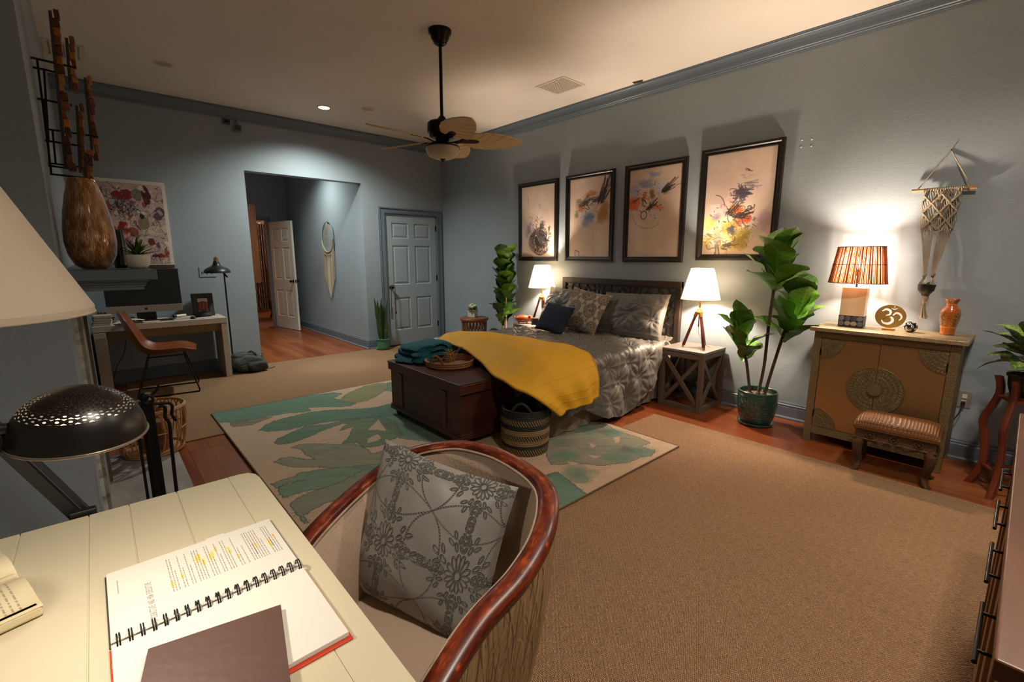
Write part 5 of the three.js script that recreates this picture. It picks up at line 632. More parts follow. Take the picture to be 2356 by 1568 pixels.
// ---------------------------------------------------------------- ceiling fan with leaf blades
{
  const f = thing('ceiling_fan', 'dark bronze ceiling fan with five cream leaf-shaped blades', 'ceiling fan', [-2.168, 0, 3.302]);
  part(f, 'canopy', lathe([[0, 3.02], [0.03, 3.018], [0.05, 3.03], [0.055, 3.045], [0.068, 3.06], [0.075, 3.09], [0.088, 3.1], [0.09, 3.124]], 0, 0, 0, 36), M.bronze);
  part(f, 'down_rod', cyl(0.0135, 0.0135, 0.56, 0, 2.475, 0, 16), M.bronze);
  part(f, 'motor_housing', lathe([[0, 2.5], [0.022, 2.5], [0.035, 2.48], [0.036, 2.465], [0.105, 2.455], [0.118, 2.44], [0.12, 2.38], [0.105, 2.365], [0.1, 2.345], [0.06, 2.34], [0.055, 2.3], [0.12, 2.285], [0.135, 2.272], [0.14, 2.262], [0, 2.262]], 0, 0, 0, 40), M.bronze);
  part(f, 'light_bowl', lathe([[0.134, 2.262], [0.135, 2.25], [0.13, 2.225], [0.11, 2.195], [0.07, 2.178], [0, 2.172]], 0, 0, 0, 40), phys(0xd8c9b2, { roughness: 0.4, transmission: 0.25, thickness: 0 }), 'frosted cream glass bowl');
  part(f, 'finial', lathe([[0, 2.15], [0.004, 2.152], [0.008, 2.162], [0.016, 2.168], [0.026, 2.174], [0, 2.176]], 0, 0, 0, 20), M.bronze); part(f, 'pull_chain', rod([0.05, 2.05, 0.03], [0.05, 2.27, 0.03], 0.0012, 0.0012, 5), M.brass);
  const cream = mat(0xd6bc92, { roughness: 0.6, bumpMap: rep(stipple, 1, 1), bumpScale: 0.0005 }), creamRib = mat(0xe0caa2, { roughness: 0.6 });
  // outline of a palm leaf with lobes, along +x from 0.17 to 0.66
  const up = []; const lob = 6; for (let i = 0; i <= 60; i++) { const t = i / 60, w = 0.122 * Math.pow(Math.sin(Math.PI * Math.pow(clamp(0.06 + t * 0.94), 0.82)), 0.62), ph = (t * lob) % 1; const nt = (1 - 0.1 * Math.pow(ph, 3)) * (t < 0.98 ? 1 : 0.6); up.push([0.17 + t * 0.49, Math.max(0.004, w * nt)]); }
  const out = up.concat(up.map(([x, y]) => [x, -y]).reverse());
  for (let i = 0; i < 5; i++) {
    const a = (34 + i * 72) * Math.PI / 180, g = new THREE.Matrix4().makeRotationY(-a), tilt = new THREE.Matrix4().makeRotationX(-0.28), place = new THREE.Matrix4().makeTranslation(0, 2.325, 0).multiply(g).multiply(tilt);
    const b = poly(out, 0.006, 0.002); b.rotateX(Math.PI / 2); b.applyMatrix4(place); const bl = part(f, 'blade', b, cream, 'cream palm leaf blade');
    const ribs = [rod([0.18, -0.008, 0], [0.64, -0.008, 0], 0.0045, 0.002, 6)]; for (let k = 1; k < lob; k++) for (const s of [-1, 1]) { const x = 0.17 + (k / lob) * 0.49, w = 0.108 * Math.pow(Math.sin(Math.PI * Math.pow(k / lob, 0.82)), 0.62); ribs.push(tube([[x - 0.07, -0.008, s * 0.006], [x - 0.035, -0.009, s * w * 0.55], [x, -0.008, s * w]], 0.0035, 10, 5)); }
    part(bl, 'rib', ribs.map((q) => q.applyMatrix4(place)), creamRib);
    part(f, 'blade_iron', [bar([0.06, -0.03, 0], [0.16, -0.012, 0], 0.03, 0.008, [0, 1, 0]), bx(0.13, 0.007, 0.055, 0.21, -0.009, 0, 0.003), ball(0.022, 0.27, -0.01, 0, 1.3, 0.25, 1.1)].map((q) => q.applyMatrix4(place)), M.bronze);
  }
}
// ---------------------------------------------------------------- chest at the foot of the bed
{
  const old = mat(0xffffff, { map: rep(woodTex(0x57291d, 0x32150e, 211, 0.4), 1.2, 1.2), roughness: 0.42, bumpMap: rep(stipple, 2, 8), bumpScale: 0.0012 }), oldTop = mat(0xffffff, { map: rep(woodTex(0x4d2c21, 0x351b14, 217, 0.4), 1.1, 1.1), roughness: 0.32, bumpMap: rep(stipple, 2, 8), bumpScale: 0.0008 });
  const x0 = -2.56, x1 = -2.035, z0 = 2.965, z1 = 4.035, c = thing('blanket_chest', 'old dark wooden chest at the foot of the bed on the leaf rug', 'chest', [0, 0.02, 0]);
  part(c, 'body', [bb(x0 + 0.012, x1 - 0.012, 0.06, 0.4, z0 + 0.012, z1 - 0.012, 0.004), bb(x0, x1, 0.05, 0.085, z0, z1, 0.006), bb(x0 + 0.004, x1 - 0.004, 0.085, 0.1, z0 + 0.004, z1 - 0.004, 0.006)], old);
  for (const z of [z0 + 0.19, z1 - 0.22]) part(c, 'strap', bb(x0 + 0.003, x0 + 0.013, 0.1, 0.395, z - 0.025, z + 0.025, 0.002), old);
  const lid = part(c, 'lid', [bb(x0 - 0.004, x1 + 0.004, 0.405, 0.468, z0 - 0.006, z1 + 0.006, 0.005)], old);
  const w = (z1 - z0 + 0.02) / 4; for (let i = 0; i < 4; i++) part(lid, 'board', bb(x0 - 0.008, x1 + 0.006, 0.466, 0.482, z0 - 0.01 + i * w + 0.001, z0 - 0.01 + (i + 1) * w - 0.001, 0.003), oldTop);
  part(lid, 'edge_trim', [bb(x0 - 0.006, x1 + 0.006, 0.405, 0.415, z1 + 0.004, z1 + 0.012, 0.002), bb(x0 - 0.006, x1 + 0.006, 0.46, 0.472, z1 + 0.004, z1 + 0.012, 0.003)], old);
  for (const [x, z] of [[x0 + 0.06, z0 + 0.06], [x0 + 0.06, z1 - 0.06], [x1 - 0.06, z0 + 0.06], [x1 - 0.06, z1 - 0.06]]) part(c, 'foot', lathe([[0, 0], [0.02, 0.001], [0.032, 0.015], [0.032, 0.035], [0.024, 0.051], [0, 0.052]], x, 0, z, 16), M.black);
}
const CT = 0.502;                                              // top of the chest
{ // teal knit throw, folded
  const rib = tex(256, 64, (u) => Math.pow(0.5 + 0.5 * Math.cos(u * 6.283 * 24), 0.8), false);
  const km = phys(0x135c67, { roughness: 0.95, sheen: 0.5, sheenRoughness: 0.6, sheenColor: new THREE.Color(0x1f6068), bumpMap: rep(rib, 1, 1), bumpScale: 0.008, side: THREE.DoubleSide });
  const t = thing('knit_throw', 'folded teal ribbed knit throw on the far end of the chest', 'blanket', [-2.29, CT, 3.12], 0.12);
  const layer = (y, th, hw, hl, sk, nm) => part(t, nm, surf(40, 60, (a, b) => { const th0 = a * 6.2832, ca = Math.cos(th0), sa = Math.sin(th0), e = (q, p) => Math.sign(q) * Math.pow(Math.abs(q), p); const z = lerp(-hl, hl, b), end = Math.pow(Math.max(0, 1 - Math.pow(Math.abs(b * 2 - 1), 8)), 0.5); const wob = 0.012 * Math.sin(z * 16 + y * 40) + 0.008 * Math.sin(z * 35); return [e(ca, 0.55) * hw * (0.5 + 0.5 * end) + wob + sk, Math.max(0.001, y + e(sa, 0.7) * th * (0.35 + 0.65 * end) + (sa > 0 ? 0.012 * Math.sin(ca * 2 + z * 9) + (1 - ca * ca) * 0.012 : 0)), z + 0.012 * Math.sin(ca * 5 + y * 30), b * 1.2, a]; }, true), km);
  layer(0.028, 0.028, 0.21, 0.2, 0, 'lower_fold'); layer(0.072, 0.03, 0.2, 0.185, 0.012, 'middle_fold'); layer(0.112, 0.028, 0.19, 0.17, 0.02, 'upper_fold'); layer(0.018, 0.018, 0.1, 0.1, -0.16, 'loose_end');
}
{ // wicker tray
  const wick = mat(0xffffff, { map: rep(tex(128, 128, (u, v) => mix3(rgb(0x8a5e3c), rgb(0xb07c52), 0.5 + 0.5 * Math.sin((u * 14 + v * 3) * 6.283))), 6, 2), roughness: 0.75, bumpMap: rep(tex(64, 64, (u, v) => 0.5 + 0.5 * Math.sin((u + v * 0.5) * 6.283 * 4), false), 20, 2), bumpScale: 0.003 });
  const t = thing('wicker_tray', 'round woven rattan tray with two handles on the chest', 'tray', [-2.25, CT, 3.46], 0.4);
  const R = 0.195; part(t, 'base', lathe([[0, 0.006], [R - 0.02, 0.006], [R, 0.012], [R, 0.004], [0, 0.001]], 0, 0, 0, 48), mat(0x7d5a3f, { roughness: 0.6 }));
  part(t, 'woven_rim', [0.012, 0.03, 0.046].map((y, i) => torus(R + i * 0.003, 0.01, 0, y, 0, 64, 8)), wick);
  for (const s of [-1, 1]) { const P = []; for (let i = 0; i <= 10; i++) { const a = -0.32 + i / 10 * 0.64; P.push([s * Math.cos(a) * (R + 0.008), 0.045 + 0.065 * Math.sin(i / 10 * Math.PI), Math.sin(a) * (R + 0.01)]); } part(t, 'handle', tube(P, 0.0095, 28, 8), wick); }
  const u = thing('gold_starburst', 'small spiky gold starburst ornament on the rattan tray', 'ornament', [-2.22, CT + 0.0075, 3.42]); const pts = []; for (let i = 0; i < 44; i++) { const y = 1 - (i + 0.5) / 22, r = Math.sqrt(1 - y * y), a = i * 2.4; const L = 0.066 * rr(0.8, 1.05); pts.push([Math.cos(a) * r * L, Math.max(0.002, 0.064 + y * 0.062), Math.sin(a) * r * L]); }
  part(u, 'core', ball(0.014, 0, 0.064, 0), M.brass); for (const q of pts) part(u, 'spike', rod([0, 0.064, 0], q, 0.002, 0.0016, 5), M.brass);
}
// ---------------------------------------------------------------- striped basket
{
  const b = thing('striped_basket', 'round black and tan striped seagrass basket beside the chest', 'basket', [-2.19, 0.02, 4.32]);
  const R = 0.168, tan = mat(0x9a7a50, { roughness: 0.9, bumpMap: rep(tex(64, 64, (u, v) => 0.5 + 0.5 * Math.sin((u * 3 + v) * 6.283 * 3), false), 40, 1), bumpScale: 0.002 }), blk = mat(0x161412, { roughness: 0.7 });
  const coil = (y0, n, m, nm, plaid) => { const g = []; for (let i = 0; i < n; i++) { const y = y0 + i * 0.0125 + 0.006, r = R * (0.95 + 0.07 * Math.sin(clamp(y / 0.33) * 2.6)); g.push(torus(r, 0.0074, 0, y, 0, 56, 6)); } const p = part(b, nm, g, m); if (plaid) { const q = []; for (let i = 0; i < n; i++) { const y = y0 + i * 0.0125 + 0.006, r = R * (0.95 + 0.07 * Math.sin(clamp(y / 0.33) * 2.6)) + 0.004; for (let k = 0; k < 58; k++) { const a = (k + i * 0.4) / 58 * 6.283; q.push(bar([Math.cos(a) * r, y - 0.007, Math.sin(a) * r], [Math.cos(a + 0.05) * r, y + 0.007, Math.sin(a + 0.05) * r], 0.0075, 0.006, [Math.cos(a), 0, Math.sin(a)])); } } part(p, 'plait', q, tan); } };
  coil(0.0, 4, blk, 'plaited_band', true); coil(0.05, 2, blk, 'black_band'); coil(0.075, 3, tan, 'tan_band'); coil(0.1125, 3, blk, 'plaited_band', true); coil(0.15, 3, tan, 'tan_band'); coil(0.1875, 3, blk, 'black_band'); coil(0.225, 3, blk, 'plaited_band', true); coil(0.2625, 5, blk, 'black_band');
  part(b, 'bottom', cyl(R * 0.95, R * 0.95, 0.008, 0, 0.002, 0, 32), tan);
  part(b, 'lining', lathe([[0, 0.02], [R * 0.9, 0.02], [R * 0.93, 0.2], [R * 0.95, 0.3]], 0, 0, 0, 40), mat(0x171412, { roughness: 0.35, side: THREE.DoubleSide }));
  for (const a of [2.5, 5.64]) { const P = []; for (let i = 0; i <= 10; i++) { const q = a - 0.5 + i / 10; P.push([Math.cos(q) * R * 0.98, 0.3 + 0.085 * Math.sin(i / 10 * Math.PI), Math.sin(q) * R * 0.98]); } part(b, 'handle', tube(P, 0.011, 28, 8), blk); }
}
// ---------------------------------------------------------------- fireplace, mantel, hearth
{
  const X = -4.5, f = structGroup('trim_5', 'slate blue mantel shelf with stepped moulding on the fireplace wall', 'mantel');
  const z0 = 1.5, z1 = 3.7;
  part(f, 'shelf', bb(X, -4.157, 1.278, 1.328, z0, z1, 0.004), M.trim);
  part(f, 'moulding', [bb(X, -4.19, 1.268, 1.279, z0 + 0.03, z1 - 0.02, 0.002), bb(X, -4.2, 1.255, 1.269, z0 + 0.05, z1 - 0.035, 0.004), bb(X, -4.205, 1.243, 1.256, z0 + 0.06, z1 - 0.045, 0.004), bb(X, -4.212, 1.228, 1.244, z0 + 0.06, z1 - 0.05, 0.002)], M.trim);
  const s = structGroup('trim_6', 'rough unfinished concrete fireplace surround under the mantel', 'fireplace');
  const rough = []; for (let i = 0; i <= 40; i++) rough.push([3.42 + rr(-0.014, 0.02), i / 40 * 1.22]);
  const leg = poly([[2.95, 0], ...rough, [2.95, 1.22]], 0.03); leg.rotateY(-Math.PI / 2); leg.translate(X + 0.03, 0, 0); part(s, 'near_leg', uvm(leg), M.concrete);
  const pl = poly([[3.38, 0], ...rough.map(([a, b]) => [a + 0.018 + rr(-0.004, 0.008), b]), [3.38, 1.22]], 0.016); pl.rotateY(-Math.PI / 2); pl.translate(X + 0.016, 0, 0); part(s, 'plaster_edge', uvm(pl), mat(0xb9b6b0, { roughness: 0.95, bumpMap: stipple, bumpScale: 0.006 }), 'torn white plaster edge');
  part(s, 'inner_board', [bb(X, X + 0.045, 0, 1.22, 2.8, 2.96)], mat(0x5e5650, { roughness: 0.9 }));
  part(s, 'far_leg', [bb(X, X + 0.03, 0, 1.22, 1.75, 2.1)], M.concrete); part(s, 'lintel', [bb(X, X + 0.03, 0.85, 1.22, 2.1, 2.8)], M.concrete);
  part(s, 'firebox', [bb(X, X + 0.004, 0, 0.85, 2.1, 2.8)], M.dark);
  struct('floor_hearth', bb(X, -4.088, 0.0005, 0.006, 2.46, 3.88), M.stone, 'flush grey stone hearth slab before the fireplace', 'hearth');
}
{ // wooden wall sculpture on black frames, leaning out a little at the top
  const t = thing('wall_sculpture', 'wall sculpture of stacked wood block columns on black metal frames', 'wall art');
  const bm = [0xb0682c, 0x8a4a1c, 0xc47c38, 0x6b3614, 0x9c5824].map((c, i) => mat(0xffffff, { map: woodTex(c, (c >> 1) & 0x7f7f7f, 221 + i, 0.3, 9, 128), roughness: 0.4 })), back = mat(0x3b2f26, { roughness: 0.7 });
  const S = (z, x, y) => { const k = (6.632 - z) / 3.432; return [-4.394 + (x + 4.394) * k, 1.391 + (y - 1.391) * k, z]; };
  const cols = [[3.32, [-4.386, 2.6], [-4.42, 1.826], 0.026, 0.05], [2.98, [-4.342, 2.49], [-4.356, 2.226], 0.022, 0.05], [2.75, [-4.294, 2.318], [-4.311, 1.894], 0.022, 0.05], [3.02, [-4.342, 2.175], [-4.368, 1.81], 0.022, 0.05], [3.38, [-4.334, 1.946], [-4.35, 1.78], 0.02, 0.045]];
  cols.forEach(([z, a, b, w, d], k) => {
    const A = S(z, ...a), B = S(z, ...b), c = part(t, 'column', bar([A[0] - 0.016, A[1] - 0.02, z], [B[0] - 0.016, B[1] + 0.02, z], 0.012, d + 0.02), back, 'backing strip with a column of blocks'); const n = Math.max(6, Math.round((A[1] - B[1]) / 0.042));
    for (let i = 0; i < n; i++) { const q = (i + 0.5) / n, p = [lerp(A[0], B[0], q), lerp(A[1], B[1], q), z]; const g = bx(w * rr(0.75, 1.25), (A[1] - B[1]) / n * rr(0.86, 0.97), d * rr(0.85, 1.1), 0, 0, 0, 0.003); g.rotateZ(0.05); g.translate(p[0] + rr(-0.005, 0.007), p[1], p[2] + rr(-0.004, 0.004)); part(c, 'wood_block', g, bm[Math.floor(rnd() * 5)]); }
  });
  const sq = 0.009; for (const [z, xt, yt, xb, yb, ot, ob] of [[3.2, -4.478, 2.352, -4.495, 1.806, 0.14, 0.16], [3.15, -4.46, 2.322, -4.487, 1.976, 0.06, 0.12], [3.25, -4.476, 2.153, -4.494, 1.84, 0.1, 0.1], [2.9, -4.47, 2.08, -4.48, 1.9, 0.19, 0.12]]) part(t, 'metal_frame', [bar([xt, yt, z], [xb, yb, z], sq, sq), bar([xt, yt, z], [xt + ot, yt - 0.006, z], sq, sq), bar([xb, yb, z], [xb + ob, yb - 0.006, z], sq, sq), bar([xb, yb, z], [-4.5, yb, z], sq, sq), bar([xt, yt, z], [-4.5, yt, z], sq, sq)], M.blackMetal);
}
{ // things on the mantel
  const Y = 1.329, amber = tex(256, 256, (u, v) => { const n = fbm(u, v, 10, 8, 231, 4), f = fbm(u, v, 50, 30, 235, 2); return mix3(rgb(0x8a5628), rgb(0xe2bd8e), clamp(n * 1.4 - 0.35 + (f - 0.5) * 0.9)); });
  const v = thing('mercury_vase', 'large amber crackled glass vase on the mantel', 'vase', [-4.385, Y, 3.5]);
  part(v, 'body', lathe([[0, 0.001], [0.045, 0.002], [0.072, 0.02], [0.092, 0.07], [0.1, 0.13], [0.098, 0.19], [0.088, 0.27], [0.072, 0.35], [0.056, 0.41], [0.049, 0.432], [0.046, 0.432], [0.05, 0.41], [0.066, 0.35]], 0, 0, 0, 56), phys(0xffffff, { map: rep(amber, 3, 2), metalness: 0.35, roughness: 0.3, bumpMap: rep(amber, 3, 2), bumpScale: 0.006, clearcoat: 0.8, clearcoatRoughness: 0.1 }));
  const j = thing('dark_glass_jar', 'dark glass jar with a grey band behind the succulent on the mantel', 'jar', [-4.275, Y, 3.36]); part(j, 'glass', lathe([[0, 0.001], [0.03, 0.002], [0.033, 0.02], [0.027, 0.19], [0.025, 0.19], [0, 0.186]], 0, 0, 0, 28), phys(0x0d0807, { roughness: 0.12, clearcoat: 1 })); part(j, 'band', cyl(0.0275, 0.0265, 0.03, 0, 0.172, 0, 28, true), mat(0x4a4540, { roughness: 0.4, metalness: 0.5 }));
  const p = thing('mantel_succulent', 'spiky green succulent in a white bowl pot on the mantel', 'potted plant', [-4.217, Y, 3.56]);
  part(p, 'pot', lathe([[0, 0.001], [0.034, 0.002], [0.046, 0.018], [0.053, 0.045], [0.053, 0.071], [0.049, 0.071], [0.048, 0.06], [0, 0.058]], 0, 0, 0, 36), phys(0xe9e1d8, { roughness: 0.2, clearcoat: 0.6 }));
  const lg = [0.3, 0.7].map((d) => leafGeo(0.105, 0.016, [0.9, 1, 0.95, 0.8, 0.5, 0.06], d, 0.5, 0, 0, 2, 6)), lm = [0x3f6a1c, 0x5c8420, 0x2f5218].map((c) => mat(c, { roughness: 0.5, side: THREE.DoubleSide })); for (let i = 0; i < 36; i++) putLeaf(p, lg[i % 2], lm[i % 3], 0, 0.062, 0, i * 2.4, lerp(1.15, 0.1, i / 36), rr(0.75, 1.05), 0);
}
// ---------------------------------------------------------------- figure print over the desk
{
  const t = ctex(640, 900, (c, w, h) => {
    c.fillStyle = '#b59a90'; c.fillRect(0, 0, w, h); const cols = ['#c4aaa2', '#b294a0', '#d0bcae', '#a8828a', '#c9b49c'];
    for (let i = 0; i < 90; i++) { c.globalAlpha = 0.6; c.fillStyle = cols[i % 5]; c.beginPath(); const x = rnd() * w, y = rnd() * h; for (let k = 0; k < 6; k++) c.lineTo(x + rr(-90, 90), y + rr(-80, 80)); c.fill(); } c.globalAlpha = 1;
    const bl = (x, y, rx, ry, col) => { c.fillStyle = col; c.beginPath(); for (let k = 0; k < 12; k++) { const a = k / 12 * 6.28, q = rr(0.75, 1.15); c.lineTo(w * x + Math.cos(a) * rx * q, h * y + Math.sin(a) * ry * q); } c.fill(); };
    bl(0.12, 0.16, 46, 50, '#8a1418'); bl(0.42, 0.14, 90, 60, '#8c1c1e'); bl(0.62, 0.13, 60, 70, '#7a6f68'); bl(0.76, 0.14, 40, 130, '#4a0f1a'); bl(0.38, 0.55, 64, 70, '#8a1c1c'); bl(0.36, 0.68, 50, 80, '#b04a48'); bl(0.52, 0.6, 40, 60, '#8a4a2c'); bl(0.67, 0.48, 56, 76, '#7d7550'); bl(0.75, 0.72, 40, 40, '#6d1f24'); bl(0.86, 0.9, 50, 22, '#7a1c1c'); bl(0.92, 0.35, 60, 80, '#4a4048'); bl(0.66, 0.4, 26, 34, '#17141c'); bl(0.78, 0.9, 40, 16, '#201815'); bl(0.95, 0.86, 20, 60, '#a0552c');
    for (let i = 0; i < 420; i++) { c.strokeStyle = rnd() > 0.35 ? '#1c1614' : '#8d8078'; c.lineWidth = rr(2, 8); const x = w * (0.4 + (rnd() + rnd() - 1) * 0.24), y = h * (0.3 + (rnd() + rnd() - 1) * 0.12); c.beginPath(); c.moveTo(x, y); c.lineTo(x + rr(-26, 26), y + rr(-26, 26)); c.stroke(); }
    c.strokeStyle = '#2a1a16'; for (let i = 0; i < 90; i++) { c.fillStyle = ['#e0d0c4', '#8a1c20', '#5a4a52', '#c9a79c', '#d6c3b4', '#7a3038'][i % 6]; c.globalAlpha = 0.7; const x = rnd() * w, y = rnd() * h; c.save(); c.translate(x, y); c.rotate(rr(-0.7, 0.7)); c.fillRect(-14, -30, rr(14, 40), rr(30, 80)); c.restore(); }
    c.globalAlpha = 1; for (let i = 0; i < 230; i++) { c.lineWidth = rr(1.5, 4.5); c.globalAlpha = 0.85; const x = rnd() * w, y = rnd() * h; c.beginPath(); c.moveTo(x, y); c.bezierCurveTo(x + rr(-60, 60), y + rr(-40, 60), x + rr(-70, 70), y + rr(-30, 90), x + rr(-60, 60), y + rr(-60, 110)); c.stroke(); } c.globalAlpha = 1;
  });
  const p = thing('figure_print', 'large print of loosely sketched figures in red and mauve over the computer', 'art print', [-4.02, 1.74, 0]);
  part(p, 'border', bx(0.66, 0.92, 0.018, 0, 0, 0.012, 0.002), mat(0xd3c9bd, { roughness: 0.6 })); const g = new THREE.BoxGeometry(0.6, 0.85, 0.004); g.translate(0, 0, 0.021); part(p, 'print', g, mat(0xffffff, { map: t, roughness: 0.6 }));
  single('picture_ledge', 'narrow brown ledge carrying the figure print', 'shelf', [bb(-4.35, -3.69, 1.262, 1.278, 0, 0.06, 0.003), bb(-4.35, -3.69, 1.278, 1.3, 0.052, 0.06, 0.002), bb(-4.3, -3.75, 1.238, 1.262, 0, 0.03, 0.002)], mat(0xffffff, { map: woodTex(0x5a3d2e, 0x3c271c, 241, 0.3), roughness: 0.5 }));
}
// ---------------------------------------------------------------- white computer desk
{
  const H = 0.705, lam = mat(0xb9ab9a, { roughness: 0.42 }), d = thing('computer_desk', 'white block-legged computer desk against the back wall', 'desk');
  part(d, 'top', bb(-4.47, -3.312, H - 0.062, H, 0.04, 0.505, 0.003), lam); part(d, 'end_panel', bb(-3.374, -3.314, 0.011, H - 0.062, 0.042, 0.503, 0.003), lam);
  const ped = part(d, 'pedestal', bb(-4.468, -4.372, 0.011, H - 0.066, 0.06, 0.5, 0.003), lam); part(ped, 'drawer_front', bb(-4.468, -4.374, H - 0.125, H - 0.07, 0.5, 0.508, 0.002), lam);
  part(d, 'apron_drawer', [bb(-4.372, -3.376, H - 0.145, H - 0.064, 0.1, 0.46), bb(-4.372, -3.376, H - 0.15, H - 0.143, 0.1, 0.468)], mat(0x8a724e, { roughness: 0.6 }), 'bare wood drawer box under the top');
  // all-in-one computer
  const c = thing('desktop_computer', 'silver all-in-one computer with black screen on the white desk', 'computer', [-4.015, H + 0.006, 0.3]); c.rotation.x = -0.05;
  part(c, 'case', [bb(-0.325, 0.325, 0.09, 0.552, -0.02, 0, 0.006), bb(-0.325, 0.325, 0.09, 0.165, -0.004, 0.0035, 0.002)], mat(0x9a8f86, { roughness: 0.3, metalness: 0.6 })); part(c, 'screen', bb(-0.323, 0.323, 0.166, 0.55, -0.002, 0.003, 0.001), mat(0x030303, { roughness: 0.55 }));
  const fs = new THREE.Shape(); fs.moveTo(0, 0.006); fs.bezierCurveTo(0.004, 0.01, 0.0105, 0.01, 0.0115, 0.006); fs.bezierCurveTo(0.0065, 0.002, 0.0075, -0.003, 0.0125, -0.0045); fs.bezierCurveTo(0.0095, -0.0135, 0.005, -0.0145, 0, -0.0125); fs.bezierCurveTo(-0.005, -0.0145, -0.0125, -0.0115, -0.0125, 0); fs.bezierCurveTo(-0.0125, 0.009, -0.006, 0.0105, 0, 0.006); const lf = new THREE.Shape(); lf.moveTo(0.0, 0.009); lf.bezierCurveTo(0.0, 0.014, 0.004, 0.017, 0.007, 0.0182); lf.bezierCurveTo(0.007, 0.012, 0.004, 0.009, 0.0, 0.009);
  part(c, 'fruit_logo', [new THREE.ExtrudeGeometry(fs, { depth: 0.0006, bevelEnabled: false }), new THREE.ExtrudeGeometry(lf, { depth: 0.0006, bevelEnabled: false })].map((g) => { g.scale(1.1, 1.1, 1); g.translate(0, 0.127, 0.0036); return g; }), M.dark);
  part(c, 'stand', [bb(-0.085, 0.085, 0.012, 0.13, -0.05, -0.04, 0.004), bb(-0.085, 0.085, 0.002, 0.012, -0.13, 0.06, 0.004)], mat(0x2b2826, { roughness: 0.35, metalness: 0.5 }));
  // litter on the desk
  const Y = H + 0.0005, paper = mat(0xb8ada2, { roughness: 0.8 });
  single('notepad', 'open white notepad on the computer desk before the screen', 'notepad', [bb(-0.13, 0.13, 0, 0.006, -0.07, 0.07, 0.001), bb(-0.12, 0.12, 0.006, 0.009, -0.06, 0.07, 0.001)], paper, [-4.05, Y, 0.41], 0.15);
  const kb = thing('keyboard', 'dark keyboard under the computer screen', 'keyboard', [-3.92, Y, 0.34], 0.03); part(kb, 'body', bx(0.28, 0.01, 0.11, 0, 0.005, 0, 0.003), mat(0x1c1a19, { roughness: 0.5 })); for (let j = 0; j < 4; j++) part(kb, 'key_row', bx(0.26, 0.004, 0.02, 0, 0.0115, -0.037 + j * 0.025, 0.0015), M.black);
  single('paper_stack', 'small stack of papers beside the keyboard', 'papers', [bb(-0.09, 0.09, 0, 0.012, -0.06, 0.06, 0.001), bb(-0.07, 0.1, 0.012, 0.02, -0.05, 0.06, 0.001), bb(-0.02, 0.12, 0.02, 0.025, -0.03, 0.04, 0.001)], paper, [-3.72, Y, 0.36], 0.2);
  const ft = thing('flashlight', 'small white flashlight with black head lying on papers', 'flashlight', [-3.73, Y + 0.04, 0.36], 0.5); part(ft, 'tube', rod([-0.05, 0, 0], [0.06, 0, 0], 0.014, 0.014, 16), M.white); part(ft, 'head', rod([-0.075, 0, 0], [-0.045, 0, 0], 0.017, 0.015, 16), M.black);
  single('tablet', 'black tablet lying on the computer desk', 'tablet', bx(0.19, 0.008, 0.13, 0, 0.004, 0, 0.003), phys(0x0d0c0c, { roughness: 0.2, clearcoat: 0.5 }), [-3.53, Y, 0.28], 0.15);
  single('mouse', 'dark computer mouse beside the papers', 'mouse', ball(0.034, 0, 0.008, 0, 0.75, 0.45, 1.1).translate(0, 0.006, 0), M.black, [-3.62, Y, 0.4], 0.3);
  single('paper_sheet', 'loose white sheets beside the tablet', 'papers', [bb(-0.09, 0.09, 0, 0.003, -0.05, 0.05), bb(-0.06, 0.11, 0.003, 0.006, -0.04, 0.05)], paper, [-3.5, Y, 0.4], 0.1);
  const fr = thing('photo_frame', 'small carved grey photo frame on the white desk', 'photo frame', [-3.485, H, 0.22]); fr.rotation.order = 'YXZ'; fr.rotation.y = 0.1; fr.rotation.x = -0.12;
  part(fr, 'frame', frameGeo(0.215, 0.265, [[0, 0], [0, 0.016], [0.01, 0.02], [0.045, 0.014], [0.052, 0.018], [0.056, 0.01], [0.056, 0]]).translate(0, 0.134, 0), mat(0x4a4a4c, { roughness: 0.45, metalness: 0.3, bumpMap: rep(hammered, 3, 1), bumpScale: 0.006 }));
  const ph = ctex(128, 160, (x, w, h) => { x.fillStyle = '#c9bdb2'; x.fillRect(0, 0, w, h); x.fillStyle = '#8a3f26'; x.beginPath(); x.ellipse(w * 0.5, h * 0.62, 62, 62, 0, 0, 7); x.fill(); for (let i = 0; i < 6; i++) { x.strokeStyle = '#4f1f12'; x.lineWidth = 6; x.beginPath(); x.ellipse(w * (0.1 + i * 0.16), h * 0.62, 16, 52, 0.1, 0, 7); x.stroke(); x.fillStyle = i % 2 ? '#a2553a' : '#7a3320'; x.beginPath(); x.ellipse(w * (0.12 + i * 0.15), h * 0.6, 13, 44, 0.1, 0, 7); x.fill(); } });
  const pg = new THREE.BoxGeometry(0.11, 0.16, 0.003); pg.translate(0, 0.134, 0.005); part(fr, 'photograph', pg, mat(0xffffff, { map: ph, roughness: 0.4 })); part(fr, 'back_panel', bx(0.2, 0.25, 0.004, 0, 0.134, 0.001), M.dark);
  // books at the left end
  const bk = [[0x5a4a3a, 0.026], [0xb5a48e, 0.022], [0x2b3a26, 0.03], [0xa89c8c, 0.02]]; let y = Y; const words = ['brown book at the bottom of', 'cream book second in', 'dark green book third in', 'pale grey book on top of'];
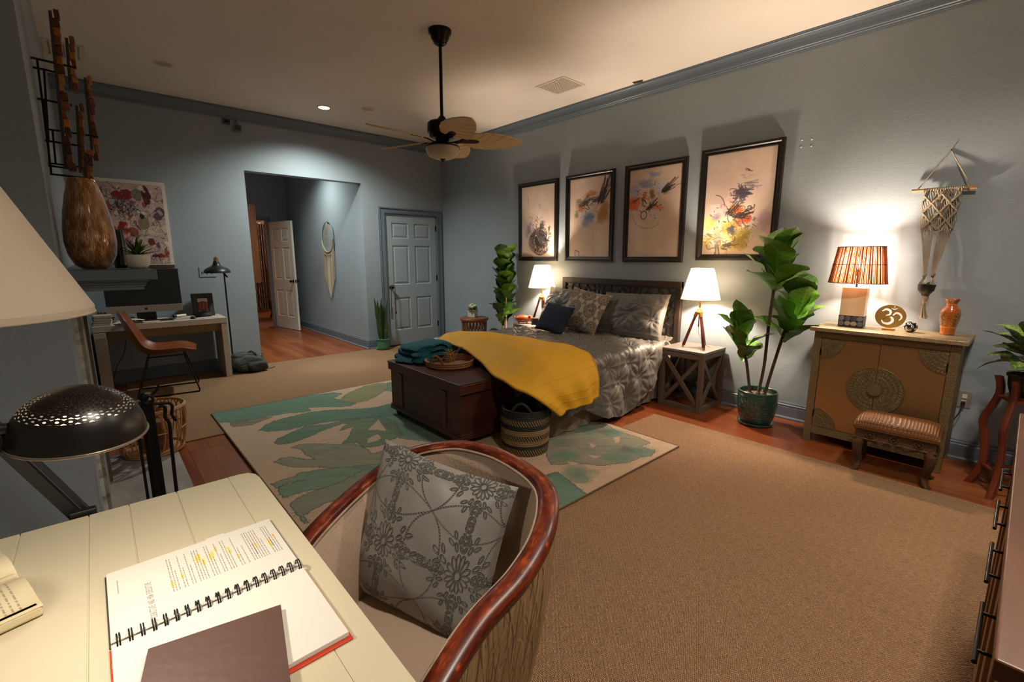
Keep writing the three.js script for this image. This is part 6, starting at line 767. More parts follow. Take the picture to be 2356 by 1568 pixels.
  bk.forEach(([c2, th], i) => { const b = thing('book', words[i] + ' the stack at the left end of the computer desk', 'book', [-4.385 + (i % 2) * 0.008, y, 0.37], 0.06 * i - 0.1, 'books stacked on the computer desk'); part(b, 'cover', [bb(-0.07, 0.07, 0, 0.003, -0.1, 0.1, 0.001), bb(-0.07, 0.07, th - 0.003, th, -0.1, 0.1, 0.001), bb(-0.073, -0.068, 0, th, -0.1, 0.1, 0.001)], mat(c2, { roughness: 0.6 })); part(b, 'pages', bb(-0.067, 0.066, 0.003, th - 0.003, -0.097, 0.097), mat(0xc9bda8, { roughness: 0.9 })); y += th + 0.0005; });
  single('paper_pile', 'curled white papers lying beside the book stack', 'papers', surf(12, 4, (u, v) => [-0.12 + u * 0.24, 0.012 + 0.03 * Math.sin(u * 2.6), -0.08 + v * 0.16]), mat(0xc2b8ab, { roughness: 0.8, side: THREE.DoubleSide }), [-4.17, Y, 0.43], 0.1);
  const bowl = thing('toy_bowl', 'orange basket of colourful trinkets at the back of the computer desk', 'bowl', [-4.37, Y, 0.15]); part(bowl, 'basket', lathe([[0, 0.001], [0.07, 0.002], [0.09, 0.05], [0.086, 0.05], [0.066, 0.008], [0, 0.007]], 0, 0, 0, 28), mat(0x8a4a22, { roughness: 0.7 })); [[0x5f8a2c, -0.03, 0.01], [0xc9b51c, 0.04, 0.0], [0x8a1c24, 0.0, 0.02], [0x1f4a6b, 0.055, -0.02], [0xb5451c, -0.05, -0.02]].forEach(([c3, x, z]) => part(bowl, 'trinket', tube([[x - 0.02, 0.04, z], [x, 0.07, z + 0.01], [x + 0.02, 0.105, z]], 0.011, 10, 8), mat(c3, { roughness: 0.4 })));
  single('blue_tape', 'small blue tape roll on the computer desk', 'tape roll', torus(0.016, 0.008, 0, 0, 0, 24, 10).rotateX(Math.PI / 2).translate(0, 0.024, 0), mat(0x1c4f8a, { roughness: 0.4 }), [-4.14, Y, 0.2]);
  single('desk_cable', 'dark cable hanging down under the computer desk', 'cable', tube([[-4.2, 0.56, 0.1], [-4.25, 0.35, 0.12], [-4.33, 0.2, 0.14], [-4.355, 0.02, 0.16], [-4.1, 0.02, 0.1], [-3.7, 0.016, 0.09]], 0.004, 50, 6), M.black);
}
// ---------------------------------------------------------------- leather shell chair
{
  const c = thing('leather_chair', 'brown leather shell chair with black wire legs at the computer desk', 'chair', [-3.95, 0, 0.76], 1.45);   // local +z is the front
  const lm = phys(0x733a19, { roughness: 0.42, side: THREE.DoubleSide, bumpMap: rep(stipple, 2, 2), bumpScale: 0.0008, clearcoat: 0.15 });
  const C = new THREE.CatmullRomCurve3([V(0, 0.425, 0.27), V(0, 0.44, 0.16), V(0, 0.425, 0.0), V(0, 0.43, -0.1), V(0, 0.49, -0.19), V(0, 0.62, -0.245), V(0, 0.76, -0.285), V(0, 0.845, -0.31)]);
  const shell = (o) => surf(26, 44, (a, t) => { const u = a * 2 - 1, p = C.getPoint(t), tg = C.getTangent(t), w = lerp(0.225, 0.19, sstep(0.5, 1, t)) * (1 - 0.35 * Math.pow(Math.max(0, (t - 0.86) / 0.14), 2)) * (1 - 0.2 * Math.pow(Math.max(0, (0.1 - t) / 0.1), 2)), nx = V(0, tg.z, -tg.y).negate().normalize(), up = 0.075 * Math.pow(Math.abs(u), 2.4) * (0.35 + 0.65 * Math.sin(Math.PI * clamp(t * 0.95 + 0.05))); return [u * w, p.y - nx.y * (up + o) * -1, p.z - nx.z * (up + o) * -1, a * 0.5, t]; });
  part(c, 'shell', [shell(0), shell(-0.016)], lm, 'brown leather seat and back');
  const edge = []; const S0 = (a, t) => { const g = shell(0).attributes.position; const i = Math.round(t * 44) * 27 + Math.round(a * 26); return [g.getX(i), g.getY(i), g.getZ(i)]; }; const gp = shell(-0.008).attributes.position, E = (i, j) => { const k = j * 27 + i; return [gp.getX(k), gp.getY(k), gp.getZ(k)]; };
  for (let j = 0; j <= 44; j += 2) edge.push(E(0, j)); for (let i = 4; i <= 22; i += 3) edge.push(E(i, 44)); for (let j = 44; j >= 0; j -= 2) edge.push(E(26, j)); for (let i = 22; i >= 4; i -= 3) edge.push(E(i, 0)); part(c, 'edge_welt', tube(edge, 0.009, 200, 6, true), lm);
  for (const s of [-1, 1]) part(c, 'sled_leg', tube([[s * 0.13, 0.405, 0.17], [s * 0.17, 0.25, 0.21], [s * 0.215, 0.04, 0.265], [s * 0.215, 0.0182, 0.25], [s * 0.215, 0.0182, 0.1], [s * 0.215, 0.0182, -0.2], [s * 0.215, 0.04, -0.235], [s * 0.17, 0.25, -0.17], [s * 0.13, 0.4, -0.13]], 0.0075, 80, 8), M.blackMetal);
  part(c, 'seat_frame', [rod([-0.13, 0.4, 0.17], [0.13, 0.4, 0.17], 0.0075), rod([-0.13, 0.4, -0.13], [0.13, 0.4, -0.13], 0.0075), rod([-0.13, 0.402, 0.17], [-0.13, 0.4, -0.13], 0.0075), rod([0.13, 0.402, 0.17], [0.13, 0.4, -0.13], 0.0075)], M.blackMetal);
}
// ---------------------------------------------------------------- black floor lamp and backpack
{
  const l = thing('floor_lamp', 'black floor lamp with domed metal shade beside the computer desk', 'floor lamp', [-3.24, 0, 0.2]);
  part(l, 'base', lathe([[0, 0.03], [0.02, 0.03], [0.11, 0.024], [0.125, 0.016], [0.125, 0.011], [0, 0.011]], 0, 0, 0, 36), M.blackMetal); part(l, 'pole', rod([0, 0.02, 0], [0.0, 1.2, 0.02], 0.0095, 0.0085, 12), M.blackMetal);
  part(l, 'knuckle', [rod([0.0, 1.19, 0.02], [-0.07, 1.3, 0.05], 0.007), rod([0.0, 1.2, 0.02], [0.03, 1.15, 0.02], 0.009)], M.blackMetal);
  part(l, 'shade', lathe([[0.138, 1.205], [0.136, 1.225], [0.118, 1.25], [0.085, 1.27], [0.05, 1.285], [0.036, 1.31], [0.03, 1.335], [0.024, 1.34]], -0.075, 0, 0.06, 40), mat(0x191714, { roughness: 0.4, metalness: 0.3, side: THREE.DoubleSide })); part(l, 'brass_cap', [cyl(0.024, 0.022, 0.045, -0.075, 1.338, 0.06, 24), cyl(0.005, 0.004, 0.02, -0.075, 1.383, 0.06, 10)], M.brass);
  const b = thing('backpack', 'grey-green backpack slumped on the carpet beside the hallway opening', 'backpack', [-3.1, 0.01, 0.34], 0.15), bm = mat(0x3a3f38, { roughness: 0.85, bumpMap: rep(stipple, 1, 1), bumpScale: 0.006, side: THREE.DoubleSide });
  const blob = (hx, hy, hz, x, y, z, s) => surf(30, 20, (a, t) => { const th = a * 6.2832, ph = t * Math.PI, e = (q, p) => Math.sign(q) * Math.pow(Math.abs(q), p), n = 1 + 0.12 * (pn(a * 7, t * 6, 7, 99, s) - 0.5) + 0.06 * Math.sin(a * 25 + t * 9); return [x + e(Math.cos(th), 0.7) * Math.pow(Math.sin(ph), 0.6) * hx * n, Math.max(0.001, y + e(Math.cos(ph), 0.8) * hy * n), z + e(Math.sin(th), 0.7) * Math.pow(Math.sin(ph), 0.6) * hz * n]; }, true);
  part(b, 'main_bag', blob(0.17, 0.105, 0.14, -0.02, 0.105, 0, 3), bm); part(b, 'front_pocket', blob(0.12, 0.065, 0.09, 0.05, 0.07, 0.1, 5), mat(0x2c302c, { roughness: 0.85 })); part(b, 'flap', blob(0.12, 0.04, 0.1, -0.05, 0.195, -0.02, 8), bm);
  part(b, 'strap', [tube([[-0.02, 0.215, 0.02], [0.03, 0.245, 0.04], [0.09, 0.16, 0.08], [0.1, 0.1, 0.12]], 0.011, 24, 6), tube([[0.1, 0.15, -0.02], [0.03, 0.2, -0.05], [-0.06, 0.19, 0.03]], 0.011, 24, 6)], bm); part(b, 'strap_tail', [tube([[0.12, 0.03, 0.06], [0.18, 0.012, 0.08], [0.25, 0.008, 0.06], [0.29, 0.012, 0.03]], 0.008, 24, 6).scale(1, 0.5, 1)], M.black);
}
// ---------------------------------------------------------------- rattan log basket and fire tools
{
  const b = thing('rattan_basket', 'open looped rattan basket with kindling on the hearth', 'basket', [-4.215, 0.006, 2.54]), rat = mat(0xb07c48, { roughness: 0.55 }); const R = (y) => lerp(0.175, 0.212, Math.sin(clamp(y / 0.33) * 1.9));
  const ring = (y, k = 1, t = 0.006) => torus(R(y) * k, t, 0, y, 0, 56, 7); part(b, 'rim', [ring(0.33, 1, 0.008), ring(0.322, 1.03, 0.006)], rat); part(b, 'foot_ring', [ring(0.01, 1, 0.008), ring(0.024, 1.0, 0.006)], rat); part(b, 'waist_ring', ring(0.17, 1.01, 0.005), rat);
  const n = 13; for (let i = 0; i < n; i++) { const a = i / n * 6.283, P = [], wv = 0.19; for (let k = 0; k <= 16; k++) { const q = k / 16 * 6.2832, y = 0.17 + 0.15 * Math.cos(q), aa = a + wv * Math.sin(q); P.push([Math.cos(aa) * R(y), y, Math.sin(aa) * R(y)]); } part(b, 'loop', tube(P, 0.0052, 40, 6, true), rat); const Q = []; for (let k = 0; k <= 10; k++) { const q = k / 10 * 6.2832, y = 0.255 + 0.07 * Math.cos(q), aa = a + Math.PI / n + 0.1 * Math.sin(q); Q.push([Math.cos(aa) * R(y), y, Math.sin(aa) * R(y)]); } part(b, 'loop', tube(Q, 0.0045, 28, 6, true), rat); }
  part(b, 'floor_disc', cyl(0.16, 0.16, 0.006, 0, 0.012, 0, 28), rat);
  const dry = mat(0xffffff, { map: woodTex(0x9a7048, 0x6b4526, 251, 0.4), roughness: 0.85 }); const wd = ['tallest kindling log leaning in the rattan basket', 'short kindling log at the front of the rattan basket', 'pale kindling log lying across the rattan basket', 'split kindling log at the back of the rattan basket'];
  [[[-0.05, 0.02, 0.03], [0.02, 0.4, 0.08], 0.035], [[0.06, 0.02, 0.05], [0.05, 0.24, 0.1], 0.04], [[-0.1, 0.1, -0.04], [0.08, 0.3, 0.0], 0.03], [[0.02, 0.02, -0.08], [0.0, 0.4, -0.1], 0.036]].forEach(([p, q, r], i) => single('kindling_log', wd[i], 'log', [rod(p, q, r, r * 0.9, 7)], dry, [-4.215, 0.012, 2.54], 0, 'kindling in the rattan basket'));
  const t = thing('fire_tools', 'black iron fireplace tool set standing on the hearth', 'fire tools', [-4.27, 0.006, 3.5]), iron = mat(0x131110, { roughness: 0.5, metalness: 0.5 });
  part(t, 'base', [bx(0.16, 0.012, 0.12, 0, 0.006, 0, 0.004)], iron); part(t, 'post', [bx(0.062, 0.6, 0.012, 0.006, 0.31, 0, 0.003), bx(0.014, 0.6, 0.014, -0.045, 0.31, 0.01, 0.003), bx(0.03, 0.6, 0.01, 0.002, 0.31, 0.014, 0.003)], iron);
  part(t, 'crossbar', [rod([-0.06, 0.6, 0], [0.1, 0.58, 0.0], 0.008), ball(0.024, 0.0, 0.635, 0, 1, 1, 1), torus(0.022, 0.007, 0, 0, 0, 20, 8).rotateX(1.57).translate(0.015, 0.62, 0.02)], iron); part(t, 'hook', [tube([[0.03, 0.64, 0.01], [0.055, 0.66, 0.01], [0.07, 0.69, 0.01]], 0.007, 12, 6)], iron);
  part(t, 'poker', [tube([[0.06, 0.57, 0.0], [0.085, 0.56, 0.0], [0.08, 0.5, 0.0], [0.095, 0.46, 0.0], [0.09, 0.3, 0.0], [0.085, 0.03, 0.0]], 0.009, 40, 8)], iron); part(t, 'brush_handle', [tube([[0.1, 0.585, 0.0], [0.118, 0.56, 0.0], [0.112, 0.51, 0.0], [0.128, 0.47, 0.0]], 0.008, 20, 8)], iron); part(t, 'shovel', [bx(0.07, 0.03, 0.05, 0.075, 0.02, 0.012, 0.006), poly([[-0.09, 0], [0.08, 0], [0.05, 0.035], [-0.03, 0.04]], 0.05, 0.003).translate(0.06, 0.008, 0.02)], mat(0x2a221d, { roughness: 0.5, metalness: 0.4 }));
  single('newspaper', 'crumpled newspaper at the foot of the fire tools', 'newspaper', surf(10, 10, (u, v) => [-0.08 + u * 0.16, 0.012 + 0.03 * pn(u * 4, v * 4, 99, 99, 5), -0.06 + v * 0.12]), mat(0xffffff, { roughness: 0.9, side: THREE.DoubleSide, map: ctex(128, 128, (c, w, h) => { c.fillStyle = '#b9b6b2'; c.fillRect(0, 0, w, h); c.fillStyle = '#4a4a50'; for (let y = 6; y < h; y += 8) for (let x = 4; x < w; x += 10) if (rnd() > 0.3) c.fillRect(x, y, rr(3, 8), 3); }) }), [-4.26, 0.0065, 3.62], 0.3);
}
// ---------------------------------------------------------------- corner: side table, flowers, snake plant, leash
{
  const cane = mat(0xffffff, { map: woodTex(0x8a5526, 0x633816, 261, 0.3), roughness: 0.4 });
  const t = thing('cane_side_table', 'small round cane drum table in the room corner', 'side table', [-0.35, 0, 1.3]), R = 0.195;
  part(t, 'top', lathe([[0, 0.535], [R - 0.01, 0.535], [R + 0.012, 0.528], [R + 0.014, 0.5], [R, 0.492], [0, 0.492]], 0, 0, 0, 44), cane); part(t, 'foot_ring', torus(R * 0.9, 0.014, 0, 0.016, 0, 44, 8), cane); part(t, 'upper_ring', torus(R * 0.92, 0.01, 0, 0.485, 0, 44, 8), cane);
  for (let i = 0; i < 22; i++) { const a = i / 22 * 6.283; for (const s of [-1, 1]) part(t, 'cane_strut', rod([Math.cos(a) * R * 0.9, 0.02, Math.sin(a) * R * 0.9], [Math.cos(a + s * 0.55) * R * 0.92, 0.488, Math.sin(a + s * 0.55) * R * 0.92], 0.0065, 0.0065, 6), cane); }
  const f = thing('flower_pot', 'square white pot of pale green blossoms on the cane table', 'potted plant', [-0.36, 0.536, 1.28], 0.5); f.scale.setScalar(1.25);
  part(f, 'pot', [bx(0.088, 0.09, 0.088, 0, 0.045, 0, 0.004)], mat(0xd2c5b6, { roughness: 0.5 })); const leaf = leafGeo(0.075, 0.05, [0.3, 0.8, 1, 0.8, 0.1], 0.8, 0.2, 0.15, 0, 4, 5), lm = mat(0x3f5a26, { roughness: 0.6, side: THREE.DoubleSide }); for (let i = 0; i < 14; i++) putLeaf(f, leaf, lm, 0, 0.085, 0, i * 2.4, rr(0.9, 1.35), 1);
  const bm = [0xc9cba0, 0xb5bd86, 0xd6d0b4].map((c) => mat(c, { roughness: 0.8 })); for (let i = 0; i < 11; i++) { const a = i * 2.4, r = 0.05 * Math.sqrt(i / 11), g = []; for (let k = 0; k < 12; k++) g.push(ball(0.0085, rr(-0.015, 0.015), rr(-0.01, 0.014), rr(-0.015, 0.015), 1, 0.8, 1, 6, 5)); part(f, 'blossom', merge(g).translate(Math.cos(a) * r, 0.14 - r * 0.5, Math.sin(a) * r), bm[i % 3]); }
  const s = thing('snake_plant', 'snake plant in a patterned mint green pot by the closed door', 'potted plant', [-1.235, 0.0101, 0.175]);
  const relief = ctex(256, 128, (c, w, h) => { c.fillStyle = '#444'; c.fillRect(0, 0, w, h); c.strokeStyle = '#fff'; c.lineWidth = 6; for (let i = 0; i < 12; i++) { c.beginPath(); c.moveTo(i * w / 12, h * 0.9); c.lineTo(i * w / 12, h * 0.25); c.lineTo((i + 0.5) * w / 12, h * 0.1); c.lineTo((i + 1) * w / 12, h * 0.25); c.stroke(); } c.fillStyle = '#fff'; c.fillRect(0, h * 0.5, w, 6); }, false);
  part(s, 'pot', lathe([[0, 0.02], [0.08, 0.02], [0.088, 0.03], [0.09, 0.12], [0.094, 0.15], [0.1, 0.155], [0.1, 0.17], [0.092, 0.17], [0.088, 0.14], [0, 0.138]], 0, 0, 0, 40), phys(0x3f8565, { roughness: 0.3, clearcoat: 0.6, bumpMap: rep(relief, 2, 1), bumpScale: 0.006 })); part(s, 'saucer', lathe([[0, 0.0], [0.1, 0.001], [0.11, 0.02], [0.104, 0.022], [0.096, 0.012], [0, 0.012]], 0, 0, 0, 40), phys(0x3f8565, { roughness: 0.3, clearcoat: 0.6 }));
  const st = tex(64, 256, (u, v) => mix3(rgb(0x24381f), rgb(0x3f5630), clamp(fbm(u, v, 2, 14, 271, 3) * 1.6 - 0.3))), G = [0, 1, 2].map((i) => leafGeo(0.62, 0.08, [0.65, 0.85, 1, 1, 0.9, 0.7, 0.4, 0.03], 0.05 + i * 0.04, 0.45, 0.08, i, 4, 12)), sm = mat(0xffffff, { map: st, roughness: 0.45, side: THREE.DoubleSide });
  for (let i = 0; i < 16; i++) { const a = i * 2.4, r = 0.055 * Math.sqrt(i / 16); putLeaf(s, G[i % 3], sm, Math.cos(a) * r, 0.138, Math.sin(a) * r, a, 0.02 + 0.06 * Math.sqrt(i / 16), rr(0.72, 1.1), rr(0, 3)); }
  const l = thing('leash', 'brown leather leash looped over the closed door knob', 'leash', [-0.968, 0.92, 0.045]), br = mat(0x4a2c1c, { roughness: 0.6 }), st2 = (P, r = 0.0055) => tube(P, r, 40, 6).scale(1, 1, 0.6); part(l, 'strap', [st2([[-0.012, 0.045, 0], [-0.03, 0.02, 0.012], [-0.036, -0.1, 0.012], [-0.04, -0.3, 0.012], [-0.045, -0.46, 0.012], [-0.036, -0.49, 0.015], [-0.03, -0.46, 0.018], [-0.03, -0.3, 0.018]]), st2([[-0.012, 0.045, 0], [0.012, 0.045, 0.01], [0.028, 0.02, 0.014], [0.034, -0.1, 0.014], [0.036, -0.36, 0.014]])], br); part(l, 'clip', [bx(0.016, 0.04, 0.01, 0.036, -0.385, 0.01, 0.003), torus(0.01, 0.003, 0.036, -0.4, 0.01, 16, 6)], M.bronze);
}
// ---------------------------------------------------------------- figures on the far nightstand
{
  const wood = phys(0xa65a24, { roughness: 0.35, clearcoat: 0.3, map: rep(woodTex(0xffd8b0, 0xd8a070, 281, 0.4), 4, 4) });
  const p = thing('wooden_pig', 'carved orange wooden pig figurine on the far nightstand', 'figurine', [-0.375, 0.561, 2.36], -0.75);
  part(p, 'body', [ball(0.062, 0, 0.06, 0, 1.55, 0.8, 0.8, 24, 16), ball(0.042, 0.085, 0.058, 0, 1.2, 0.9, 0.9, 18, 12)], wood); part(p, 'snout', rod([0.11, 0.048, 0], [0.152, 0.038, 0], 0.022, 0.016, 14), wood); for (const s of [-1, 1]) { part(p, 'ear', ball(0.02, 0.085, 0.096, s * 0.024, 1, 0.35, 0.8), wood); part(p, 'leg', rod([0.05, 0.0, s * 0.026], [0.045, 0.045, s * 0.026], 0.012, 0.016), wood); part(p, 'leg', rod([-0.055, 0.0, s * 0.026], [-0.05, 0.045, s * 0.026], 0.012, 0.018), wood); } part(p, 'tail', tube([[-0.094, 0.075, 0], [-0.11, 0.085, 0.008], [-0.105, 0.095, -0.004]], 0.004, 12, 6), wood);
  const h = thing('hexagonal_candle', 'dark brown hexagonal candle pot on the far nightstand', 'candle', [-0.41, 0.561, 2.62]); part(h, 'pot', [cyl(0.052, 0.047, 0.085, 0, 0, 0, 6)], mat(0x3a2720, { roughness: 0.5 })); part(h, 'lid', cyl(0.042, 0.04, 0.012, 0, 0.085, 0, 24), mat(0x4a342a, { roughness: 0.4 }));
}
// ---------------------------------------------------------------- hallway
{
  const m = thing('hoop_macrame', 'cream hoop macrame with long fringe on the hallway wall', 'macrame', [openR - 0.012, 1.72, -1.36]);
  part(m, 'hoop', torus(0.25, 0.007, 0, 0, 0, 56, 8).rotateZ(Math.PI / 2), mat(0x4f7a74, { roughness: 0.5 })); part(m, 'hanger', rod([0, 0.25, 0], [0.008, 0.29, 0], 0.003), cotton);
  const n = 22; for (let i = 0; i < n; i++) { const t = i / (n - 1) * 2 - 1, z = t * 0.245, yc = -Math.sqrt(Math.max(0, 0.25 * 0.25 - z * z)); if (t < -0.25 || i % 2) part(m, 'inner_cord', rod([-0.005, 0.24, t * 0.03 - 0.02], [-0.005, Math.min(-0.02, yc * 0.86), z * 0.86], 0.0019, 0.0019, 5), cotton); }
  const k = []; for (let i = 0; i <= 20; i++) { const t = i / 20 * 2 - 1; k.push([-0.01, -0.05 - 0.2 * Math.sqrt(Math.max(0, 1 - t * t)), t * 0.245]); } part(m, 'knotted_band', tube(k, 0.014, 48, 6), cotton);
  for (let i = 0; i < 28; i++) { const t = i / 27 * 2 - 1, y0 = -0.06 - 0.2 * Math.sqrt(Math.max(0, 1 - t * t)), y1 = -1.02 + 0.34 * Math.abs(t); part(m, 'fringe_cord', tube([[-0.01, y0, t * 0.245], [-0.014, (y0 + y1) / 2, t * 0.235 + 0.004 * Math.sin(i)], [-0.01, y1 + rr(-0.02, 0.02), t * 0.225]], 0.0048, 12, 5), cotton); }
  for (let i = 0; i < 5; i++) part(m, 'bead', ball(0.009, -0.022, -0.3 - 0.012 * (i % 2), -0.13 + i * 0.065), mat(0x5c4634, { roughness: 0.5 }));
  const w = mat(0xffffff, { map: woodTex(0x8f5226, 0x6d3a18, 291, 0.3), roughness: 0.5 });
  const c = thing('wall_cabinet', 'brown wooden wall cabinet in the hallway left of the white door', 'cabinet'); part(c, 'body', bb(-2.949, -2.17, 0.93, 2.29, -3.0, -2.6, 0.004), w); part(c, 'door', [bb(-2.169, -2.152, 0.94, 2.28, -2.99, -2.61, 0.003)], w); part(c, 'knob', ball(0.014, -2.142, 1.5, -2.65), M.brass);
  // room beyond
  const ct = ctex(256, 512, (x, a, b) => { x.fillStyle = '#4a3a3c'; x.fillRect(0, 0, a, b); x.strokeStyle = '#a08a7c'; x.lineWidth = 5; for (let j = -1; j < 9; j++) for (let i = -1; i < 5; i++) { const X = (i + (j & 1 ? 0.5 : 0)) * a / 4, Y = j * b / 8; x.beginPath(); x.moveTo(X, Y - 60); x.lineTo(X + 32, Y); x.lineTo(X, Y + 60); x.lineTo(X - 32, Y); x.closePath(); x.stroke(); } });
  const cm = mat(0xffffff, { map: rep(ct, 1.6, 0.8), roughness: 0.9, side: THREE.DoubleSide });
  for (const [x0, x1, d] of [[-1.75, -1.3, 'left'], [-1.28, -0.98, 'right']]) { const u = thing('curtain', d + ' diamond-patterned dark curtain in the room beyond the hallway', 'curtain', [0, 0, -6.45], 0, 'patterned curtains beyond the hallway'); part(u, 'cloth', surf(60, 8, (a, t) => [lerp(x0, x1, a), lerp(2.2, 0.06, t), 0.035 * Math.sin(a * 34) + 0.02, a * 0.9, t * 2]), cm); part(u, 'heading', bb(x0, x1, 2.19, 2.23, -0.02, 0.05, 0.005), cm); }
  single('curtain_rod', 'dark curtain rod in the room beyond the hallway', 'curtain rod', [rod([-1.85, 2.25, -6.43], [-0.95, 2.25, -6.43], 0.012), ball(0.028, -1.87, 2.25, -6.43), ball(0.028, -0.93, 2.25, -6.43)], M.bronze);
  const dk = mat(0xffffff, { map: woodTex(0x2a1712, 0x180c09, 295, 0.3), roughness: 0.35 });
  const ch = thing('dark_side_cabinet', 'dark carved wooden stand in the room beyond the hallway', 'cabinet', [-1.23, 0, -4.95]); part(ch, 'body', [bx(0.4, 0.75, 0.4, 0, 0.76, 0, 0.01), bx(0.44, 0.03, 0.44, 0, 1.14, 0, 0.006)], dk); for (const sx of [-1, 1]) for (const sz of [-1, 1]) part(ch, 'leg', tube([[sx * 0.17, 0.4, sz * 0.17], [sx * 0.19, 0.28, sz * 0.19], [sx * 0.16, 0.12, sz * 0.16], [sx * 0.19, 0.01, sz * 0.19]], 0.028, 20, 8), dk);
  const pl = thing('palm_plant', 'yellow-green palm on the dark stand beyond the hallway', 'potted plant', [-1.23, 1.156, -4.95]); part(pl, 'pot', lathe([[0, 0], [0.07, 0.001], [0.09, 0.1], [0.08, 0.1], [0, 0.09]], 0, 0, 0, 20), M.bronze); const pg = leafGeo(0.34, 0.035, [0.5, 1, 0.9, 0.6, 0.05], 1.0, 0.4, 0, 0, 2, 6), pm = mat(0x7d7a2c, { roughness: 0.6, side: THREE.DoubleSide }); for (let i = 0; i < 22; i++) putLeaf(pl, pg, pm, 0, 0.09, 0, i * 2.4, lerp(1.2, 0.25, i / 22), rr(0.7, 1.1));
  const lamp = thing('pendant_bulb', 'warm ceiling light in the room beyond the hallway', 'ceiling light', [-0.5, 2.8, -5.2]); part(lamp, 'cord', rod([0, -0.25, 0], [0, 0, 0], 0.004), M.bronze); part(lamp, 'bulb', ball(0.06, 0, -0.3, 0), mat(0xffffff, { emissive: 0xffc477, emissiveIntensity: 5 }));
  pointLight('far_room_glow', WARM, POWER.room, [-0.5, 2.5, -5.2], 2);
}
// ---------------------------------------------------------------- white plank desk in the foreground
const DT = 0.77;
{
  const cream = mat(0xc3b99f, { roughness: 0.5, bumpMap: rep(stipple, 1.5, 1.5), bumpScale: 0.0006 }), d = thing('plank_desk', 'cream painted plank-top desk in the foreground with open notebook', 'desk');
  const x1 = -4.108, zA = 5.172, zB = 6.45, seams = [x1, -4.176, -4.297, -4.396, -4.472, -4.588, -4.7, -4.82, -4.95];
  for (let i = 0; i < seams.length - 1; i++) { const a = seams[i + 1] + 0.0009, b = seams[i] - 0.0009; let g; if (i === 0) { g = poly([[a, -zB], [b, -zB], [b, -zA - 0.055], [b - 0.004, -zA - 0.026], [b - 0.018, -zA - 0.006], [b - 0.04, -zA], [a, -zA]], 0.024, 0.0014); g.rotateX(-Math.PI / 2); g.translate(0, DT - 0.0256, 0); uvm(g, 2); } else g = bb(a, b, DT - 0.027, DT, zA, zB, 0.0016); part(d, 'plank', g, cream); }
  part(d, 'groove_backing', bb(-4.94, -4.125, DT - 0.0245, DT - 0.0022, zA + 0.006, zB - 0.006), cream);
  part(d, 'apron', [bb(-4.92, -4.15, DT - 0.12, DT - 0.028, zA + 0.04, zA + 0.06), bb(-4.92, -4.15, DT - 0.12, DT - 0.028, zB - 0.06, zB - 0.04), bb(-4.17, -4.15, DT - 0.12, DT - 0.028, zA + 0.06, zB - 0.06)], cream);
  for (const [x, z] of [[-4.165, zA + 0.06], [-4.165, zB - 0.06], [-4.91, zA + 0.06], [-4.91, zB - 0.06]]) part(d, 'leg', bx(0.055, DT - 0.028, 0.055, x, (DT - 0.028) / 2, z, 0.004), cream);
}
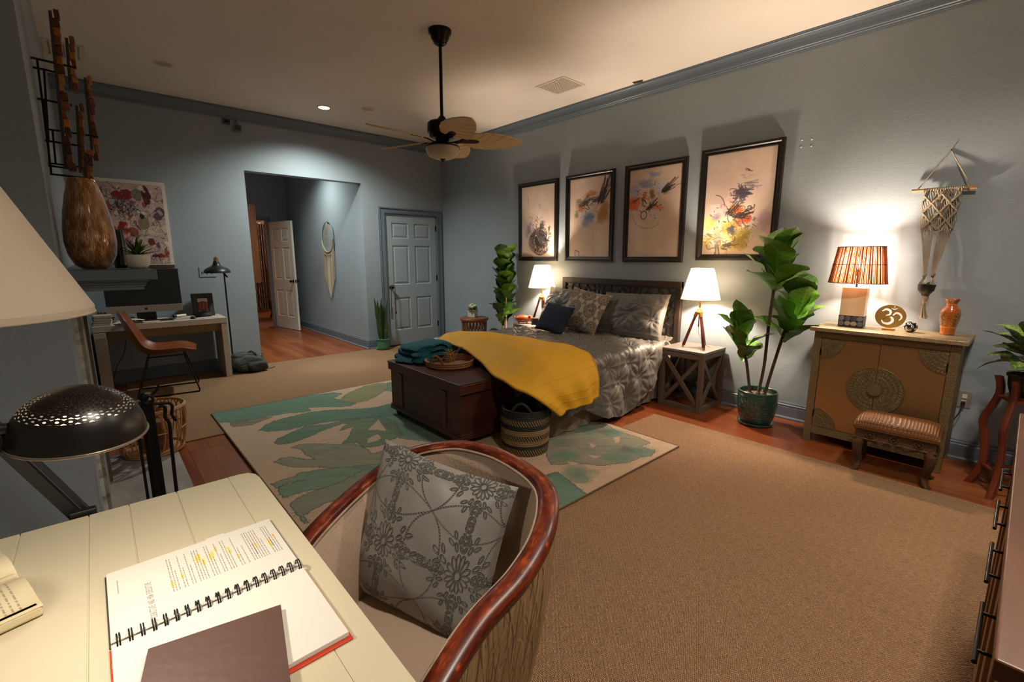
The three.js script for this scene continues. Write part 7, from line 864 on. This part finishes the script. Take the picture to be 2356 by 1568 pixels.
// ---------------------------------------------------------------- wire-bound notebook, brown book, paperback
{
  const lines = (c, w, y, n, x0, x1, dark = '#6d655c') => { c.fillStyle = dark; for (let i = 0; i < n; i++) { let x = x0; const end = i === n - 1 ? lerp(x0, x1, 0.6) : x1; while (x < end) { const l = rr(8, 26); c.globalAlpha = 0.7; c.fillRect(x, y + i * 11, Math.min(l, end - x), 3.6); x += l + 5; } } c.globalAlpha = 1; };
  const page = ctex(560, 704, (c, w, h) => {
    c.fillStyle = '#d3cec5'; c.fillRect(0, 0, w, h); c.fillStyle = '#6d655c'; c.globalAlpha = 0.5; c.fillRect(w * 0.62, 34, 120, 4); c.globalAlpha = 1; c.fillStyle = '#4c4640'; c.font = '30px monospace'; c.fillText('01 COGNITIVE AND HOW EXECUTIVE', 20, 150, 330); c.strokeStyle = '#4c4640';
    const hl = (x, y, l) => { c.fillStyle = '#eac04a'; c.globalAlpha = 0.85; c.fillRect(x, y - 3, l, 11); c.globalAlpha = 1; };
    const blocks = [[220, 3], [262, 2], [292, 2], [322, 4], [376, 3], [418, 2], [446, 3], [492, 2], [524, 1], [548, 7], [640, 4]]; for (const [y, n] of blocks) { for (let k = 0; k < n; k++) if (rnd() > 0.6) hl(rr(190, 420), y + k * 11, rr(26, 90)); lines(c, w, y, n, 190, 500); } lines(c, w, 570, 1, 240, 440, '#3c3530'); lines(c, w, 650, 1, 260, 420, '#3c3530');
  });
  const blank = mat(0xd6d1c8, { roughness: 0.7 });
  const n = thing('notebook', 'open wire-bound notebook with highlighted text on the cream desk', 'notebook', [-4.297, DT + 0.0005, 5.727], 0.008);
  const zTop = 0.226, xh = 0.146; const sheet = (z0, z1, y) => { const g = new THREE.PlaneGeometry(1, 1); const p = g.attributes.position, P = [[-xh, z1], [-xh, z0], [xh, z1], [xh, z0]]; return g; };
  // far page carries print: lines run across the page from the near side to the far side
  const pg = new THREE.BufferGeometry(); pg.setAttribute('position', new THREE.Float32BufferAttribute([-xh, 0.0095, -0.004, -xh, 0.0095, -zTop, xh, 0.0095, -0.004, xh, 0.0095, -zTop], 3)); pg.setAttribute('uv', new THREE.Float32BufferAttribute([0, 1, 1, 1, 0, 0, 1, 0], 2)); pg.setIndex([0, 2, 1, 1, 2, 3]); pg.computeVertexNormals();
  part(n, 'printed_page', pg, mat(0xffffff, { map: page, roughness: 0.7, side: THREE.DoubleSide })); part(n, 'far_pages', bb(-xh, xh, 0.0035, 0.009, -zTop, -0.004, 0.0008), blank); part(n, 'near_pages', bb(-xh, xh, 0.0035, 0.012, 0.004, zTop + 0.005, 0.001), blank);
  part(n, 'back_cover', [bb(-xh - 0.003, xh + 0.004, 0, 0.003, 0.003, zTop + 0.012, 0.0008)], mat(0xc9401f, { roughness: 0.5 }), 'red back cover'); part(n, 'front_cover', [bb(-xh - 0.003, xh + 0.004, 0, 0.003, -zTop - 0.003, -0.003, 0.0008)], mat(0x4a443c, { roughness: 0.5 })); part(n, 'index_tab', bb(0.02, 0.055, 0.004, 0.006, -zTop - 0.012, -zTop + 0.002, 0.0005), blank);
  const ringG = torus(0.0128, 0.0012, 0, 0, 0, 22, 6); ringG.rotateZ(Math.PI / 2); for (let i = 0; i < 19; i++) { const r = part(n, 'wire_ring', ringG, M.blackMetal); r.position.set(-0.138 + i * 0.01535, 0.0105, 0.001); const q = part(n, 'wire_ring', ringG, M.blackMetal); q.position.set(-0.1345 + i * 0.01535, 0.0105, 0.001); }
  part(n, 'wire_spine', rod([-0.14, 0.001, 0.002], [0.142, 0.001, 0.002], 0.0011), M.blackMetal);
  const b = thing('brown_book', 'slim brown hardback lying on the notebook', 'book', [-4.333, DT + 0.0128, 5.935], -0.03); part(b, 'cover', [bb(-0.092, 0.092, 0.0085, 0.0105, -0.125, 0.13, 0.001), bb(-0.092, 0.092, 0, 0.002, -0.125, 0.13, 0.001), bb(-0.093, -0.09, 0, 0.0105, -0.125, 0.13, 0.001)], mat(0x5a4038, { roughness: 0.5, bumpMap: rep(stipple, 2, 2), bumpScale: 0.0006 })); part(b, 'pages', bb(-0.09, 0.09, 0.002, 0.0085, -0.122, 0.127), mat(0xb5aa98, { roughness: 0.9 })); b.rotation.y = -0.2;
  // paperback at the left edge
  const text = ctex(256, 320, (c, w, h) => { c.fillStyle = '#d9cba8'; c.fillRect(0, 0, w, h); c.globalAlpha = 0.8; for (let y = 40; y < h - 50; y += 16) { let x = 24; c.fillStyle = '#9c9076'; while (x < w - 26) { const l = rr(8, 24); c.fillRect(x, y, Math.min(l, w - 26 - x), 5); x += l + 5; } } });
  const p = thing('paperback', 'open paperback lying at the left edge of the cream desk', 'book', [-4.655, DT + 0.0005, 5.438], -1.287); const half = (s) => surf(20, 2, (u, v) => [s * u * 0.146, 0.0215 + 0.016 * Math.sin(Math.min(1, u * 1.15) * Math.PI) * (1 - u * 0.6) - 0.012 * Math.pow(1 - u, 8) - (u > 0.97 ? 0.002 : 0), -0.09 + v * 0.18, s > 0 ? u : 1 - u, 1 - v]);
  for (const s of [-1, 1]) { part(p, 'page', half(s), mat(0xffffff, { map: text, roughness: 0.85, side: THREE.DoubleSide })); part(p, 'page_block', bb(s > 0 ? 0.004 : -0.146, s > 0 ? 0.146 : -0.004, 0.001, 0.0215, -0.09, 0.09, 0.006), mat(0xd6c8a2, { roughness: 0.9 })); }
}
// ---------------------------------------------------------------- black desk lamp
{
  const armM = mat(0x0c0a09, { roughness: 0.55 }), C = V(-4.437, 1.128, 5.71), blk = mat(0x1d1916, { roughness: 0.32, metalness: 0.15, side: THREE.DoubleSide }), l = thing('desk_lamp', 'black metal desk lamp with perforated dome lighting the notebook', 'desk lamp');
  const R = 0.079, H = 0.075, q = new THREE.Quaternion().setFromEuler(new THREE.Euler(0.1, 0, -0.06));
  const D = (lat, lon, k = 1) => { const r = Math.cos(lat) * R * k, y = Math.sin(lat) * H * k; return V(Math.cos(lon) * r, y, Math.sin(lon) * r).applyQuaternion(q).add(C); };
  const G = (f) => { f.computeVertexNormals(); return f; };
  const low = surf(64, 14, (a, t) => D(t * 0.6, -a * 6.2832).toArray(), true);
  // perforated crown: every cell is a plate with a hole
  const pos = [], rows = 6, cols = 28, la0 = 0.6, la1 = 1.25; for (let j = 0; j < rows; j++) for (let i = 0; i < cols; i++) { const a0 = la0 + (la1 - la0) * j / rows, a1 = la0 + (la1 - la0) * (j + 1) / rows, o0 = (i + (j & 1) * 0.5) / cols * 6.2832, o1 = o0 + 6.2832 / cols, out = [], inn = []; for (let k = 0; k < 8; k++) { const th = k / 8 * 6.2832 + Math.PI / 8, cx = clamp(Math.cos(th) * 1.45, -1, 1), cy = clamp(Math.sin(th) * 1.45, -1, 1); out.push(D(lerp(a0, a1, 0.5 + cy * 0.5), lerp(o0, o1, 0.5 + cx * 0.5))); inn.push(D(lerp(a0, a1, 0.5 + Math.sin(th) * 0.16), lerp(o0, o1, 0.5 + Math.cos(th) * 0.16))); } for (let k = 0; k < 8; k++) { const m = (k + 1) % 8; for (const v of [out[k], inn[k], inn[m], out[k], inn[m], out[m]]) pos.push(v.x, v.y, v.z); } }
  const pf = new THREE.BufferGeometry(); pf.setAttribute('position', new THREE.Float32BufferAttribute(pos, 3)); pf.computeVertexNormals(); { const nn = pf.attributes.normal, pp = pf.attributes.position; for (let i = 0; i < nn.count; i++) { const v = V().fromBufferAttribute(pp, i).sub(C).applyQuaternion(q.clone().invert()); v.y *= (R / H) ** 2; v.applyQuaternion(q).normalize(); nn.setXYZ(i, v.x, v.y, v.z); } }
  const cap = surf(32, 4, (a, t) => D(lerp(1.25, 1.5707, t), -a * 6.2832).toArray());
  const dome = part(l, 'dome_shade', [low, pf, cap], blk, 'black dome with rows of vent holes'); const rim = []; for (let i = 0; i < 48; i++) rim.push(D(0, i / 48 * 6.2832, 1.004).toArray()); part(dome, 'rim', tube(rim, 0.0022, 96, 6, true), mat(0x8a7c6c, { roughness: 0.3, metalness: 0.6 }));
  part(l, 'reflector', surf(40, 8, (a, t) => D(lerp(0.8, 1.5707, t), -a * 6.2832, 0.93).toArray(), true), mat(0x6b5238, { roughness: 0.5, side: THREE.DoubleSide }));
  const bulb = part(l, 'bulb', ball(0.026, C.x, C.y + 0.018, C.z, 1, 1.2, 1), mat(0xffffff, { emissive: 0xffd49a, emissiveIntensity: 4 })); part(l, 'socket', [rod([C.x, C.y + 0.03, C.z], [C.x, C.y + 0.07, C.z], 0.017, 0.02, 16)], M.black);
  part(l, 'bracket', [bar([C.x - 0.074, C.y + 0.012, C.z + 0.0], [C.x - 0.165, C.y + 0.005, C.z - 0.01], 0.024, 0.03), rod([C.x - 0.14, C.y + 0.006, C.z - 0.03], [C.x - 0.14, C.y + 0.006, C.z + 0.03], 0.011), tube([[C.x - 0.07, C.y + 0.03, C.z + 0.01], [C.x - 0.12, C.y + 0.035, C.z + 0.01], [C.x - 0.16, C.y + 0.015, C.z]], 0.008, 14, 8)], blk);
  const el = [-4.7, 1.19, 5.12], ba = [-4.482, 0.727, 5.125]; part(l, 'upper_arm', [bar([C.x - 0.15, C.y + 0.0, C.z - 0.005], el, 0.02, 0.014), bar([C.x - 0.16, C.y - 0.025, C.z - 0.005], [el[0], el[1] - 0.03, el[2]], 0.012, 0.01)], blk); part(l, 'lower_arm', [bar(ba, el, 0.024, 0.022), bar([ba[0] + 0.02, ba[1] + 0.01, ba[2]], [el[0] + 0.02, el[1] + 0.01, el[2]], 0.009, 0.022)], armM); part(l, 'elbow', rod([el[0], el[1], el[2] - 0.03], [el[0], el[1], el[2] + 0.03], 0.03, 0.03, 20), blk);
  part(l, 'clamp', [bx(0.05, 0.11, 0.02, -4.482, DT - 0.045, 5.152, 0.003), bx(0.05, 0.012, 0.07, -4.482, DT - 0.095, 5.185, 0.003), rod([-4.482, DT - 0.09, 5.2], [-4.482, DT - 0.03, 5.2], 0.008)], M.black); part(l, 'brass_knob', rod([-4.6, 1.055, 5.3], [-4.565, 1.052, 5.31], 0.012, 0.01, 14), M.brass);
  pointLight('desk_lamp_glow', DESKL, POWER.desk, [C.x, C.y + 0.018, C.z], 1.2);
}
// ---------------------------------------------------------------- big white shade of the unlit lamp at the left
{
  const l = thing('tall_lamp', 'unlit floor lamp with large white cone shade behind the cream desk', 'floor lamp', [-4.682, 0, 5.074]);
  part(l, 'shade', [lathe([[0.28, 1.258], [0.281, 1.272], [0.11, 1.645]], 0, 0, 0, 72), torus(0.28, 0.003, 0, 1.258, 0, 72, 6), torus(0.11, 0.003, 0, 1.645, 0, 48, 6)], phys(0xd8c9b2, { roughness: 0.9, transmission: 0.15, thickness: 0, side: THREE.DoubleSide, bumpMap: rep(stipple, 6, 3), bumpScale: 0.0006 }), 'white fabric cone shade'); part(l, 'shade_binding', [lathe([[0.2815, 1.256], [0.2765, 1.276]], 0, 0, 0, 72)], mat(0xcbbb9f, { roughness: 0.85, side: THREE.DoubleSide }));
  part(l, 'pole', [rod([0, 0.02, 0], [0, 1.4, 0], 0.011, 0.009, 14)], M.brass); part(l, 'base', lathe([[0, 0.03], [0.03, 0.03], [0.12, 0.02], [0.13, 0.0], [0, 0]], 0, 0, 0, 40), M.brass); part(l, 'bulb', ball(0.03, 0, 1.44, 0), M.white);
}
// ---------------------------------------------------------------- tub chair
{
  const rim0 = [[-4.13, 0.59, 5.42], [-4.034, 0.62, 5.35], [-3.813, 0.66, 5.233], [-3.648, 0.71, 5.229], [-3.51, 0.745, 5.345], [-3.462, 0.758, 5.5], [-3.458, 0.76, 5.62], [-3.485, 0.76, 5.765], [-3.53, 0.755, 5.85], [-3.641, 0.73, 5.94], [-3.755, 0.69, 5.974], [-3.881, 0.66, 5.99], [-3.995, 0.63, 6.025], [-4.12, 0.59, 6.075]];
  const C = new THREE.CatmullRomCurve3(rim0.map((p) => V(...p)), false, 'centripetal'), N = 90, P = [], O = []; const ctr = V(-3.8, 0, 5.62);
  for (let i = 0; i <= N; i++) { const t = i / N, p = C.getPointAt(t), tg = C.getTangentAt(t), n = V(-tg.z, 0, tg.x).normalize(); if (n.dot(V(p.x - ctr.x, 0, p.z - ctr.z)) < 0) n.negate(); P.push(p); O.push(n); }
  const at = (t) => { const k = t * N, i = Math.min(N - 1, Math.floor(k)), f = k - i; return [P[i].clone().lerp(P[i + 1], f), O[i].clone().lerp(O[i + 1], f).normalize()]; };
  const ch = thing('tub_chair', 'round-backed tub chair with polished red-brown rim and cream upholstery', 'chair');
  const veneer = mat(0xffffff, { roughness: 0.25, side: THREE.DoubleSide, map: ctex(512, 512, (c, w, h) => { c.fillStyle = '#8d7350'; c.fillRect(0, 0, w, h); for (let i = 0; i < 460; i++) { c.strokeStyle = ['#2e2014', '#4a3520', '#6b5234', '#a58a62'][i % 4]; c.lineWidth = rr(1, 4); c.globalAlpha = 0.75; const x = rnd() * w, y = rnd() * h; c.beginPath(); c.moveTo(x, y); c.bezierCurveTo(x + rr(-24, 24), y + 40, x + rr(-24, 24), y + 90, x + rr(-30, 30), y + rr(70, 180)); c.stroke(); } c.globalAlpha = 1; }) });
  const rimW = mat(0xffffff, { roughness: 0.34, map: rep(tex(512, 128, (u, v) => { const n = fbm(u, v, 6, 26, 301, 3), s = fbm(u, v, 14, 70, 307, 2); return mix3(rgb(0x471208), rgb(0xa84e1c), clamp((n - 0.35) * 1.2 + Math.max(0, s - 0.62) * 2.6)); }), 3, 1) });
  const prof = [[-0.026, -0.018], [-0.027, 0.004], [-0.021, 0.013], [-0.006, 0.017], [0.012, 0.014], [0.024, 0.006], [0.027, -0.006], [0.024, -0.02], [-0.026, -0.018]];
  part(ch, 'wooden_rim', [surf(140, 8, (a, b) => { const [p, n] = at(a), [o, y] = prof[Math.round(b * 8)]; return [p.x + n.x * (o - 0.022), p.y + y, p.z + n.z * (o - 0.022), a * 2, b * 0.3]; }), ball(0.027, P[0].x - O[0].x * 0.022, P[0].y, P[0].z - O[0].z * 0.022), ball(0.027, P[N].x - O[N].x * 0.022, P[N].y, P[N].z - O[N].z * 0.022)], rimW, 'polished red-brown wooden rim');
  const sh = surf(120, 20, (a, t) => { const [p, n] = at(a), y = lerp(p.y - 0.01, 0.06, t), k = 0.001 + 0.11 * Math.pow(t, 1.3) - 0.012 * Math.sin(t * 3.1); return [p.x - n.x * k, y, p.z - n.z * k, a * 3, t]; }); part(ch, 'outer_shell', sh, veneer, 'dark-streaked veneer shell');
  const uph = mat(0xb59c88, { roughness: 0.85, side: THREE.DoubleSide, bumpMap: rep(stipple, 3, 2), bumpScale: 0.0012 });
  part(ch, 'inner_back', surf(120, 24, (a, t) => { const [p, n] = at(a), y = lerp(p.y - 0.004, 0.27, t), k = 0.046 + 0.05 * t + 0.022 * Math.sin(Math.min(1, t * 1.2) * Math.PI); return [p.x - n.x * k, y, p.z - n.z * k, a * 3, t]; }), uph, 'cream upholstered back');
  const piping = []; for (let i = 0; i <= 60; i++) { const [p, n] = at(i / 60); piping.push([p.x - n.x * 0.053, p.y - 0.003, p.z - n.z * 0.053]); } part(ch, 'piping', tube(piping, 0.004, 160, 6), uph);
  const out = []; for (let i = 0; i <= 40; i++) { const [p, n] = at(i / 40); out.push([p.x - n.x * 0.1, -(p.z - n.z * 0.1)]); } const seat = poly(out, 0.08, 0.018); seat.rotateX(-Math.PI / 2); seat.translate(0, 0.248, 0); part(ch, 'seat_cushion', uvm(seat), uph, 'cream seat cushion'); const fr = poly(out, 0.12); fr.rotateX(-Math.PI / 2); fr.translate(0, 0.11, 0); part(ch, 'seat_rail', uvm(fr), veneer);
  for (const [i, k] of [[4, 0.05], [N - 4, 0.05], [32, 0.08], [58, 0.08]]) { const [p, n] = [P[i], O[i]]; part(ch, 'leg', rod([p.x - n.x * (k + 0.05), p.x - n.x * (k + 0.05) > -3.57 ? 0.0105 : 0.0005, p.z - n.z * (k + 0.05)], [p.x - n.x * (k + 0.05), 0.2, p.z - n.z * (k + 0.05)], 0.016, 0.024, 12), rimW); }
  // embroidered pillow on the seat
  const emb = (draw) => (c, w) => { c.lineCap = 'round'; const R = w * 0.25; for (let i = -1; i < 4; i++) for (let j = -1; j < 4; j++) { const x = (i + 0.5) * w / 2 * 1.0, y = (j + 0.5) * w / 2 * 1.0; draw(c, x, y, w); } };
  const pat = (bg, line, lw, fillBg) => (c, w) => { bg(c, w); c.strokeStyle = line; c.lineWidth = lw; c.setLineDash([11, 5]); const s = w / 2, R = s * 0.7071; for (let i = -1; i < 4; i++) for (let j = -1; j < 4; j++) { c.beginPath(); c.arc(i * s, j * s, R, 0, 7); c.stroke(); } c.setLineDash([]); for (let i = 0; i < 3; i++) for (let j = 0; j < 3; j++) { const x = i * s, y = j * s, r = s * 0.165; for (let k = 0; k < 14; k++) { const a = k / 14 * 6.283; c.save(); c.translate(x + Math.cos(a) * r * 0.68, y + Math.sin(a) * r * 0.68); c.rotate(a); c.beginPath(); c.ellipse(0, 0, r * 0.36, r * 0.15, 0, 0, 7); c.stroke(); c.restore(); } c.beginPath(); c.arc(x, y, r * 0.26, 0, 7); c.stroke(); for (let k = 0; k < 8; k++) { const a = k / 8 * 6.283 + 0.39; for (const [d, q] of [[1.5, 0], [1.9, 0.2], [1.9, -0.2], [2.25, 0]]) { c.save(); c.translate(x + Math.cos(a + q) * r * d, y + Math.sin(a + q) * r * d); c.rotate(a + q * 3); c.beginPath(); c.ellipse(0, 0, r * 0.26, r * 0.1, 0, 0, 7); c.stroke(); c.restore(); } } for (let k = 0; k < 4; k++) { const a = k / 4 * 6.283; for (let m = 0; m < 5; m++) for (const q of [-1, 1]) { const d = r * (1.35 + m * 0.42); c.save(); c.translate(x + Math.cos(a) * d - Math.sin(a) * q * r * 0.16, y + Math.sin(a) * d + Math.cos(a) * q * r * 0.16); c.rotate(a + q * 0.6); c.beginPath(); c.ellipse(0, 0, r * 0.2, r * 0.08, 0, 0, 7); c.stroke(); c.restore(); } } } };
  const rot = (f) => (c, w, h) => { c.save(); c.translate(w * 0.28, h * 0.05); f(c, w); c.restore(); };
  const wpx = 1024, colT = ctex(wpx, wpx, (c, w, h) => { c.fillStyle = '#86827d'; c.fillRect(0, 0, w, h); for (let i = 0; i < 220; i++) { c.globalAlpha = 0.1; c.fillStyle = i % 2 ? '#96928d' : '#76726e'; c.beginPath(); c.ellipse(rnd() * w, rnd() * h, rr(20, 90), rr(10, 40), rr(0, 3), 0, 7); c.fill(); } c.globalAlpha = 1; rot(pat(() => {}, '#5f5b57', 4))(c, w, h); });
  const bmpT = ctex(wpx, wpx, (c, w, h) => { c.fillStyle = '#808080'; c.fillRect(0, 0, w, h); rot(pat(() => {}, '#ffffff', 9))(c, w, h); rot(pat(() => {}, '#202020', 4))(c, w, h); }, false);
  const pil = single('embroidered_pillow', 'grey velvet pillow embroidered with flowers on the tub chair', 'pillow', cushion(0.475, 0.475, 0.13, 60, 0.06, (x, y) => 0.006 * Math.sin(x * 22 + y * 9) * sstep(0.05, 0.25, Math.hypot(x, y)) + 0.006 * (pn(x * 14 + 50, y * 14 + 50, 999, 999, 3) - 0.5)), phys(0xffffff, { map: colT, bumpMap: bmpT, bumpScale: 0.009, roughness: 0.42, sheen: 0.9, sheenRoughness: 0.4, sheenColor: new THREE.Color(0x8a8680) }));
  const ex = V(0.374, -0.124, 0.919).normalize(), ey = V(0.301, 0.954, 0.007).normalize(), ez = V().crossVectors(ex, ey), cen = V(-3.745, 0.566, 5.539);
  pil.position.copy(cen); pil.quaternion.setFromRotationMatrix(new THREE.Matrix4().makeBasis(ex, ey, ez));
}
renderer.render(scene, camera);
